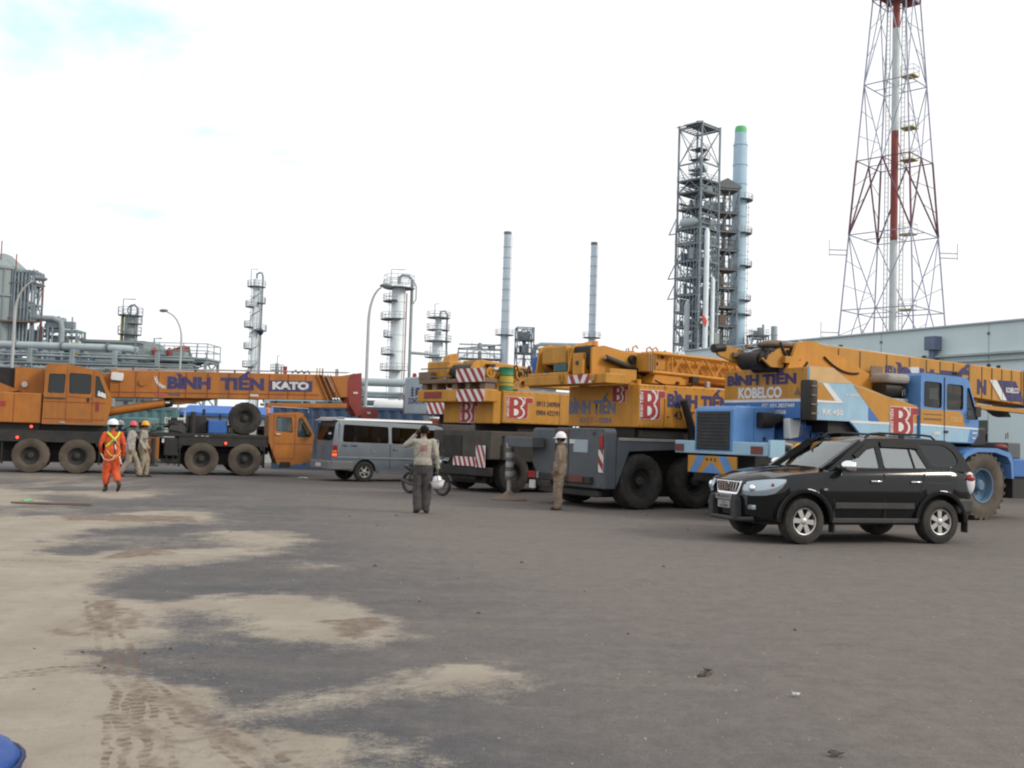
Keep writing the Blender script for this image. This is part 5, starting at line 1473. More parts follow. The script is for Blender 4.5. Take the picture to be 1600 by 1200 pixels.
for y in (1.6, 1.1, .1, -.5, -1.2):
    box('spacer', 'plant_brown', Y3, -.7, -.35, y - .12, y + .12, 2.92, 3.10)
box('winch_guard', 'crane_yellow', Y3, -.55, .2, .62, 1.72, 3.2, 3.78, bevel=.04)
box('winch_side', 'plant_brown', Y3, -.78, -.6, 1.2, 1.84, 3.22, 3.46, bevel=.02)
MB().cyl((-.35, -.55, 3.42), (-.35, .5, 3.42), .26, n=20).build('winch_drum', 'grease_black', Y3, smooth=40)
for y in (-.62, .55):
    MB().cyl((-.35, y - .04, 3.42), (-.35, y + .04, 3.42), .34, n=22).build('drum_flange', 'crane_yellow', Y3, smooth=40)
slab(-.2, 3.15, 3.80, 1.9, 3.12, 3.66, -.5, .42, .25).build('boom_heel', 'crane_orange', Y3, bevel=.03)
slab(1.9, 3.12, 3.62, 10.5, 3.2, 3.62, -.42, .38).build('boom', 'crane_orange', Y3, bevel=.03)
MB().prism_y([(-.4, 3.7), (-.15, 3.7), (.05, 3.92), (-.08, 4.04), (-.3, 3.95)], .9, 1.2).build('lifting_eye', 'crane_yellow', Y3)
MB().prism_y([(.2, 2.92), (1.6, 2.92), (1.4, 3.3), (.4, 3.5)], -.62, -.52).build('boom_bracket', 'crane_yellow', Y3)
MB().tube([(1.0, -.5, 3.62), (2.1, -.62, 3.60)], .09, 10).build('cylinder', 'crane_yellow', Y3, smooth=50)
q = random.Random(15)
for k in range(7):
    y = q.uniform(-1.1, .5); x = q.uniform(-.3, 1.2)
    hose(Y3, catenary((x, y, 3.25), (x + q.uniform(.2, .6), y + q.uniform(-.5, .5), 3.3), -q.uniform(.15, .42)), .024)
for k in range(3):
    MB().lathe([(.10, -.025), (.15, -.025), (.15, .025), (.10, .025)], 14, axis='y', c=(-.2 + k * .55, -.9, 3.42), close=True).build('pipe_ring', 'crane_yellow', Y3)
for z in (3.3, 3.55):
    MB().tube([(-.75, 1.75, z), (-.75, .2, z)], .02, 6).build('guard_rail', 'plant_brown', Y3)
# carrier
cr3 = box('carrier_frame', 'black_steel', Y3, -.4, 8, -.6, .6, .35, 1.5)
box('inner_panel', 'grease_black', Y3, -.1, 8, -1.0, -.9, .3, 1.6)  # black sheet added to darken the carrier side like shade
MB().prism_x([(-1.4, .95), (-1.4, 1.75), (1.3, 1.75), (1.3, 1.05), (.9, .95)], -.52, -.1).build('rear_panel', 'carrier_brown', Y3, bevel=.03)
box('rear_hatch', 'black_steel', Y3, -.55, -.52, -.1, .8, 1.0, 1.6)
box('deck', 'carrier_brown', Y3, -.1, 8, -1.3, 1.3, 1.6, 1.75, bevel=.02)
box('turntable', 'grease_black', Y3, .8, 3, -1.0, 1.0, 1.75, 1.99)
h1 = striped('hazard_board', Y3, .42, .62, rear_fn(-.86, .72, -.60), sw=.10, slope=.45, flip=True)
striped('hazard_board', Y3, 1.1, .26, rear_fn(.22, .74, -.58), sw=.11, slope=.4, flip=True)
striped('hazard_board', Y3, .3, .5, rear_fn(1.25, .95, -.58), sw=.09, slope=.45)
box('rear_bumper', 'black_steel', Y3, -.56, -.4, -1.42, 1.3, .48, .72, bevel=.02)
for x in (.5, 1.85, 5.4, 6.8):
    wheel(Y3, x, -1.12, .56, .56, .34, -1, tm='tyre'); wheel(Y3, x, 1.12, .56, .56, .34, 1, tm='tyre')
box('outrigger_box', 'carrier_brown', Y3, -.1, .25, -1.5, 1.5, .95, 1.4, bevel=.02)
box('side_locker', 'carrier_brown', Y3, 2.6, 4.6, -1.3, -.7, .45, 1.55, bevel=.03)
box('side_skirt', 'grease_black', Y3, -.1, 2.5, -1.25, -1.0, .9, 1.6)  # black box added as shade along the carrier side
box('axle_housing', 'grease_black', Y3, -.2, 2.6, -.85, .85, .25, .9)  # dark core added so the space between the wheels reads as shade
# things resting on the yellow crane
d = thing('oil_drum', 'green oil drum with yellow label standing on yellow crane deck', 'drum')
dm = Matrix.Translation((-1.0535, 29.9576, 0)) @ Matrix.Rotation(R(40), 4, 'Z')
d.location = dm @ Vector((.30, -1.02, 2.915))
MB().lathe([(.01, 0), (.205, 0), (.215, .02), (.20, .04), (.20, .21), (.215, .23), (.20, .25), (.20, .43), (.215, .45), (.20, .47), (.20, .64), (.215, .66), (.20, .68), (.18, .66), (.01, .66)], 26).build('body', 'drum_green', d, smooth=40)
MB().lathe([(.203, .14), (.2045, .14), (.2045, .42), (.203, .42)], 26).build('label_band', 'drum_yellow', d, smooth=40)

# ------------------------------------------------------------------ big all terrain crane in the middle
C2 = thing('all_terrain_crane', 'big orange crane on grey carrier with lattice jib along its boom', 'crane', (2.3403, 25.246, 0), R(33), 'mobile cranes in the yard')
box('chassis', 'black_steel', C2, -1.0, 9.6, -.95, .95, .6, 1.5)
rp = MB()
rp.prism_x([(-1.42, .48), (-1.42, 1.80), (-1.36, 1.88), (.50, 1.88), (.50, .48)], -1.12, -.78)
rear = rp.build('rear_panel', 'carrier_grey', C2, bevel=.03)
MB().prism_x([(.60, .62), (.60, 1.86), (1.60, 1.86), (1.68, 1.70), (1.62, .95), (1.25, .55)], -1.06, -.72).build('rear_panel', 'carrier_grey', C2, bevel=.05)
MB().prism_x([(.50, .48), (.60, .62), (.60, 1.8), (.50, 1.8)], -.95, -.85).build('panel_recess', 'dark_grey', C2)
box('hatch', 'grey_crane', rear, -1.132, -1.124, -.78, -.22, 1.30, 1.60)
box('lamp_panel', 'lamp_red', rear, -1.135, -1.122, .06, .42, 1.62, 1.80)
box('reflector', 'plate_white', rear, -1.136, -1.122, .05, .52, 1.50, 1.60)
box('reflector', 'plate_white', rear, -1.136, -1.122, -.28, -.06, 1.50, 1.60)
box('tail_lamp_red', 'lamp_red', rear, -1.15, -1.122, -1.36, -1.22, 1.42, 1.72, bevel=.01)
striped('hazard_board', rear, .18, .52, rear_fn(-1.20, .86, -1.14), sw=.16, slope=.9, flip=True, phase=.05)
tb = box('light_bar', 'black_steel', C2, -1.22, -.95, -1.0, 1.62, .58, .74, bevel=.02)
box('tail_lamp', 'lamp_red_off', tb, -1.25, -1.22, -.75, -.22, .60, .74)
box('tail_lamp', 'lamp_red', tb, -1.25, -1.22, 1.18, 1.5, .62, .78)
box('number_plate', 'plate_white', tb, -1.26, -1.225, 1.18, 1.42, .36, .56)
box('reversing_lamp', 'lamp_clear', tb, -1.25, -1.22, .0, .08, .58, .74)
box('reversing_lamp', 'lamp_clear', tb, -1.25, -1.22, 1.06, 1.13, .62, .78)
box('under_run_bar', 'black_steel', C2, -1.1, -1.0, -1.2, 1.2, .30, .42)
box('drive_line', 'grease_black', C2, -.9, 9.2, -.85, .85, .26, .62)  # dark box added for the deep shade under the chassis
box('inner_panel', 'grease_black', C2, -.8, 9.2, -1.0, -.94, .3, 1.55)  # black panel standing in for shade behind the wheels
for y in (.52, -.02):
    MB().bar((-1.128, y, .52), (-1.128, y, 1.84), .012, .016).build('door_gap', 'dark_grey', rear)
for y, z in ((.3, .9), (-.9, .62), (-1.0, 1.75), (.7, .7), (1.5, 1.4)):
    box('hinge', 'dark_grey', C2, -1.15, -1.06, y - .04, y + .04, z - .03, z + .03)
# side skirts and arches
MB().prism_y([(-.78, .55), (-.62, .9), (-.42, 1.36), (.9, 1.42), (1.1, 1.42), (2.6, 1.42), (2.6, 1.60), (-.78, 1.60)], -1.43, -1.1).build('wheel_arch', 'carrier_grey', C2)
MB().prism_y([(-.78, .55), (-.62, .9), (-.42, 1.36), (.9, 1.42), (2.6, 1.42), (2.6, 1.60), (-.78, 1.60)], 1.43, 1.1).build('wheel_arch', 'carrier_grey', C2)
box('deck', 'pale_grey', C2, -.72, 9.4, -1.45, 1.45, 1.60, 1.67, bevel=.01)
for x in (0, 1.75, 4.6, 6.3, 8.0):
    wheel(C2, x, -1.19, .66, .66, .5, -1, style='big', tm='tyre', spin=x); wheel(C2, x, 1.19, .66, .66, .5, 1, style='big', tm='tyre')
box('outrigger_box', 'carrier_grey', C2, 2.5, 3.1, -1.40, 1.40, .75, 1.35, bevel=.02)
# rear left outrigger let down on its float
ob = box('outrigger_beam', 'carrier_grey', C2, -1.5, -1.12, 1.0, 2.25, 1.36, 1.62, bevel=.02)
MB().cyl((-1.4, 2.13, .52), (-1.4, 2.13, 1.62), .10, n=16).build('outrigger_jack', 'carrier_grey', C2, smooth=40)
for k in range(4):
    z = .60 + k * .24
    MB().lathe([(.104, z), (.107, z + .02), (.107, z + .11), (.104, z + .13)], 16, c=(-1.4, 2.13, 0)).build('jack_band', 'pale_grey', C2, smooth=40)
MB().cyl((-1.4, 2.13, .14), (-1.4, 2.13, .52), .055, n=12).build('jack_rod', 'pale_grey', C2, smooth=40)
MB().lathe([(.46, 0), (.46, .03), (.16, .13), (.08, .22), (.01, .22)], 24, c=(-1.4, 2.13, 0)).build('jack_float', 'plant_brown', C2, smooth=30)
# superstructure
uw = box('counterweight', 'crane_orange', C2, -.14, .655, -1.40, 1.38, 1.93, 2.95, bevel=.025)
ue = box('engine_cover', 'crane_orange', C2, .675, 4.4, -1.40, 1.38, 1.94, 2.96, bevel=.025)
box('slew_base', 'grease_black', C2, .0, 3.2, -1.1, 1.1, 1.67, 1.93)
box('under_tray', 'carrier_brown', C2, .1, 2.2, -1.25, -.9, 1.69, 1.86)
bt_sign(uw, side_fn(-.11, 2.12, -1.412), .78, .70)
text('BÌNH TIẾN', 'white_paint', uw, (-.025, -1.416, 2.18), UP_SIDE, .075, .58, .02)
text('BÌNH TIẾN', 'letter_blue', ue, (.74, -1.406, 2.46), SIDE, .30, 2.05, .06)
text('43 LT - 0284', 'letter_dark', ue, (.95, -1.406, 2.16), SIDE, .20, 1.5, .025)
box('latch', 'rust_red', ue, .74, .82, -1.41, -1.40, 2.19, 2.22)
text('BÌNH TIẾN', 'letter_faded', uw, (-.145, 1.36, 2.26), REAR, .32, 1.9, .05)
text('43 LT - 0284', 'letter_faded', uw, (-.145, .9, 2.02), REAR, .14, 1.3, .02)
bt_sign(uw, rear_fn(-.42, 2.52, -.152), .62, .40)
sl = box('rear_counterweight', 'crane_yellow', C2, -1.12, -.52, -1.38, 2.0, 2.92, 3.15, bevel=.02)
sl2 = box('rear_counterweight', 'crane_yellow', C2, -1.05, -.45, .2, 1.96, 3.15, 3.24, bevel=.02)
vs = MB()
for sgn in (-1, 1):
    for k in range(3):
        m_ = k % 2
        q_ = [(.5 + sgn * (k * .165), 0), (.5 + sgn * (k * .165 + .165), 0), (.5 + sgn * (k * .165 + .165 + .12), .2), (.5 + sgn * (k * .165 + .12), .2)]
        q_ = clip(q_, 0.02, .98)
        if len(q_) > 2:
            vs.prism(q_, lambda a, c, f=rear_fn(.10, 2.935, -1.133): f(a, c, 0), lambda a, c, f=rear_fn(.10, 2.935, -1.133): f(a, c, .01), m_)
vs.prism([(.5, 0), (.62, .2), (.38, .2)], lambda a, c: (-1.133, .10 - a, 2.935 + c), lambda a, c: (-1.123, .10 - a, 2.935 + c), 1)
vs.build('hazard_board', ['white_paint', 'sign_red'], sl)
for y in (.35, -.92):
    MB().tube([(-1.15, y - .07, 3.15), (-1.16, y - .07, 3.0), (-1.16, y, 2.96), (-1.16, y + .07, 3.0), (-1.15, y + .07, 3.15)], .022, 6).build('lifting_lug', 'crane_yellow', sl)
for y in (-.9, .9):
    box('cw_bracket', 'crane_yellow', C2, -.7, .1, y - .1, y + .1, 2.955, 3.3)
# winches and gear behind the boom foot
MB().cyl((-.55, .35, 3.62), (-.55, 1.45, 3.62), .27, n=20).build('winch_drum', 'grease_black', C2, smooth=40)
for y in (.3, 1.5):
    MB().cyl((-.55, y - .05, 3.62), (-.55, y + .05, 3.62), .36, n=24).build('drum_flange', 'crane_yellow', C2, smooth=40)
MB().prism_y([(-1.05, 3.24), (-.2, 3.24), (-.3, 3.92), (-.6, 4.0), (-.95, 3.9)], 1.56, 1.62).build('winch_side', 'crane_yellow', C2)
MB().prism_y([(-1.05, 3.24), (-.2, 3.24), (-.2, 3.9), (-.45, 4.02), (-.95, 3.85)], .16, .22).build('winch_side', 'crane_yellow', C2)
box('winch_cover', 'crane_yellow', C2, -1.0, -.75, .4, 1.4, 3.45, 3.9, bevel=.04)
box('hydraulic_tank', 'teal_dark', C2, -1.0, -.6, .35, .9, 3.25, 3.45, bevel=.02)
box('tool_crate', 'crane_orange', C2, -1.0, -.72, -.32, .1, 3.16, 3.68, bevel=.02)
MB().cyl((-1.1, -.42, 3.16), (-1.1, -.42, 3.5), .07, n=14).build('filter', 'crane_orange', C2, smooth=40)
MB().lathe([(.01, .16), (.08, .14), (.085, 0)], 12, c=(-.75, -.45, 3.82)).build('beacon', 'lamp_amber', C2, smooth=40)
hose(C2, catenary((-.9, -.15, 3.7), (-.7, -.45, 3.2), .25), .035); hose(C2, catenary((-.8, -.05, 3.85), (-.55, -.5, 3.3), .3), .035); hose(C2, catenary((-.6, .1, 3.9), (-.2, -.5, 3.5), .2), .03)
MB().prism_y([(-.95, 3.15), (.2, 3.15), (.6, 3.30), (.2, 3.74), (-.6, 3.86), (-.95, 3.80)], -.62, -.55).build('boom_bracket', 'crane_orange', C2)
MB().prism_y([(-.95, 3.15), (.2, 3.15), (.6, 3.30), (.2, 3.74), (-.6, 3.86), (-.95, 3.80)], .30, .37).build('boom_bracket', 'crane_orange', C2)
box('black_gear', 'grease_black', C2, -.9, -.7, -.55, .3, 3.3, 3.86, bevel=.05)
b2 = slab(-.6, 3.14, 3.80, 12.2, 3.02, 3.66, -.52, .30).build('boom', 'crane_orange', C2, bevel=.03)
slab(12.2, 3.10, 3.60, 13.2, 3.08, 3.58, -.40, .18).build('boom_section', 'crane_orange', C2, bevel=.02)
MB().prism_y([(13.1, 2.9), (13.9, 2.7), (14.0, 3.4), (13.1, 3.7)], -.42, .2).build('boom_head', 'crane_orange', C2)
for x in (.55, 1.0, 1.2):
    MB().tube([(x, -.3, 3.78), (x, -.3, 3.92), (x + .1, -.3, 3.97), (x + .16, -.3, 3.9)], .02, 6).build('lifting_eye', 'crane_orange', b2)
box('rope_guide', 'crane_yellow', b2, 1.25, 1.75, -.4, .1, 3.78, 3.88, bevel=.02)
MB().cyl((-.62, -.72, 3.56), (1.5, -.72, 3.02), .075, n=14).build('lift_cylinder', 'grease_black', C2, smooth=40)
MB().cyl((-.64, -.72, 3.565), (-.2, -.72, 3.452), .045, n=14).build('cylinder_rod', 'steel', C2, smooth=40)
MB().cyl((.25, -.56, 3.58), (.25, -.70, 3.58), .11, n=16).build('pulley', 'grease_black', C2, smooth=40)
# stowed lattice jib on the near side
J = MB().box(.33, .62, -1.12, -.70, 3.28, 3.74).build('jib_foot', 'crane_yellow', C2, bevel=.02)
for k in range(4):
    MB().bar((.36 + k * .07, -1.125, 3.3), (.36 + k * .07, -1.125, 3.72), .02).build('grille_bar', 'plant_brown', J)
box('jib_plate', 'crane_orange', C2, .62, 1.12, -1.0, -.98, 3.36, 3.72)
for x in (.72, .9):
    MB().cyl((x, -1.004, 3.47 + (x - .7)), (x, -1.014, 3.47 + (x - .7)), .05, n=10).build('pin_hole', 'grease_black', C2)
for y in (-1.1, -.72):
    MB().cyl((.5, y, 3.74), (7.6, y, 3.62), .045, n=10).build('jib_chord', 'crane_orange', C2, smooth=40)
    MB().cyl((.5, y, 3.28), (7.6, y, 3.12), .045, n=10).build('jib_chord', 'crane_orange', C2, smooth=40)
    for k in range(9):
        x0 = 1.15 + k * .70
        zt = lambda x: 3.74 - (x - .5) * .0169
        zb = lambda x: 3.28 - (x - .5) * .0225
        MB().cyl((x0, y, zb(x0)), (x0 + .35, y, zt(x0 + .35)), .025, n=8).build('jib_lacing', 'crane_orange', C2)
        MB().cyl((x0 + .35, y, zt(x0 + .35)), (x0 + .70, y, zb(x0 + .70)), .025, n=8).build('jib_lacing', 'crane_orange', C2)
MB().cyl((1.13, -1.1, 3.27), (1.13, -1.1, 3.73), .025, n=8).build('jib_lacing', 'crane_orange', C2)
MB().prism_y([(.5, 3.0), (1.9, 3.0), (1.4, 3.22), (.6, 3.24)], -1.1, -.6).build('jib_rest', 'crane_orange', C2, bevel=.02)
MB().cyl((.15, -1.0, 2.96), (.15, -1.0, 3.08), .08, n=10).build('filler_cap', 'crane_yellow', C2)
MB().tube([(1.49, -1.52, 1.6), (1.42, -1.53, 1.95), (1.28, -1.55, 2.25), (1.12, -1.56, 2.62)], .10, 10).build('exhaust_pipe', 'grease_black', C2, smooth=50)
box('exhaust_box', 'black_steel', C2, 1.38, 1.62, -1.6, -1.42, 1.5, 2.0, bevel=.03)
# blue wrapped goods standing on the crane between boom foot and yellow crane
t = thing('tarp_bundle', 'crumpled blue tarpaulin bundle on middle crane beside yellow boom', 'tarpaulin', tuple(Matrix.Translation((2.3403, 25.246, 0)) @ Matrix.Rotation(R(33), 4, 'Z') @ Vector((-.72, 1.72, 3.152))), R(33))
bb = MB()
q = random.Random(4)
for k, (dx, dy, r, h) in enumerate(((0, 0, .2, .62), (.05, .26, .16, .42), (-.12, .1, .15, .5))):
    pr = [(r * (1 + .12 * q.uniform(-1, 1)), h * j / 5) for j in range(6)] + [(r * .6, h * 1.06), (.01, h * 1.08)]
    bb.lathe(pr, 11, c=(dx, dy, 0))
bb.build('bundle', 'tarp_blue', t, smooth=35)

# ------------------------------------------------------------------ blue and orange rough terrain crane
KB = thing('rough_terrain_crane', 'blue and orange rough terrain crane behind the black car', 'crane', (10.485, 25.4657, 0), R(30), 'mobile cranes in the yard')
for x in (0, -4.35):
    wheel(KB, x, -1.15, .81, .81, .60, -1, style='big', tm='dusty_tyre', rm='dusty_blue', spin=x); wheel(KB, x, 1.15, .81, .81, .60, 1, style='big', tm='dusty_tyre', rm='dusty_blue')
    MB().cyl((x, -1, .81), (x, 1, .81), .2).build('axle', 'black_steel', KB)
    lug = MB()
    for s in (-1, 1):
        for k in range(26):
            a = 2 * math.pi * k / 26
            p = Vector((math.cos(a), 0, math.sin(a)))
            lug.bar((x + .78 * p.x, s * 1.15 - .28, .81 + .78 * p.z), (x + .80 * math.cos(a + .08), s * 1.15 + .02, .81 + .80 * math.sin(a + .08)), .075, .07)
            lug.bar((x + .78 * math.cos(a + .12), s * 1.15 + .28, .81 + .78 * math.sin(a + .12)), (x + .80 * math.cos(a + .2), s * 1.15 - .02, .81 + .80 * math.sin(a + .2)), .075, .07)
    lug.build('tyre_lugs', 'dusty_tyre', KB)['kind'] = 'stuff'
box('chassis', 'black_steel', KB, -6.6, 1.9, -.75, .75, .85, 1.42)
box('outrigger_box', 'black_steel', KB, -6.4, -5.9, -1.45, 1.45, .75, 1.2, bevel=.02)
fb = box('front_outrigger_box', 'kobe_deep_blue', KB, 1.15, 2.1, -1.42, 1.42, 1.02, 1.46, bevel=.03)
box('front_skirt', 'black_steel', KB, 1.2, 2.0, -1.36, 1.36, .5, 1.02)
rbm = box('rear_bumper', 'light_blue', KB, -6.95, -6.55, -1.46, 1.46, 1.38, 1.66, bevel=.02)
for y0, y1 in ((-1.34, -1.0), (1.14, 1.44)):
    box('tail_lamp', 'lamp_red_off', rbm, -6.97, -6.95, y0, y1, 1.42, 1.58)
MB().prism_z([(-6.9, -1.5), (-6.5, -1.5), (-6.5, -1.44), (-6.9, -1.44)], 1.36, 1.72).build('bumper_end', 'light_blue', rbm)
pl = MB()
fnp = rear_fn(.95, .97, -6.985)
W_, H_ = 1.56, .37
pl.prism([(0, 0), (W_, 0), (W_, H_), (0, H_)], lambda a, c: fnp(a, c, 0), lambda a, c: fnp(a, c, .03), 0)
for x0, sg in ((.05, 1), (.62, 1), (W_ - .05, -1), (W_ - .62, -1)):
    q_ = [(x0, 0), (x0 + sg * .26, 0), (x0 + sg * .52, H_), (x0 + sg * .26, H_)]
    q_ = [(max(0, min(W_, a)), c) for a, c in q_]
    if x0 in (.62, W_ - .62):
        continue
    pl.add([fnp(a, c, -.004) for a, c in q_], [(0, 1, 2, 3)], 1)
pl.add([fnp(a, c, -.004) for a, c in ((W_ / 2 - .32, 0), (W_ / 2 + .32, 0), (W_ / 2, .24))], [(0, 1, 2)], 1)
pl.build('hazard_board', ['kobe_orange', 'kobe_blue'], KB)
text('0 4 2', 'letter_dark', KB, (-6.992, .36, 1.23), REAR, .07, .34, .02)
hd = MB()
hd.prism_y([(-6.96, 1.44), (-6.96, 2.34), (-6.88, 2.42), (-5.75, 2.44), (-5.75, 1.44)], -.45, .78)
hood = hd.build('engine_hood', 'kobe_blue', KB, bevel=.03)
box('radiator', 'grille_dark', hood, -6.975, -6.955, -.36, .69, 1.48, 2.30)
for k in range(11):
    box('grille_slat', 'grille_dark', hood, -6.992, -6.975, -.36, .69, 1.50 + k * .074, 1.525 + k * .074)
box('hood_seam', 'kobe_deep_blue', hood, -6.38, -6.365, -.458, -.45, 1.5, 2.4)
box('hood_latch', 'black_steel', hood, -6.1, -6.04, -.47, -.45, 1.7, 1.78)
MB().cyl((-6.3, -.52, 2.14), (-5.95, -.52, 2.14), .17, n=20).build('air_cleaner', 'grease_black', KB, smooth=40)
MB().tube([(-5.95, -.52, 2.14), (-5.7, -.52, 2.2), (-5.6, -.4, 2.1)], .1, 10).build('air_duct', 'grease_black', KB, smooth=50)
MB().prism_y([(-5.66, 1.75), (-5.38, 1.80), (-5.32, 2.18), (-5.68, 2.2)], -.8, -.6).build('reservoir', 'plastic_white', KB, bevel=.03)
MB().prism_y([(-5.75, 1.35), (-4.4, 1.35), (-4.2, 2.0), (-5.4, 2.1)], -.7, .7).build('turntable_base', 'kobe_deep_blue', KB)
MB().tube([(-6.0, -.9, 1.62), (-5.4, -1.1, 1.58), (-4.6, -1.2, 1.66)], .11, 8).build('hydraulic_ram', 'plant_brown', KB, smooth=50)
MB().tube([(-6.5, -1.3, 1.66), (-6.2, -1.36, 1.62), (-6.1, -1.36, 1.2), (-6.14, -1.36, .8)], .05, 8).build('hose', 'pale_grey', KB, smooth=50)
# slewing upper with counterweight
cwk = MB()
cwk.box(-5.62, -4.95, -1.22, 1.34, 2.62, 3.29, 0)
cwk.box(-5.62, -4.95, -1.22, 1.34, 2.56, 2.62, 1)
cwk.box(-5.62, -4.95, -1.22, 1.34, 2.20, 2.56, 2)
CW = cwk.build('counterweight', ['kobe_orange', 'white_paint', 'kobe_deep_blue'], KB, bevel=.012)
text('BÌNH TIẾN', 'letter_blue', CW, (-5.625, 1.24, 2.96), REAR, .215, 2.16, .06)
text('KOBELCO', 'white_paint', CW, (-5.625, .86, 2.66), REAR, .235, 1.36, .05)
text('ĐT: 031.3837449', 'white_paint', CW, (-5.625, .10, 2.44), REAR, .085, .98, .03)
text('3560566', 'white_paint', CW, (-5.625, -.12, 2.30), REAR, .085, .52, .03)
text('Hotline 24', 'light_blue', CW, (-5.625, .92, 2.44), REAR, .07, .44, .03)
warn = [(0, 0), (.2, 0), (.1, .18)]
MB().add([rear_fn(-.86, 2.7, -5.627)(a, c, 0) for a, c in warn], [(0, 1, 2)]).build('warning_mark', 'plant_brown', CW)
# near side plate of the upper
side = [(-5.62, 2.18), (-4.36, 2.18), (-4.02, 1.90), (-2.20, 1.90), (-2.20, 2.60), (-3.77, 2.87), (-4.30, 2.98), (-4.92, 3.31), (-5.62, 3.30)]
US = MB().prism_y(side, -1.285, -1.225).build('side_plate', 'light_blue', KB)
def lay(pts, m, k=1, nm='paint_panel'):
    MB().prism_y(pts, -1.285 - .005 * k, -1.2851).build(nm, m, US)
lay([(-5.62, 2.97), (-4.36, 3.0), (-4.93, 3.305), (-5.60, 3.295)], 'pale_orange')  # sunlit top bevel, its brightness painted in as a paler orange
lay([(-5.62, 2.60), (-4.86, 2.60), (-5.24, 2.965), (-5.62, 2.965)], 'kobe_orange')
lay([(-5.24, 2.965), (-5.08, 2.965), (-4.60, 2.56), (-5.62, 2.54), (-5.62, 2.60), (-4.84, 2.60)], 'white_paint', 2)
lay([(-4.30, 2.97), (-3.77, 2.862), (-2.21, 2.595), (-2.21, 2.21), (-3.45, 2.21)], 'kobe_orange')
lay([(-3.77, 2.21), (-3.45, 2.21), (-3.80, 2.52), (-3.80, 2.25)], 'kobe_deep_blue', 2)
lay([(-4.36, 2.15), (-2.21, 2.15), (-2.21, 2.20), (-4.36, 2.20)], 'white_paint')
text('RK 450', 'white_paint', US, (-5.22, -1.292, 2.30), SIDE, .12, .62, .03)
text('K-SERIES', 'white_paint', US, (-4.52, -1.292, 2.72), SIDE, .06, .42, .02)
bt_sign(US, side_fn(-3.12, 1.92, -1.302), .95, .64)
text('BÌNH TIẾN', 'white_paint', US, (-3.02, -1.306, 1.98), UP_SIDE, .085, .52, .02)
MB().prism_y([(-4.95, 2.2), (-2.2, 2.2), (-2.2, 2.55), (-4.9, 3.2)], -1.224, -.6).build('upper_body', 'kobe_orange', KB)
MB().prism_y([(-4.95, 2.2), (-2.2, 2.2), (-2.2, 2.55), (-4.9, 3.2)], .6, 1.25).build('upper_body', 'kobe_orange', KB)
box('under_tray', 'grease_black', KB, -4.9, -2.3, -1.15, 1.15, 1.92, 2.18)
MB().prism_y([(-4.4, 2.17), (-4.0, 1.9), (-1.6, 1.75), (-1.6, 1.5), (-4.2, 1.45)], -1.0, 1.0).build('turntable', 'grease_black', KB)
mf = MB().lathe([(.01, 2.16), (.16, 2.16), (.17, 2.2), (.17, 2.96), (.15, 3.0), (.01, 3.0)], 22, c=(-5.70, -1.36, 0)).build('muffler', 'grease_black', KB, smooth=40)
for k in range(4):
    MB().bar((-5.80, -1.534, 2.3 + k * .19), (-5.62, -1.534, 2.3 + k * .19), .02, .035).build('muffler_slot', 'plant_brown', mf)
# cab
out = [(-2.17, 1.80), (-2.15, 3.30), (-2.08, 3.37), (-.56, 3.34), (-.46, 3.27), (-.08, 2.40), (-.10, 1.98), (-.28, 1.80)]
kc = cab(KB, 'operator_cab', out, -1.34, -.45, [rpoly([(-2.04, 2.60), (-1.43, 2.58), (-1.43, 3.17), (-2.04, 3.18)], .07), rpoly([(-1.24, 2.56), (-.66, 2.57), (-.66, 3.15), (-1.24, 3.16)], .07), rpoly([(-.52, 2.36), (-.13, 2.36), (-.13, 2.42), (-.44, 3.10), (-.52, 3.10)], .03)], 'kobe_blue', 'glass_dark', glass_edges=(4,))
def clay(pts, m, nm='paint_panel'):
    MB().prism_y(pts, -1.348, -1.3405).build(nm, m, kc)
clay([(-2.16, 2.22), (-.60, 2.18), (-.66, 2.42), (-.80, 2.53), (-2.16, 2.54)], 'kobe_orange')
clay([(-2.16, 2.16), (-.11, 2.12), (-.11, 2.16), (-2.16, 2.21)], 'white_paint')
clay([(-2.16, 1.82), (-.50, 1.82), (-.42, 2.12), (-2.16, 2.155)], 'light_blue')
text('KOBELCO', 'pale_orange', kc, (-1.14, -1.352, 2.29), SIDE, .11, .44, .03)
box('door_gap', 'navy', kc, -1.35, -1.33, -1.356, -1.343, 1.84, 3.3)
box('notice', 'plate_white', kc, -1.80, -1.50, -1.352 + .06, -1.35 + .06, 2.78, 3.04)
box('vent', 'plant_brown', kc, -2.06, -1.44, -1.356, -1.349, 2.3, 2.34); box('vent', 'plant_brown', kc, -2.06, -1.44, -1.356, -1.349, 2.42, 2.44)
box('door_handle', 'black_steel', kc, -1.36, -1.22, -1.37, -1.349, 2.02, 2.07); box('notice', 'plate_white', kc, -1.72, -1.5, -1.356, -1.349, 1.96, 2.04)
for k in range(2):
    box('notice', 'plate_white', kc, -.34, -.22 + k * .06, -1.356, -1.349, 1.9 + k * .12, 1.94 + k * .12)
MB().tube([(-.3, -1.35, 2.6), (-.28, -1.5, 2.62), (-.28, -1.5, 2.5)], .014, 6).build('mirror_arm', 'black_steel', kc)
box('mirror', 'black_steel', kc, -.46, -.26, -1.54, -1.48, 2.42, 2.66, bevel=.02)
box('roof_lamp', 'black_steel', kc, -.7, -.56, -1.2, -1.05, 3.36, 3.46); MB().cyl((-1.9, -1.3, 3.38), (-.7, -1.3, 3.36), .018, n=6).build('roof_rail', 'black_steel', kc)
box('air_cleaner_cover', 'pale_grey', KB, -3.0, -2.25, -1.15, -.55, 3.1, 3.32, bevel=.08)
MB().cyl((-2.95, -.85, 2.98), (-2.25, -.85, 2.98), .20, n=20).build('air_cleaner', 'grease_black', KB, smooth=40)
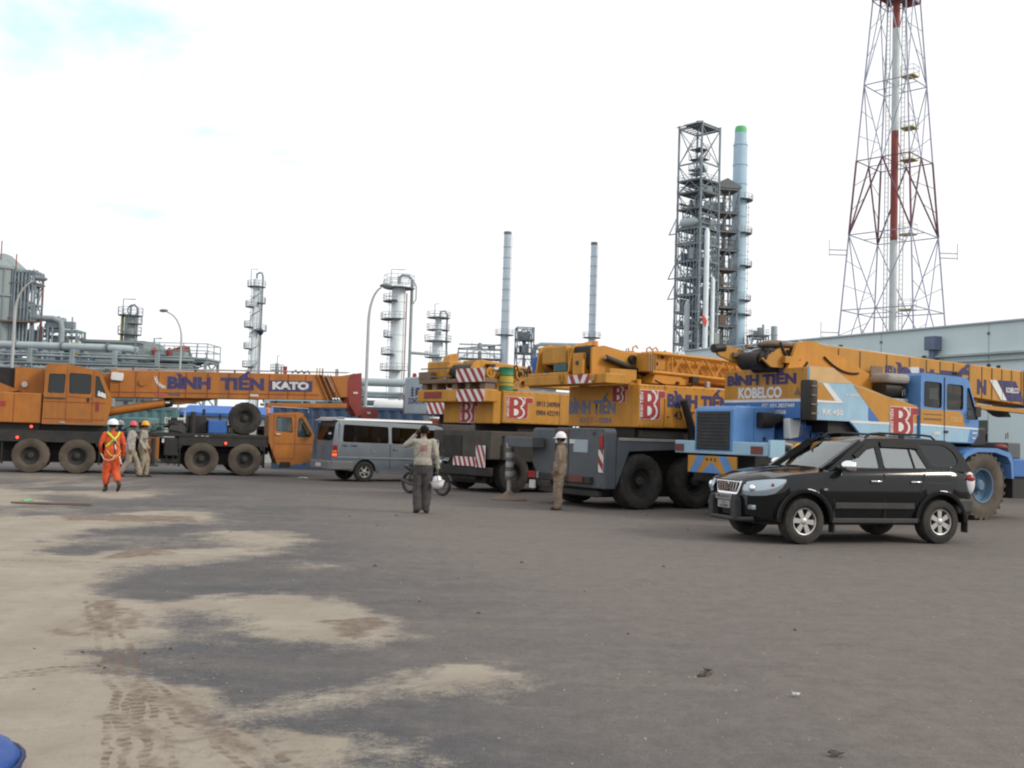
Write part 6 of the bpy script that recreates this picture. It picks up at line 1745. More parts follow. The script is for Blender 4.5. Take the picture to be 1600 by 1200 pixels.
box('box', 'pale_grey', KB, -2.9, -2.25, -1.1, -.6, 2.62, 2.76, bevel=.03)
# boom
MB().prism_y([(-5.62, 3.2), (-5.30, 3.86), (-5.0, 3.93), (-4.72, 3.92), (-2.2, 3.02), (-2.2, 2.6), (-4.9, 3.0)], -.62, -.54).build('boom_bracket', 'crane_orange', KB)
MB().prism_y([(-5.62, 3.2), (-5.30, 3.86), (-5.0, 3.93), (-4.72, 3.92), (-2.2, 3.02), (-2.2, 2.6), (-4.9, 3.0)], .40, .48).build('boom_bracket', 'crane_orange', KB)
kb = slab(-5.1, 3.26, 3.90, 2.95, 2.84, 3.72, -.50, .36).build('boom', 'kobe_orange', KB, bevel=.02)
BK = lambda x: 3.88 - (x + 5.1) * .0199
BB = lambda x: 3.26 - (x + 5.1) * .0522
for x in (-3.9, -3.2, -2.3, -1.5, -.9, -.4, .1, .7, 1.2, 1.6, 2.0, 2.4, 2.8):
    MB().bar((x, -.507, BB(x) + .02), (x, -.507, BK(x) - .02), .02, .014).build('rib', 'plant_brown', kb)
MB().prism_y([(2.9, 2.82), (3.35, 2.78), (3.30, 3.72), (2.9, 3.74)], -.54, .40).build('boom_collar', 'kobe_blue', KB, bevel=.02)
slab(3.3, 2.88, 3.62, 6.2, 2.76, 3.50, -.42, .28).build('boom_section', 'kobe_orange', KB, bevel=.02)
MB().prism_y([(6.1, 2.6), (6.8, 2.3), (7.0, 3.2), (6.5, 3.6), (6.1, 3.55)], -.44, .3).build('boom_head', 'kobe_orange', KB)
text('N', 'letter_blue', kb, (1.02, -.508, 3.06), SIDE, .36, .36, .05)
text('BÌNH TIẾ', 'letter_blue', kb, (-2.35, -.508, 3.20), SIDE, .36, 3.1, .045)
lg = MB()
lg.prism_y([(1.50, 3.42), (1.78, 3.43), (2.20, 2.93), (1.96, 2.93)], -.516, -.503, 0)
lg.prism_y([(1.78, 3.43), (2.55, 3.44), (2.92, 2.93), (2.20, 2.93)], -.516, -.503, 1)
LG = lg.build('name_plate', ['white_paint', 'letter_blue'], kb)
text('KOBELCO', 'white_paint', LG, (2.16, -.519, 3.14), SIDE, .13, .52, .03)
MB().prism_y([(-1.55, 3.56), (-1.18, 3.58), (-1.18, 3.25), (-1.32, 3.33), (-1.5, 3.48)], -.514, -.503).build('angle_gauge', 'plate_white', kb)
MB().prism_y([(-2.14, 3.30), (-2.06, 3.30), (-2.06, 3.56), (-2.14, 3.56)], -.512, -.503).build('slot', 'plant_brown', kb)
MB().cyl((-5.55, -.40, 3.48), (-5.55, .35, 3.48), .28, n=22).build('winch_drum', 'grease_black', KB, smooth=40)
MB().cyl((-6.0, -.3, 3.45), (-6.0, .3, 3.45), .2, n=22).build('winch_drum', 'grease_black', KB, smooth=40)
MB().prism_y([(-6.75, 3.70), (-6.6, 3.55), (-6.0, 3.38), (-5.7, 3.3), (-5.62, 3.42), (-5.9, 3.72), (-6.6, 3.80)], .42, .50).build('winch_arm', 'kobe_orange', KB)
MB().prism_y([(-6.2, 3.46), (-5.95, 3.30), (-5.6, 3.3), (-5.4, 3.74), (-5.7, 3.72)], -.5, -.44).build('winch_arm', 'kobe_orange', KB)
MB().cyl((-6.75, .46, 3.70), (-6.45, .46, 3.74), .10, n=12).build('rope_roller', 'grease_black', KB, smooth=40)
MB().ell((-5.45, -.1, 3.82), (.45, .35, .12)).build('rope_heap', 'plant_brown', KB, smooth=50)
hose(KB, catenary((-5.7, -.5, 3.85), (-5.2, -.6, 3.5), .2), .03); hose(KB, catenary((-5.5, -.52, 3.7), (-5.0, -.63, 3.45), .25), .03); hose(KB, catenary((-4.5, -.64, 3.6), (-3.4, -.64, 3.3), .12), .025)
box('rust_patch_plate', 'plant_brown', KB, -3.0, -2.6, -.65, -.625, 3.24, 3.5)
for k, x in enumerate((-3.5, -.6, 1.9, 2.3)):
    MB().cyl((x, -.2, BK(x)), (x, -.2, BK(x) + .12), .05, n=8).build('rope_guide', 'black_steel', KB)
for y in (-.25, .1):
    MB().tube([(-4.9, y, 3.95), (6.4, y, 3.62)], .014, 5).build('hoist_rope', 'steel', KB)
MB().cyl((-3.2, -.25, 2.4), (1.2, -.25, 2.86), .13, n=16).build('lift_cylinder', 'kobe_orange', KB, smooth=40)
MB().prism_y([(2.0, 2.78), (2.45, 2.80), (2.7, 2.52), (2.5, 2.55)], -.3, .1).build('jib_bracket', 'grease_black', KB)
slab(.5, 2.70, 2.80, 5.5, 2.58, 2.68, -.45, -.2).build('fly_jib', 'kobe_orange', KB)
# front mudguard over near wheel
ar = [(-1.02, 1.28), (-.72, 1.58), (-.30, 1.70), (.45, 1.70), (.95, 1.60), (1.08, 1.40), (1.10, .98)]
ari = [(1.02, .98), (.98, 1.34), (.86, 1.50), (.40, 1.60), (-.26, 1.60), (-.64, 1.49), (-.94, 1.24)]
for y0, y1 in ((-1.46, -.80), (.80, 1.46)):
    MB().prism_y(ar + ari, y0, y1).build('mudguard', 'kobe_blue', KB)
    MB().prism_y([(a * 1.0 - 4.35, c) for a, c in ar + ari], y0, y1).build('mudguard', 'kobe_blue', KB)
box('reflector', 'lamp_amber', KB, 1.103, 1.115, -1.42, -1.3, 1.1, 1.36)
box('front_gear', 'plant_brown', KB, .2, 1.0, -.6, .6, 1.72, 2.1, bevel=.05)
box('front_gear', 'grease_black', KB, .1, .7, -1.0, -.4, 1.72, 2.2, bevel=.06)
box('front_locker', 'carrier_grey', KB, 1.25, 1.75, -1.2, -.5, 1.46, 1.85, bevel=.03)
MB().ell((.95, -1.2, 1.74), (.2, .14, .07)).build('rag_heap', 'boom_red', KB, smooth=60)

# small hydraulic gear, valves, brackets and hoses crowding the working parts of the cranes
def gear(parent, x0, x1, y0, y1, z, seed, n, ms=('grease_black', 'crane_yellow', 'plant_brown', 'steel', 'dark_grey'), zr=.3):
    q = random.Random(seed)
    for _ in range(n):
        x, y = q.uniform(x0, x1), q.uniform(y0, y1)
        k, m = q.random(), q.choice(ms)
        zz = z + q.uniform(0, zr)
        if k < .3:
            a, b_, h = q.uniform(.04, .12), q.uniform(.04, .12), q.uniform(.05, .16)
            box('valve_block', m, parent, x - a, x + a, y - b_, y + b_, zz, zz + h, bevel=.01)
        elif k < .5:
            r = q.uniform(.025, .07)
            d = q.choice(((0, 1, 0), (1, 0, 0), (0, 0, 1)))
            l = q.uniform(.08, .3)
            MB().cyl((x, y, zz), (x + d[0] * l, y + d[1] * l, zz + d[2] * l), r, n=12).build('fitting', m, parent, smooth=40)
        elif k < .85:
            hose(parent, catenary((x, y, zz), (x + q.uniform(-.4, .5), y + q.uniform(-.35, .35), z + q.uniform(0, zr)), q.uniform(-.18, .2)), q.uniform(.012, .024))
        else:
            MB().tube([(x, y, zz), (x, y, zz + .12), (x + .08, y, zz + .16), (x + .08, y, zz + .02)], .014, 6).build('bracket', m, parent)
gear(C2, -1.0, .4, -.55, 1.5, 3.2, 71, 34, zr=.55)
gear(C2, .4, 2.6, -.5, .3, 3.74, 72, 8, zr=.03)
gear(C2, -.6, 2.4, -1.35, -.65, 2.97, 73, 12, zr=.12)
gear(Y3, -.6, 1.4, -1.0, 1.2, 3.0, 74, 40, zr=.6)
gear(Y3, -.75, -.35, -1.2, 1.7, 2.93, 75, 10, zr=.12)
gear(KB, -6.2, -4.9, -.6, .5, 3.35, 76, 30, ('grease_black', 'plant_brown', 'kobe_orange', 'dark_grey'), zr=.45)
gear(KB, -5.7, -4.2, -1.0, -.5, 1.5, 77, 16, ('grease_black', 'plant_brown', 'dark_grey', 'kobe_deep_blue'), zr=.5)
gear(KB, -2.9, -2.3, -1.1, -.55, 2.75, 78, 6, ('grease_black', 'pale_grey'), zr=.1)
gear(KB, -.4, 1.6, -1.1, .6, 1.72, 79, 14, ('grease_black', 'plant_brown', 'dark_grey'), zr=.3)
gear(K, 3.6, 6.1, -1.15, .6, 1.39, 80, 26, ('grease_black', 'dark_grey', 'black_steel', 'plant_brown'), zr=.35)
gear(K, 2.2, 4.3, -1.25, -.7, .75, 81, 16, ('grease_black', 'black_steel', 'dark_grey'), zr=.3)
gear(K, -1.4, -.6, -.6, .4, 2.55, 82, 12, ('grease_black', 'plant_brown', 'kato_orange'), zr=.5)
def bolts(parent, pts, m, r=.014):
    for p, d in pts:
        MB().cyl(p, (p[0] + d[0] * .012, p[1] + d[1] * .012, p[2]), r, n=6).build('bolt', m, parent)
bolts(uw, [((-.10 + i * .14, -1.40, z), (0, -1)) for i in range(6) for z in (1.98, 2.90)], 'plant_brown')
bolts(ue, [((.72 + i * .3, -1.40, z), (0, -1)) for i in range(9) for z in (1.99, 2.91)], 'plant_brown')
bolts(ub, [((.1 + i * .3, -1.25, z), (0, -1)) for i in range(9) for z in (2.03, 2.87)], 'plant_brown')
bolts(rear, [((-1.12, -1.3 + i * .22, z), (-1, 0)) for i in range(8) for z in (.58, 1.82)], 'dark_grey')
bolts(CW, [((-5.62, -1.1 + i * .29, 3.24), (-1, 0)) for i in range(9)], 'plant_brown')
for x in (-2.9, -1.3):
    box('side_handle', 'boom_red', up, x - .1, x + .1, -1.29, -1.272, 2.0, 2.03)
for z in (1.72, 2.26):
    MB().bar((.3, -1.324, z), (2.1, -1.324, z), .008, .02).build('cab_seam', 'boom_red', oc)

# ================================================================== BLACK CAR
V = thing('car', 'black four-wheel-drive car with roof rails parked in the foreground', 'car', (4.606, 17.844, 0), R(198.4))
def interp(tab, x):
    xs = [a for a, _ in tab]
    if x <= xs[0]: return tab[0][1]
    if x >= xs[-1]: return tab[-1][1]
    for (a, p), (b, q_) in zip(tab[:-1], tab[1:]):
        if a <= x <= b:
            t = (x - a) / (b - a)
            return p + (q_ - p) * t
WPL = [(-3.56, .66), (-3.50, .80), (-3.38, .875), (-3.1, .905), (-2.4, .915), (-1.2, .915), (0, .915), (.35, .90), (.60, .85), (.78, .74), (.88, .58)]
BELT = [(-3.56, 1.18), (-3.4, 1.26), (-3.0, 1.30), (-2.0, 1.275), (-.6, 1.24), (-.4, 1.225), (.2, 1.165), (.55, 1.10), (.8, 1.02), (.88, .98)]
TOPC = [(-3.56, 1.20), (-3.0, 1.31), (-.55, 1.30), (-.42, 1.29), (0, 1.255), (.4, 1.20), (.65, 1.145), (.80, 1.09), (.88, 1.02)]
ARCHR = .475
def zbot(x):
    for xa in (0.0, -2.75):
        if abs(x - xa) < ARCHR:
            return max(.42, .38 + math.sqrt(ARCHR ** 2 - (x - xa) ** 2))
    return interp([(-3.56, .50), (-3.3, .44), (-3.0, .42), (.4, .42), (.7, .40), (.88, .44)], x)
xs = sorted(set([round(-3.56 + .08 * i, 3) for i in range(56)] + [round(xa + ARCHR * math.cos(R(a)), 3) for xa in (0, -2.75) for a in range(0, 181, 9)] + [-3.54, .84, .88]))
xs = [x for x in xs if x <= .88]
rings = []
for x in xs:
    w, bz, tz, zb = interp(WPL, x), interp(BELT, x), interp(TOPC, x), zbot(x)
    z = [zb, zb + .02, max(.60, zb + .03), max(.80, zb + .05), max(.96, zb + .07), bz - .10, bz - .02, (bz + tz) / 2 + .015, tz]
    z = [min(v, tz) for v in z]
    ylist = [w - .14, w - .03, w - .004, w + .012, w + .008, w - .012, w - .070, w * .55, 0]
    rings.append([(x, yy, zz) for yy, zz in zip(ylist, z)])
b = MB()
k = len(rings[0])
for sg in (1, -1):
    vs = [(p[0], sg * p[1], p[2]) for r_ in rings for p in r_]
    fs = [(i * k + j, (i + 1) * k + j, (i + 1) * k + j + 1, i * k + j + 1) for i in range(len(rings) - 1) for j in range(k - 1)]
    b.add(vs, fs)
for r_ in (rings[0], rings[-1]):
    vs = [(p[0], p[1], p[2]) for p in r_] + [(p[0], -p[1], p[2]) for p in reversed(r_)]
    b.add(vs, [tuple(range(len(vs)))])
body = b.build('body', 'suv_black', V, smooth=38)
box('underbody', 'interior', V, -3.3, .6, -.62, .62, .30, .75)
box('wheel_well', 'interior', V, -.55, .55, -.66, .66, .5, .95); box('wheel_well', 'interior', V, -3.3, -2.2, -.66, .66, .5, .95)
# greenhouse: y follows the tumblehome
def gy(z):
    return .845 - (z - 1.25) * .30
def gfn(sg):
    return lambda a, c, t: (a, sg * (gy(c) - t), c)
outl = [(-.46, 1.225), (-1.18, 1.70), (-1.36, 1.785), (-2.0, 1.81), (-3.02, 1.795), (-3.20, 1.73), (-3.36, 1.54), (-3.48, 1.25), (-2.6, 1.27), (-1.5, 1.25)]
wf = rpoly([(-.86, 1.285), (-1.30, 1.65), (-1.50, 1.70), (-1.53, 1.285)], .04)
wr = rpoly([(-1.64, 1.29), (-1.61, 1.71), (-2.30, 1.71), (-2.53, 1.30)], .04)
wq = rpoly([(-2.64, 1.32), (-2.42, 1.72), (-2.98, 1.71), (-3.16, 1.60), (-3.24, 1.42), (-3.10, 1.325)], .08)
gh = MB()
for sg in (1, -1):
    gh.holed(outl, [wf, wr, wq], gfn(sg), .03)
gh.build('pillars', 'suv_black', V, smooth=25)
for sg in (1, -1):
    for h, g_, nm in ((wf, 'glass_film', 'side_window'), (wr, 'glass_film', 'side_window'), (wq, 'glass_tint', 'quarter_window')):
        MB().add([gfn(sg)(a, c, .014) for a, c in h], [tuple(range(len(h)))]).build(nm, g_, V)
    MB().bar(gfn(sg)(-2.20, 1.70, .008), gfn(sg)(-2.27, 1.30, .008), .03, .02).build('window_divider', 'rubber', V)
    for x0, x1 in ((-.86, -1.53), (-1.64, -2.53)):       # rain visors along the window tops
        pts = [(-1.02, 1.50), (-1.30, 1.70), (-1.53, 1.745), (-1.53, 1.65), (-1.32, 1.60), (-1.10, 1.44)] if x0 > -1 else [(-1.62, 1.745), (-2.30, 1.745), (-2.42, 1.62), (-2.30, 1.64), (-1.62, 1.65)]
        MB().prism([(a, c) for a, c in pts], lambda a, c, s=sg: gfn(s)(a, c, -.03), lambda a, c, s=sg: gfn(s)(a, c, -.02)).build('rain_visor', 'rubber', V)
roof = MB()
rx = [(-1.10, 1.655), (-1.20, 1.72), (-1.36, 1.79), (-1.7, 1.825), (-2.2, 1.84), (-2.8, 1.83), (-3.05, 1.80), (-3.2, 1.755), (-3.28, 1.70)]
ks = [-1, -.93, -.8, -.5, 0, .5, .8, .93, 1]
vs = []
for x, z in rx:
    ye = gy(z - .03) - .01
    for q_ in ks:
        vs.append((x, q_ * ye, z - .05 * abs(q_) ** 6 - .012 * q_ * q_))
n = len(ks)
fs = [(i * n + j, i * n + j + 1, (i + 1) * n + j + 1, (i + 1) * n + j) for i in range(len(rx) - 1) for j in range(n - 1)]
roof.add(vs, fs)
rf = roof.build('roof', 'suv_black', V, smooth=40)
sm_ = rf.modifiers.new('thick', 'SOLIDIFY'); sm_.thickness = .03
for sg in (1, -1):
    MB().tube([(-1.40, sg * .60, 1.80), (-1.50, sg * .61, 1.865), (-1.7, sg * .615, 1.885), (-2.6, sg * .61, 1.875), (-2.78, sg * .605, 1.86), (-2.88, sg * .60, 1.79)], .020, 8).build('roof_rail', 'rubber', V, smooth=60)
    box('rail_foot', 'rubber', V, -2.2, -2.1, sg * .615 - .015, sg * .615 + .015, 1.79, 1.88)
ws = []
MB().add([(-.47, .70, 1.255), (-.40, 0, 1.29), (-.47, -.70, 1.255), (-1.17, -.665, 1.70), (-1.12, 0, 1.72), (-1.17, .665, 1.70)], [(0, 1, 4, 5), (1, 2, 3, 4)]).build('windscreen', 'glass_screen', V, smooth=40)
MB().add([(-3.44, .70, 1.26), (-3.48, 0, 1.26), (-3.44, -.70, 1.26), (-3.26, -.66, 1.69), (-3.29, 0, 1.71), (-3.26, .66, 1.69)], [(0, 1, 4, 5), (1, 2, 3, 4)]).build('rear_window', 'glass_tint', V, smooth=40)
for sg in (1, -1):
    MB().bar((-.40, sg * .765, 1.24), (-1.20, sg * .69, 1.745), .085, .055).build('windscreen_pillar', 'suv_black', V)
box('dashboard', 'interior', V, -.95, -.5, -.68, .68, 1.0, 1.24, bevel=.04)
for x, y in ((-1.45, .36), (-1.45, -.36), (-2.3, .36), (-2.3, -.36)):
    s_ = MB().box(x - .08, x + .06, y - .24, y + .24, .9, 1.50); s_.box(x - .05, x + .04, y - .12, y + .12, 1.52, 1.68)
    s_.build('seat', 'interior_grey', V, bevel=.03)
MB().lathe([(.165, -.015), (.195, -.015), (.195, .015), (.165, .015)], 20, axis='x', c=(-1.0, .36, 1.16), close=True).build('steering_wheel', 'interior', V)
box('windscreen_shade', 'teal', V, -.66, -.62, -.35, .1, 1.24, 1.30)
# front
gr = MB()
gout = rpoly([(-.42, 1.01), (-.33, .78), (.33, .78), (.42, 1.01)], .06)
gin = rpoly([(-.375, .985), (-.30, .815), (.30, .815), (.375, .985)], .05)
gfx = lambda y, z, t: (.905 + (1.0 - z) * .12 - .10 * y * y - t, y, z)
gr.holed(gout, [gin], lambda y, z, t: gfx(y, z, t), .06)
grl = gr.build('grille_frame', 'chrome', V, smooth=30)
MB().add([gfx(y, z, .05) for y, z in gin], [tuple(range(len(gin)))]).build('grille_mesh', 'rubber', grl)
for y in (-.26, -.18, -.10, .10, .18, .26):
    MB().bar(gfx(y * 1.08, .975, .012), gfx(y * .92, .825, .012), .022, .03).build('grille_bar', 'chrome', grl)
em = MB()
em.lathe([(.052, -.008), (.066, -.008), (.066, .008), (.052, .008)], 20, axis='x', c=(.92, 0, .91), close=True)
em.lathe([(.018, -.01), (.026, -.01), (.026, .01), (.018, .01)], 14, axis='x', c=(.922, 0, .923), close=True)
em.bar((.923, 0, .945), (.923, 0, .845), .014, .014)
em.build('emblem', 'chrome', grl, smooth=40)
for sg in (1, -1):
    hl = MB()
    HS = [(.905, .47, .80, .99), (.90, .57, .785, 1.01), (.862, .67, .78, 1.03), (.79, .77, .785, 1.045), (.69, .845, .795, 1.06), (.56, .898, .83, 1.068), (.44, .922, .93, 1.07), (.36, .932, 1.03, 1.065)]
    vs = []
    for hx, hy, z0_, z1_ in HS:
        for kk in range(5):
            f_ = kk / 4
            bl = .022 * math.sin(math.pi * f_)
            vs.append((hx + .004 + bl * .8 - .06 * f_ * f_ * (hx > .6), sg * (hy + .006 + bl * .5 - .02 * f_ * f_), z0_ + (z1_ - z0_) * f_))
    hl.add(vs, [(i * 5 + j, (i + 1) * 5 + j, (i + 1) * 5 + j + 1, i * 5 + j + 1) for i in range(7) for j in range(4)])
    H = hl.build('headlight', 'lamp_clear', V, smooth=60)
    MB().ell((.845, sg * .665, .90), (.05, .07, .07)).build('lens', 'chrome', H, smooth=60)
    MB().ell((.60, sg * .895, .97), (.03, .02, .03)).build('indicator', 'lamp_red', H, smooth=60)
    fl = box('fog_lamp', 'lamp_clear', V, .80, .875, sg * .62 - .11, sg * .62 + .11, .55, .63, bevel=.02)
    MB().ell((-3.43, sg * .835, 1.06), (.11, .075, .20)).build('tail_light', 'plastic_white', V, smooth=50)
    MB().ell((-3.425, sg * .85, 1.14), (.095, .07, .085)).build('tail_light', 'lamp_red', V, smooth=50)
# bumper with dark guard
fbp = MB()
ysec = [-.86, -.78, -.62, -.4, -.2, 0, .2, .4, .62, .78, .86]
def fx(y):
    return .93 - .42 * (abs(y) / .86) ** 3.2
vs = []
for y in ysec:
    for z, dx in ((.36, -.06), (.40, .0), (.52, .015), (.66, .01), (.77, -.03)):
        vs.append((fx(y) + dx, y, z))
fs = [(i * 5 + j, i * 5 + j + 1, (i + 1) * 5 + j + 1, (i + 1) * 5 + j) for i in range(len(ysec) - 1) for j in range(4)]
fbp.add(vs, fs)
fo = fbp.build('front_bumper', 'suv_black', V, smooth=45)
sol = fo.modifiers.new('thick', 'SOLIDIFY'); sol.thickness = .05
gd = MB()
gd.tube([(.80, .66, .40), (.95, .52, .385), (1.0, .36, .38), (1.01, 0, .38), (1.0, -.36, .38), (.95, -.52, .385), (.80, -.66, .40)], .04, 10)
for sg in (1, -1):
    gd.prism_x([(sg * .30, .38), (sg * .45, .40), (sg * .43, .70), (sg * .36, .78), (sg * .29, .74)], .90, 1.03)
gd.build('bumper_guard', 'suv_trim', V, bevel=.015)
ps = MB().prism_x(rpoly([(-.29, .68), (.29, .68), (.27, .775), (-.27, .775)], .03), .965, 1.0).build('name_strip', 'chrome', V)
FRONT = (R(90), 0, R(90))
text('PRADO', 'letter_dark', ps, (1.001, -.20, .71), FRONT, .042, .40, .03)
npl = box('number_plate', 'plate_grey', V, .97, .985, -.20, .20, .54, .665)
text('16L', 'letter_dark', npl, (.987, -.06, .615), FRONT, .035, .12, .02)
text('6388', 'letter_dark', npl, (.987, -.13, .555), FRONT, .045, .26, .02)
# flanks
for sg in (1, -1):
    for xa in (0, -2.75):
        fr_ = MB()
        outer_ = [(xa + .545 * math.cos(R(a)), .38 + .545 * math.sin(R(a))) for a in range(-2, 183, 8)]
        inner_ = [(xa + .47 * math.cos(R(a)), .38 + .47 * math.sin(R(a))) for a in range(182, -3, -8)]
        fr_.prism_y(outer_ + inner_, sg * .80, sg * .952)
        fr_.build('wheel_arch', 'suv_trim' if False else 'suv_black', V, bevel=.012)
    st = MB().prism_y([(-.50, .36), (-2.22, .36), (-2.24, .44), (-.52, .44)], sg * .78, sg * .97).build('side_step', 'suv_trim', V, bevel=.012)
    MB().prism_y([(-.58, .60), (-2.18, .60), (-2.18, .70), (-.58, .70)], sg * .925, sg * .942).build('door_moulding', 'suv_trim', V, bevel=.006)
    for xg, z0, z1 in ((-.56, .5, 1.22), (-1.58, .46, 1.26), (-2.30, .86, 1.28)):
        MB().bar((xg, sg * .927, z0), (xg - (.0 if xg > -2 else .12), sg * (.905), z1 - .06), .010, .012).build('door_gap', 'rubber', V)
    for x in (-1.40, -2.22):
        MB().tube([(x + .10, sg * .93, 1.06), (x + .07, sg * .955, 1.062), (x - .07, sg * .955, 1.062), (x - .10, sg * .93, 1.06)], .016, 8).build('door_handle', 'chrome', V, smooth=60)
    for x, xx in ((-.56, .0), (-3.30, .0)):
        box('mud_flap', 'rubber', V, x - .015, x + .015, sg * .92 - .12, sg * .92 + .02, .20, .52)
    mr_ = MB().ell((-.74, sg * 1.05, 1.31), (.12, .16, .10), 16, 8).build('mirror', 'chrome', V, smooth=60)
    MB().bar((-.74, sg * .84, 1.24), (-.72, sg * .98, 1.25), .06, .05).build('mirror_arm', 'suv_black', mr_)
    box('badge', 'chrome', V, -.43, -.36, sg * .925, sg * .931, .90, .93)
rbp = MB().prism_z([(-3.62, -.70), (-3.62, .70), (-3.50, .86), (-3.12, .95), (-3.12, -.95), (-3.50, -.86)], .52, .80).build('rear_bumper', 'suv_trim', V, bevel=.05)
for x in (0, -2.75):
    wheel(V, x, .80, .38, .38, .27, 1, style='alloy', tm='tyre', rm='alloy', spin=.4 + x); wheel(V, x, -.80, .38, .38, .27, -1, style='alloy', tm='tyre', rm='alloy', spin=.2)
MB().tube([(-.46, .4, 1.245), (-.62, .1, 1.33), (-.64, .0, 1.35)], .010, 5).build('wiper', 'rubber', V)
MB().tube([(-.46, -.1, 1.25), (-.62, -.4, 1.34)], .010, 5).build('wiper', 'rubber', V)

# ================================================================== SILVER VAN
N = thing('van', 'silver minibus van seen from its rear corner with glowing tail lamp', 'van', (-5.112, 33.786, 0), R(33))
vout = [(-1.12, .42), (-1.16, .62), (-1.12, 1.30), (-1.02, 1.86), (-.90, 1.97), (2.55, 1.90), (2.80, 1.84), (3.45, 1.18), (3.78, .98), (3.82, .45), (3.3, .34), (2.95, .36)]
def varch(xa, r=.40):
    return [(xa + r * math.cos(R(a)), .33 + r * math.sin(R(a))) for a in range(0, 181, 15)]
vout2 = vout[:10] + [(3.76, .36), (3.28, .36)] + [(p[0], p[1]) for p in varch(2.85) if p[1] > .35] + [(2.44, .36), (.42, .34)] + [p for p in varch(0) if p[1] > .34] + [(-.42, .34)]
def vy(z):
    return .845 - max(0, z - 1.2) * .11 - max(0, .55 - z) * .1
def vfn(sg):
    return lambda a, c, t: (a, sg * (vy(c) - t), c)
vw1 = rpoly([(-.80, 1.27), (.83, 1.25), (.82, 1.79), (-.76, 1.83)], .07)
vw2 = rpoly([(.93, 1.25), (2.02, 1.22), (2.02, 1.76), (.93, 1.79)], .07)
vw3 = rpoly([(2.16, 1.20), (3.20, 1.16), (2.72, 1.72), (2.16, 1.74)], .07)
vb = MB()
for sg in (1, -1):
    vb.holed(vout2, [vw1, vw2, vw3], vfn(sg), .04)
# skin round the outline
for i in range(10):
    (x0, z0), (x1, z1) = vout[i], vout[i + 1] if i < 9 else (3.76, .36)
    if i in (1, 2):      # tailgate is built apart
        continue
    if i == 6:
        continue
    vb.add([(x0, -vy(z0) + .005, z0), (x0, vy(z0) - .005, z0), (x1, vy(z1) - .005, z1), (x1, -vy(z1) + .005, z1)], [(0, 1, 2, 3)])
vbody = vb.build('body', 'van_silver', N, smooth=40)
tg = MB()
tgf = lambda y, z, t: (interp([(.42, -1.12), (.62, -1.16), (1.30, -1.12), (1.86, -1.02)], z) + .14 * (abs(y) / .84) ** 4 + t, y, z)
tgo = [(y, z) for y, z in rect(-.83, .83, .62, 1.87, .06)]
tgw = rect(-.70, .70, 1.30, 1.76, .10)
tg.holed(tgo, [tgw], tgf, .04)
tail = tg.build('tailgate', 'van_silver', N, smooth=40)
MB().add([tgf(y, z, .012) for y, z in tgw], [tuple(range(len(tgw)))]).build('rear_window', 'glass_tint', tail)
box('window_sticker', 'plate_white', tail, -1.115, -1.108, -.62, -.42, 1.50, 1.56)
for sg in (1, -1):
    for h in (vw1, vw2, vw3):
        MB().add([vfn(sg)(a, c, .012) for a, c in h], [tuple(range(len(h)))]).build('side_window', 'glass_dark', N)
    tl = MB().prism([(-1.16, .80), (-.98, .80), (-.98, 1.16), (-1.12, 1.16)], lambda a, c: (a, sg * (vy(c) + .008), c), lambda a, c: (a + .05, sg * (vy(c) - .04), c)).build('tail_light', 'lamp_red', N)
    MB().prism([(-1.15, .82), (-1.0, .82), (-1.0, .90), (-1.15, .90)], lambda a, c: (a, sg * (vy(c) + .012), c), lambda a, c: (a + .03, sg * (vy(c) - .03), c)).build('tail_light_lit', 'lamp_red_lit', tl)
    MB().prism([(-1.15, .93), (-1.0, .93), (-1.0, 1.0), (-1.15, 1.0)], lambda a, c: (a, sg * (vy(c) + .012), c), lambda a, c: (a + .03, sg * (vy(c) - .03), c)).build('indicator', 'lamp_amber', tl)
    MB().prism_y([(-1.05, .74), (.0, .73), (3.6, .70), (3.6, .76), (-1.05, .80)], sg * .84, sg * .862).build('side_moulding', 'van_silver', N, bevel=.006)
    for x in (.88, 2.08):
        MB().bar((x, sg * .848, .42), (x, sg * (.846), 1.2), .012, .008).build('door_gap', 'rubber', N)
    box('door_handle', 'van_trim', N, 1.0, 1.16, sg * .86 - .015, sg * .86 + .015, 1.04, 1.09)
    for xa in (0, 2.85):
        wheel(N, xa, sg * .74, .33, .33, .21, sg, style='van', tm='tyre', rm='alloy', spin=.5)
MB().add([(2.80, -.70, 1.83), (2.80, .70, 1.83), (3.45, .80, 1.20), (3.45, -.80, 1.20)], [(0, 1, 2, 3)]).build('windscreen', 'glass_screen', N)
MB().prism_z([(-1.24, -.72), (-1.24, .72), (-1.14, .86), (-.42, .875), (-.42, .80), (-1.0, .80), (-1.0, -.80), (-.42, -.80), (-.42, -.875), (-1.14, -.86)], .38, .66).build('rear_bumper', 'van_trim', N, bevel=.04)
rp_ = MB()
for sg in (1, -1):
    pass
rp_.prism_x([(-.72, 1.965), (-.66, 2.035), (.66, 2.035), (.72, 1.965), (.62, 1.93), (-.62, 1.93)], -1.0, 2.5)
rp_.build('roof', 'plastic_white', N, bevel=.02)
MB().prism_y([(-1.18, 1.93), (-.92, 2.06), (-.70, 2.06), (-.70, 1.98)], -.70, .70).build('roof_spoiler', 'van_silver', N, bevel=.015)
np2 = box('number_plate', 'plate_white', tail, -1.265, -1.25, -.22, .22, .46, .58)
text('74K - 0989', 'letter_dark', N, (-.82, -.8475, 1.12), SIDE, .065, .52, .02)
box('floor', 'interior', N, -.95, 3.3, -.74, .74, .36, .62)
for x in (-.3, .55, 1.4, 2.2):
    for y in (-.4, .35):
        s_ = MB().box(x - .08, x + .05, y - .3, y + .3, .8, 1.42); s_.build('seat', 'interior_grey', N, bevel=.03)
box('fuel_flap', 'van_trim', N, .2, .38, -.852, -.846, .92, 1.06)
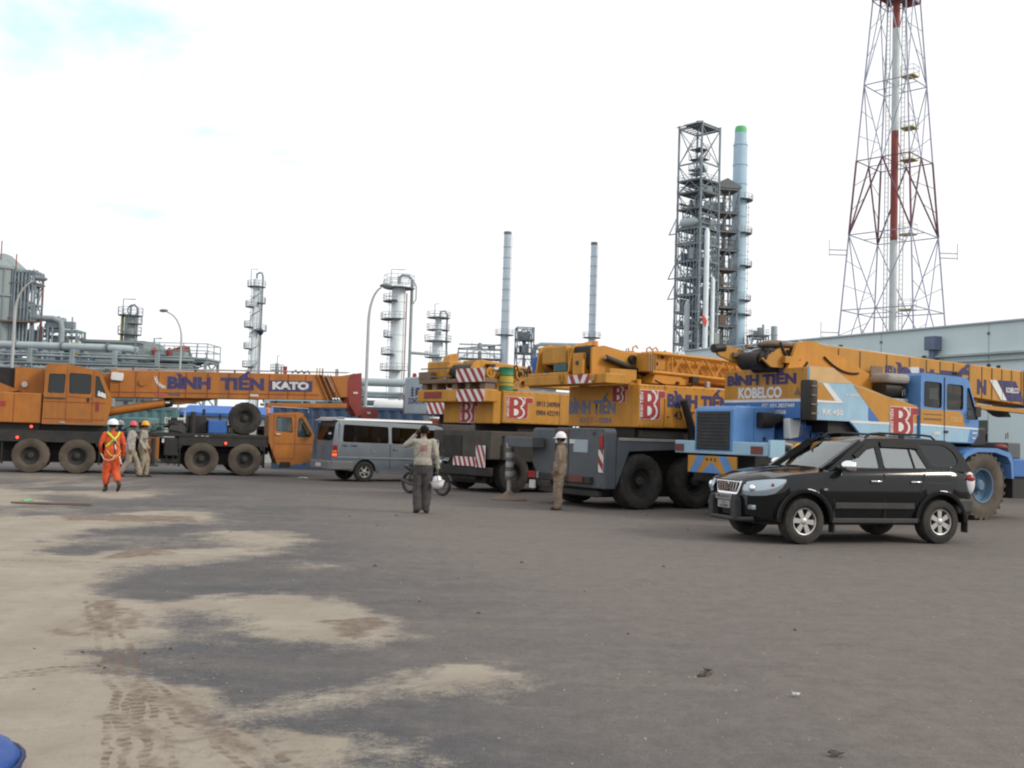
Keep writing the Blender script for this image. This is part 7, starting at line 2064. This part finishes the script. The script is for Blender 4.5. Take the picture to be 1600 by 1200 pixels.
for x0, x1 in ((.50, 2.36),):
    for sg in (1, -1):
        MB().prism_y([(x0, .30), (x1, .30), (x1, .36), (x0, .36)], sg * .72, sg * .83).build('sill', 'van_trim', N)
MB().lathe([(.03, -.006), (.05, -.006), (.05, .006), (.03, .006)], 16, axis='x', c=(-1.185, 0, 1.08), close=True).build('emblem', 'chrome', tail)

# ================================================================== MOTORBIKE
Mx = thing('motorbike', 'dark motorbike parked behind the man in grey trousers', 'motorbike', (-2.22, 27.45, 0), R(-40))
w1 = wheel(Mx, .62, 0, .29, .29, .08, -1, style='bike', tm='tyre', rm='dark_grey', name='front_wheel')
w2_ = wheel(Mx, -.60, 0, .29, .29, .09, -1, style='bike', tm='tyre', rm='dark_grey', name='rear_wheel')
for s in (-.07, .07):
    MB().tube([(.62, s, .29), (.46, s, .72), (.40, s, .90)], .022, 8).build('fork', 'dark_grey', Mx, smooth=60)
    MB().tube([(-.60, s * 1.4, .29), (-.05, s, .34)], .022, 8).build('swing_arm', 'black_steel', Mx, smooth=60)
    MB().tube([(-.55, s * 1.5, .34), (-.42, s * 1.4, .66)], .028, 8).build('shock_absorber', 'dark_grey', Mx, smooth=60)
MB().tube([(.40, 0, .84), (.10, 0, .62), (-.10, 0, .40)], .035, 8).build('frame_tube', 'black_steel', Mx, smooth=60)
MB().ell((.0, 0, .38), (.20, .12, .14)).build('engine', 'dark_grey', Mx, smooth=60)
MB().tube([(-.62, 0, .76), (-.5, 0, .72), (-.1, 0, .70), (.08, 0, .74)], [.05, .11, .12, .07], 10).build('seat', 'rubber', Mx, smooth=60)
MB().tube([(.36, 0, .80), (.28, 0, .62), (.12, 0, .48)], [.08, .14, .10], 10).build('leg_shield', 'suv_black', Mx, smooth=60)
MB().tube([(-.2, 0, .60), (-.5, 0, .66), (-.78, 0, .72)], [.10, .12, .05], 10).build('tail_fairing', 'suv_black', Mx, smooth=60)
MB().tube([(.34, -.32, .98), (.38, -.14, .96), (.40, 0, .92), (.38, .14, .96), (.34, .32, .98)], .016, 8).build('handlebar', 'black_steel', Mx, smooth=60)
MB().ell((.46, 0, .88), (.09, .09, .09)).build('headlamp', 'lamp_clear', Mx, smooth=60)
for s in (-1, 1):
    MB().tube([(.36, s * .26, .98), (.36, s * .28, 1.12)], .008, 5).build('mirror_stalk', 'black_steel', Mx); MB().ell((.36, s * .28, 1.16), (.015, .05, .035)).build('mirror', 'black_steel', Mx, smooth=60)
MB().tube([(.05, -.14, .28), (-.4, -.16, .26), (-.75, -.16, .36)], [.025, .04, .045], 8).build('exhaust', 'dark_grey', Mx, smooth=60)
fm = [(.62 + .33 * math.cos(R(a)), .29 + .33 * math.sin(R(a))) for a in range(20, 150, 12)] + [(.62 + .31 * math.cos(R(a)), .29 + .31 * math.sin(R(a))) for a in range(148, 18, -12)]
MB().prism_y(fm, -.05, .05).build('mudguard', 'suv_black', Mx)
MB().tube([(-.05, .08, .3), (-.08, .22, .02)], .012, 6).build('kickstand', 'black_steel', Mx)

# ================================================================== PEOPLE
def cap_mesh(b, p0, r0, p1, r1, n=12, sq=(1, 1)):
    p0, p1 = Vector(p0), Vector(p1)
    d = p1 - p0
    L = d.length
    d = d / L if L > 1e-6 else Vector((0, 0, 1))
    up = Vector((1, 0, 0)) if abs(d.z) > .8 else Vector((0, 0, 1))
    a = (up - d * up.dot(d)).normalized(); c = d.cross(a)
    rings = []
    for i in range(5):
        t = -math.pi / 2 + math.pi / 2 * i / 4
        rings.append((p0 + d * (r0 * math.sin(t)), max(r0 * math.cos(t), r0 * .02)))
    for i in range(5):
        t = math.pi / 2 * i / 4
        rings.append((p1 + d * (r1 * math.sin(t)), max(r1 * math.cos(t), r1 * .02)))
    vs = []
    for q_, r_ in rings:
        for k_ in range(n):
            t = 2 * math.pi * k_ / n
            vs.append(q_ + a * (r_ * sq[0] * math.cos(t)) + c * (r_ * sq[1] * math.sin(t)))
    m = len(rings)
    fs = [(i * n + k_, i * n + (k_ + 1) % n, (i + 1) * n + (k_ + 1) % n, (i + 1) * n + k_) for i in range(m - 1) for k_ in range(n)]
    fs += [tuple(range(n - 1, -1, -1)), tuple(range((m - 1) * n, m * n))]
    b.add(vs, fs)

def person(label, loc, yaw, H, cols, pose, seed=0, hat=None, hair=True, look=0.0, sleeves='long', bulk=1.0):
    """body facing +x, left +y; one remeshed skin with clothing colours by region"""
    s = H / 1.72
    prims = []          # (material, p0, r0, p1, r1)
    def P(m, p0, r0, p1, r1, sq=(1, 1)):
        prims.append((m, Vector(p0), r0, Vector(p1), r1, sq))
    ntorso = 4
    shirt, trs, shoe = cols['shirt'], cols['trousers'], cols['shoe']
    lean = pose.get('lean', 0.0)
    hip = Vector((0, 0, .93)); chest = Vector((lean, 0, 1.30)); neck = Vector((lean * 1.25, 0, 1.46)); head = neck + Vector((.025, 0, .135))
    # torso
    P(shirt, hip + Vector((0, 0, .06)), .125 * bulk, (lean * .5, 0, 1.12), .122 * bulk, (.90, 1.22))
    P(shirt, (lean * .5, 0, 1.12), .122 * bulk, chest, .125 * bulk, (.92, 1.30))
    P(shirt, chest + Vector((0, -.13, .09)), .062, chest + Vector((0, .13, .09)), .062)
    P(shirt, chest + Vector((-.02, -.07, .06)), .09, chest + Vector((-.02, .07, .06)), .09)
    P(shirt, (0, 0, .84), .130 * bulk, (0, 0, 1.0), .138 * bulk, (.95, 1.22))      # jacket hem
    torso_ids = {0, 1, 4}
    P(shirt, neck + Vector((-.01, 0, -.05)), .062, neck + Vector((0, 0, .0)), .055)
    P('skin', neck + Vector((0, 0, -.02)), .050, head + Vector((-.01, 0, -.05)), .050)
    # head
    cl_, sl_ = math.cos(look), math.sin(look)
    def hp(x, y, z):
        return head + Vector((x * cl_ - y * sl_, x * sl_ + y * cl_, z))
    P('skin', hp(-.012, 0, .015), .088, hp(.012, 0, .02), .083)
    P('skin', hp(.02, 0, -.02), .070, hp(.035, 0, -.072), .042)          # jaw
    P('skin', hp(.092, 0, .012), .010, hp(.104, 0, -.018), .013)          # nose
    P('skin', hp(.082, -.03, .03), .014, hp(.082, .03, .03), .014)        # brow
    P('lip', hp(.080, -.016, -.052), .009, hp(.080, .016, -.052), .009)
    for sg in (-1, 1):
        P('skin', hp(-.005, sg * .086, .015), .014, hp(-.012, sg * .090, -.018), .012)
    # legs
    for sd_, sg in (('L', 1), ('R', -1)):
        k_, a_ = Vector(pose['knee' + sd_]), Vector(pose['ankle' + sd_])
        h_ = Vector((0, sg * .085, .90))
        P(trs, h_, .102 * bulk, k_, .084 * bulk)
        lo = cols.get('cuff', 0.0)
        d_ = (a_ - k_)
        e_ = k_ + d_ * (1 - lo)
        P(trs, k_, .083 * bulk, e_, .076 * bulk)
        if lo:
            P(shoe, e_, .05, a_, .05)
        foot = Vector(pose.get('foot' + sd_, (1, 0, 0)))
        P(shoe, a_ + Vector((0, 0, -.02)) - foot * .04, .045, a_ + foot * .06 + Vector((0, 0, -.045)), .040)
        P(shoe, a_ + foot * .06 + Vector((0, 0, -.045)), .042, a_ + foot * .15 + Vector((0, 0, -.055 if foot.z > -.1 else -.05)), .034)
    # arms
    for sd_, sg in (('L', 1), ('R', -1)):
        sh = chest + Vector((0, sg * .185, .10))
        el, wr_ = Vector(pose['elbow' + sd_]), Vector(pose['wrist' + sd_])
        am = shirt
        P(am, sh, .062, el, .050)
        P(am if sleeves == 'long' else 'skin', el, .049, wr_, .042 if sleeves == 'long' else .03)
        d_ = (wr_ - el).normalized()
        hd_ = Vector(pose.get('handdir' + sd_, d_)).normalized()
        pn = Vector(pose.get('palm' + sd_, (0, -sg, 0)))
        sdv = hd_.cross(pn).normalized()
        pn = sdv.cross(hd_).normalized()
        P('skin', wr_, .026, wr_ + hd_ * .03, .026)
        pc = wr_ + hd_ * .075
        for o_ in (-.022, 0, .022):
            P('skin', wr_ + hd_ * .035 + sdv * o_ * .8, .016, pc + hd_ * .02 + sdv * o_ * 1.25, .015)
        curl = pose.get('curl' + sd_, .35)
        for i_, (o_, ln) in enumerate(((-.033, .062), (-.011, .074), (.011, .070), (.033, .054))):
            b0 = pc + hd_ * .022 + sdv * o_
            m0 = b0 + (hd_ * math.cos(curl) + pn * math.sin(curl)) * ln * .55
            m1 = m0 + (hd_ * math.cos(curl * 2.2) + pn * math.sin(curl * 2.2)) * ln * .5
            P('skin', b0, .0098, m0, .0092); P('skin', m0, .0092, m1, .0082)
        fw = 1 if sdv.dot(Vector((1, 0, 0))) > 0 else -1
        t0 = wr_ + hd_ * .04 + sdv * fw * .030
        t1 = t0 + (sdv * fw * .6 + hd_ * .7 + pn * .35).normalized() * .040
        t2 = t1 + (sdv * fw * .15 + hd_ * .9 + pn * .5).normalized() * .032
        P('skin', t0, .0125, t1, .011); P('skin', t1, .011, t2, .0095)
    b = MB()
    for m, p0, r0, p1, r1, sq in prims:
        cap_mesh(b, p0 * s, r0 * s, p1 * s, r1 * s, 14, sq)
    me = bpy.data.meshes.new('tmp'); me.from_pydata(b.v, [], b.f); me.update()
    tmp = bpy.data.objects.new('tmp', me); COL.objects.link(tmp)
    rm_ = tmp.modifiers.new('r', 'REMESH'); rm_.mode = 'VOXEL'; rm_.voxel_size = .0105
    sm1 = tmp.modifiers.new('s', 'SMOOTH'); sm1.factor = .5; sm1.iterations = 3
    dg = bpy.context.evaluated_depsgraph_get()
    bmsh = bpy.data.meshes.new_from_object(tmp.evaluated_get(dg))
    bpy.data.objects.remove(tmp)
    nv = len(bmsh.vertices)
    co = np.empty(nv * 3); bmsh.vertices.foreach_get('co', co); co = co.reshape(-1, 3)
    nr = np.empty(nv * 3); bmsh.vertices.foreach_get('normal', nr); nr = nr.reshape(-1, 3)
    names = []
    best = np.full(nv, 1e9); idx = np.zeros(nv, int)
    hem = cols.get('hem', .88) * s
    for pi, (m, p0, r0, p1, r1, sq) in enumerate(prims):
        if m not in names: names.append(m)
        a = np.array(p0 * s); d_ = np.array(p1 * s) - a
        t = np.clip(((co - a) @ d_) / max(d_ @ d_, 1e-9), 0, 1)
        dist = np.linalg.norm(co - a - t[:, None] * d_, axis=1) - (r0 + (r1 - r0) * t) * s * max(sq)
        better = dist < best
        mi_ = np.full(nv, names.index(m))
        if pi in torso_ids:
            if trs not in names: names.append(trs)
            mi_ = np.where(co[:, 2] < hem, names.index(trs), mi_)
        best = np.where(better, dist, best); idx = np.where(better, mi_, idx)
    # cloth folds: push clothing in and out along a drapery noise
    cloth = np.isin(idx, [names.index(c_) for c_ in (shirt, trs)])
    fold = (fbm(co[:, 0] * 9 + seed * 7 + co[:, 1] * 7, co[:, 2] * 11 + co[:, 1] * 9, 200 + seed, 3) - .5)
    co += nr * (fold * .040 * s * cloth)[:, None]
    bmsh.vertices.foreach_set('co', co.ravel())
    lut = {'lip': 'print_red'}
    bmsh.materials.clear()
    for m in names:
        bmsh.materials.append(MATS[lut.get(m, m)])
    pv = np.empty(len(bmsh.loops), int); bmsh.loops.foreach_get('vertex_index', pv)
    ls = np.empty(len(bmsh.polygons), int); bmsh.polygons.foreach_get('loop_start', ls)
    bmsh.polygons.foreach_set('material_index', idx[pv[ls]])
    bmsh.polygons.foreach_set('use_smooth', [True] * len(bmsh.polygons))
    bmsh.update(); bmsh.name = 'person'
    o = link('person', bmsh, None, loc, (0, 0, R(yaw)))
    tag(o, label, 'person')
    hd = hp(0, 0, 0) * s
    for sg in (-1, 1):
        e = hp(.083, sg * .031, .012) * s
        MB().ell(tuple(e), (.010 * s, .013 * s, .010 * s), 10, 6).build('eye', 'plate_white', o, smooth=60)
        e2 = hp(.092, sg * .031, .012) * s
        MB().ell(tuple(e2), (.004 * s, .006 * s, .006 * s), 8, 5).build('pupil', 'letter_dark', o, smooth=60)
    if hair:
        hb = MB()
        n_, m_ = 20, 8
        vs = []
        for j in range(m_ + 1):
            for i in range(n_):
                a = 2 * math.pi * i / n_
                front = max(0, math.cos(a))
                low = -.55 + .75 * front ** .6 if hat is None else -.55 + .5 * front
                ph = math.asin(max(-.95, low)) + (math.pi / 2 - math.asin(max(-.95, low))) * j / m_
                rr = .098 * (1 + .03 * math.sin(a * 5 + j))
                vs.append(tuple((hp(-.008 + rr * 1.04 * math.cos(ph) * math.cos(a), rr * .96 * math.cos(ph) * math.sin(a), .022 + rr * 1.05 * math.sin(ph))) * s))
        fs = [(j * n_ + i, j * n_ + (i + 1) % n_, (j + 1) * n_ + (i + 1) % n_, (j + 1) * n_ + i) for j in range(m_) for i in range(n_)]
        hb.add(vs, fs)
        hb.build('hair', 'hair', o, smooth=60)
    if hat:
        c_ = hp(-.005, 0, .035) * s
        helmet(hat, o, c_, look, s)
    return o

def helmet(m, parent, c_, yaw, s, name='hard_hat', rot=None):
    hb = MB()
    prof = [(.128, 0), (.130, .012), (.124, .045), (.108, .085), (.078, .115), (.04, .130), (.004, .134)]
    hb.lathe([(r_ * s, h_ * s) for r_, h_ in prof], 26)
    hb.lathe([(.128 * s, 0), (.142 * s, -.004 * s), (.143 * s, .004 * s), (.128 * s, .010 * s)], 26)
    vs = []
    n_ = 10
    for i in range(n_ + 1):
        a = R(-62 + 124 * i / n_)
        for r_, z in ((.126, .006), (.142 + .055 * math.cos(a) ** 2, -.012)):
            vs.append((r_ * s * math.cos(a), r_ * s * math.sin(a), z * s))
    hb.add(vs, [(2 * i, 2 * i + 1, 2 * i + 3, 2 * i + 2) for i in range(n_)])
    for y in (-.022, .022):
        hb.tube([((.118 * math.cos(R(a))) * s, y * s, (.002 + .136 * math.sin(R(a))) * s) for a in range(25, 160, 12)], .007 * s, 5)
    return hb.build(name, m, parent, c_, rot or (0, 0, yaw), smooth=40)

def on_back(o, pts, w, m, name, off=.012, x_from=-.6, direction=(1, 0, 0)):
    """ribbon laid on a person's back: pts are (y, z) in the person's own frame"""
    bv = BVHTree.FromPolygons([v.co.copy() for v in o.data.vertices], [p.vertices[:] for p in o.data.polygons])
    d = Vector(direction).normalized()
    dense = []
    for (y0, z0), (y1, z1) in zip(pts[:-1], pts[1:]):
        for i in range(6):
            dense.append((y0 + (y1 - y0) * i / 6, z0 + (z1 - z0) * i / 6))
    dense.append(pts[-1])
    C_ = []
    for y, z in dense:
        hit, nrm, _, _ = bv.ray_cast(Vector((x_from, y, z)), d)
        if hit is None:
            hit = C_[-1] + Vector((0, 0, 0)) if C_ else Vector((0, y, z))
            hit = Vector((hit.x, y, z))
        C_.append(hit - d * off)
    b = MB(); vs = []
    for i, p in enumerate(C_):
        tng = (C_[min(i + 1, len(C_) - 1)] - C_[max(i - 1, 0)]).normalized()
        sdv = tng.cross(d).normalized() * w / 2
        vs += [p + sdv, p - sdv]
    b.add(vs, [(2 * i, 2 * i + 1, 2 * i + 3, 2 * i + 2) for i in range(len(C_) - 1)])
    r_ = b.build(name, m, o, smooth=60)
    so = r_.modifiers.new('thick', 'SOLIDIFY'); so.thickness = .006
    return r_

STAND = dict(kneeL=(.03, .095, .50), ankleL=(.0, .10, .085), kneeR=(.03, -.095, .50), ankleR=(.0, -.10, .085))
HANG = dict(elbowL=(-.03, .245, 1.13), wristL=(.04, .25, .88), elbowR=(-.03, -.245, 1.13), wristR=(.04, -.25, .88))

# man walking away in orange overalls with harness
po = dict(HANG); po.update(kneeL=(.10, .09, .50), ankleL=(.10, .09, .10), kneeR=(.02, -.10, .49), ankleR=(-.30, -.10, .20), footR=(.75, 0, -.62),
     elbowL=(.05, .27, 1.14), wristL=(.20, .20, .96), elbowR=(-.06, -.25, 1.14), wristR=(.06, -.27, .90), lean=.04)
pw = person('worker in orange overalls and white helmet walking away with yellow harness', (-9.40, 24.30, 0), 128, 1.70, dict(shirt='overall_orange', trousers='overall_orange', shoe='boot_brown', cuff=.42), po, 1, hat='helmet_white', bulk=1.12)
z = 1.70 / 1.72
on_back(pw, [(.15, 1.44), (.06, 1.32), (0, 1.26)], .045, 'hi_vis', 'harness_strap')
on_back(pw, [(-.15, 1.44), (-.06, 1.32), (0, 1.26)], .045, 'hi_vis', 'harness_strap')
on_back(pw, [(0, 1.26), (.09, 1.17), (.17, 1.08)], .045, 'hi_vis', 'harness_strap')
on_back(pw, [(0, 1.26), (-.08, 1.16), (-.15, 1.08)], .03, 'strap_yellow', 'harness_strap')
on_back(pw, [(.16, 1.0), (.10, .90), (0, .84), (-.10, .90), (-.16, 1.0)], .035, 'strap_yellow', 'thigh_strap')
on_back(pw, [(-.01, 1.24), (-.02, 1.1), (-.01, .92)], .035, 'navy', 'lanyard', off=.02)
on_back(pw, [(-.015, 1.14), (-.02, 1.02)], .022, 'plastic_white', 'lanyard_label', off=.03)
MB().box(-.165, -.145, -.03, .03, 1.22, 1.275).build('harness_plate', 'steel', pw, bevel=.008)
MB().tube([(-.17, .0, .90), (-.20, .04, .80), (-.18, .14, .76), (-.10, .22, .80), (0, .26, .92)], .012, 6).build('rope', 'rope_pale', pw, smooth=60)
MB().tube([(-.14, -.12, .86), (-.17, -.15, .74), (-.15, -.18, .68), (-.13, -.15, .76)], .014, 6).build('rope_hook', 'plastic_white', pw, smooth=60)

# two workers walking right
po = dict(HANG); po.update(kneeL=(.18, .09, .52), ankleL=(.30, .09, .10), kneeR=(-.02, -.09, .50), ankleR=(-.28, -.09, .14), footR=(.9, 0, -.35), elbowR=(-.04, -.24, 1.13), wristR=(.02, -.25, .88), elbowL=(.22, .22, 1.22), wristL=(.46, .16, 1.24), lean=.03)
person('worker in pink helmet and grey shirt walking behind another', (-11.66, 31.55, 0), 12, 1.68, dict(shirt='shirt_grey', trousers='khaki_light', shoe='boot_brown', cuff=.06), po, 2, hat='helmet_pink', bulk=1.12)
po = dict(HANG); po.update(kneeL=(.12, .09, .52), ankleL=(.10, .09, .085), kneeR=(.06, -.09, .50), ankleR=(-.08, -.09, .09), elbowR=(-.02, -.25, 1.13), wristR=(.10, -.25, .90), elbowL=(0, .25, 1.13), wristL=(.12, .24, .9), lean=.02)
person('worker in yellow helmet and grey shirt beside the pink-helmeted one', (-11.42, 31.95, 0), 6, 1.70, dict(shirt='shirt_beige', trousers='khaki_light', shoe='boot_brown', cuff=.05), po, 3, hat='helmet_yellow', bulk=1.12)

# man on the phone, seen from behind, helmet in right hand
po = dict(STAND); po.update(ankleL=(-.02, .085, .085), ankleR=(.02, -.085, .085), elbowL=(.10, .36, 1.30), wristL=(.10, .17, 1.52), handdirL=(0.0, -.35, .9), palmL=(-.2, -1, 0), curlL=.8, elbowR=(-.04, -.26, 1.14), wristR=(.02, -.29, .90), curlR=.9, handdirR=(.05, -.05, -1), footL=(.9, .35, 0), footR=(.95, -.2, 0))
pm = person('bareheaded man in beige shirt on the phone, back turned, holding helmet', (-1.77, 21.03, 0), 94, 1.80, dict(shirt='shirt_beige', trousers='trouser_grey', shoe='grease_black', cuff=.04, hem=.95), po, 4, look=.12, bulk=1.12)
for k_, z_ in enumerate((1.385, 1.35, 1.315, 1.28)):
    x_ = -.075 + (.01 if k_ % 2 else 0)
    while x_ < .085:
        l_ = random.uniform(.018, .032)
        on_back(pm, [(x_ - .01, z_), (x_ + l_ - .01, z_)], .019, 'print_red', 'back_print', off=.006)
        x_ += l_ + .010
MB().box(-.006, .006, -.012, .012, 0, .0).v
ph = MB().box(.02, .035, -.025, .025, -.055, .055).build('phone', 'letter_dark', None, bevel=.005)
ph.name = 'mobile_phone'
Mp = Matrix.Translation((-1.77, 21.03, 0)) @ Matrix.Rotation(R(94), 4, 'Z')
ph.matrix_world = Mp @ Matrix.Translation((.09, .115, 1.655)) @ Matrix.Rotation(R(80), 4, 'Z')
tag(ph, 'small dark mobile phone held at ear of bareheaded man', 'phone')
hh = helmet('helmet_white', None, (0, 0, 0), 0, 1.1, name='hard_hat')
hh.matrix_world = Mp @ Matrix.Translation((.0, -.30, .66)) @ Matrix.Rotation(R(18), 4, 'Z') @ Matrix.Rotation(R(172), 4, 'X')
tag(hh, 'white hard hat hanging from the hand of bareheaded man', 'hard hat')
MB().tube([(.12, .02, .0), (.10, .01, -.12), (.03, 0, -.24), (-.05, 0, -.16), (-.12, -.02, .0)], .006, 5).build('chin_strap', 'navy', hh)
MB().lathe([(.10, -.02), (.085, -.09), (.05, -.11)], 16).build('liner', 'plastic_white', hh, smooth=50)

# man in khaki with white helmet, side on
po = dict(STAND); po.update(ankleL=(.0, .08, .085), ankleR=(.03, -.08, .085), elbowL=(-.04, .245, 1.14), wristL=(.06, .235, .90), elbowR=(-.03, -.24, 1.14), wristR=(.05, -.245, .90), lean=-.02)
pk = person('man in khaki overalls and white helmet watching, side on', (1.14, 23.15, 0), 165, 1.72, dict(shirt='khaki', trousers='khaki', shoe='boot_brown', cuff=.03), po, 5, hat='helmet_white', bulk=1.12)
for k_, z_ in enumerate((1.41, 1.37)):
    on_back(pk, [(-.06, z_), (.06, z_)], .024, 'print_red', 'back_print', off=.006)

# people half hidden behind the orange crane and behind the black car
for x_, y_, yw, sh_, hat_, lb in ((-13.55, 35.6, -60, 'blue_cloth', 'helmet_white', 'worker in dark blue with white helmet, half hidden behind orange overalls'), (-13.05, 36.3, 200, 'shirt_grey', None, 'bareheaded worker partly hidden behind orange crane deck')):
    person(lb, (x_, y_, 0), yw, 1.70, dict(shirt=sh_, trousers='trouser_grey', shoe='boot_brown', cuff=.03), dict(STAND, **HANG), 6, hat=hat_)
person('worker whose yellow helmet shows above the black car bonnet', (5.55, 19.62, 0), 200, 1.62, dict(shirt='khaki', trousers='khaki', shoe='boot_brown', cuff=.03), dict(STAND, **HANG), 7, hat='helmet_yellow')

# ================================================================== SMALL THINGS ON THE GROUND
t = thing('blue_sack', 'crumpled blue sack at bottom left corner of the picture', 'sack', (-2.46, 4.66, 0), R(20))
sk = MB()
pr = [(.24, 0), (.28, .04), (.28, .10), (.24, .17), (.16, .22), (.08, .245), (.01, .25)]
sk.lathe(pr, 30)
rs2 = random.Random(2)
sk.v = [(x * (1 + .07 * math.sin(5 * math.atan2(y, x) + z * 14)), y * (1 + .07 * math.sin(4 * math.atan2(y, x) + z * 9)), z + .02 * math.sin(6 * math.atan2(y, x)) * (z > .02)) for x, y, z in sk.v]
so = sk.build('sack_body', 'sack_blue', t, smooth=50)
MB().tube([(.30 * math.cos(R(a)), .30 * math.sin(R(a)), .02 + .34 * math.cos(R(a * .5 - 20)) ** 2 * .3) for a in range(-60, 90, 15)], .012, 6).build('seam', 'navy', t, smooth=60)
def scrap(name, label, cat, loc, m, w, l, rz):
    b = MB(); n_ = 5
    r_ = random.Random(int(loc[0] * 100))
    vs = [(w * (i / n_ - .5) * r_.uniform(.7, 1.1), l * (j / n_ - .5) * r_.uniform(.7, 1.1), .012 + .02 * r_.random()) for j in range(n_ + 1) for i in range(n_ + 1)]
    b.add(vs, [(j * (n_ + 1) + i, j * (n_ + 1) + i + 1, (j + 1) * (n_ + 1) + i + 1, (j + 1) * (n_ + 1) + i) for j in range(n_) for i in range(n_)])
    o = b.build(name, m, None, loc, (0, 0, rz), smooth=40)
    so = o.modifiers.new('thick', 'SOLIDIFY'); so.thickness = .004
    return tag(o, label, cat)
scrap('plastic_bag', 'scrap of green plastic lying on sandy ground at left', 'plastic bag', (-9.75, 20.9, .01), 'litter_green', .22, .5, .3)
scrap('paper_scrap', 'small white paper scrap on tarmac at lower right', 'paper', (1.92, 6.78, .0), 'litter_white', .035, .05, 1.1)
scrap('dead_leaf', 'brown dead leaf on tarmac below the black car', 'leaf', (1.47, 7.42, .0), 'clod', .05, .07, .4)
scrap('dead_leaf', 'brown dead leaf near bottom right edge of the picture', 'leaf', (1.78, 5.53, .0), 'clod', .05, .07, 2.0)
scrap('paper_scrap', 'crumpled pale paper lying under the silver van rear', 'paper', (-6.9, 34.4, .0), 'litter_white', .3, .4, .5)
t = thing('timber_plank', 'weathered plank lying on sand at far left', 'plank', (-8.95, 20.2, .02), R(8))
box('board', 'plant_brown', t, -.75, .75, -.06, .06, 0, .035, bevel=.006)
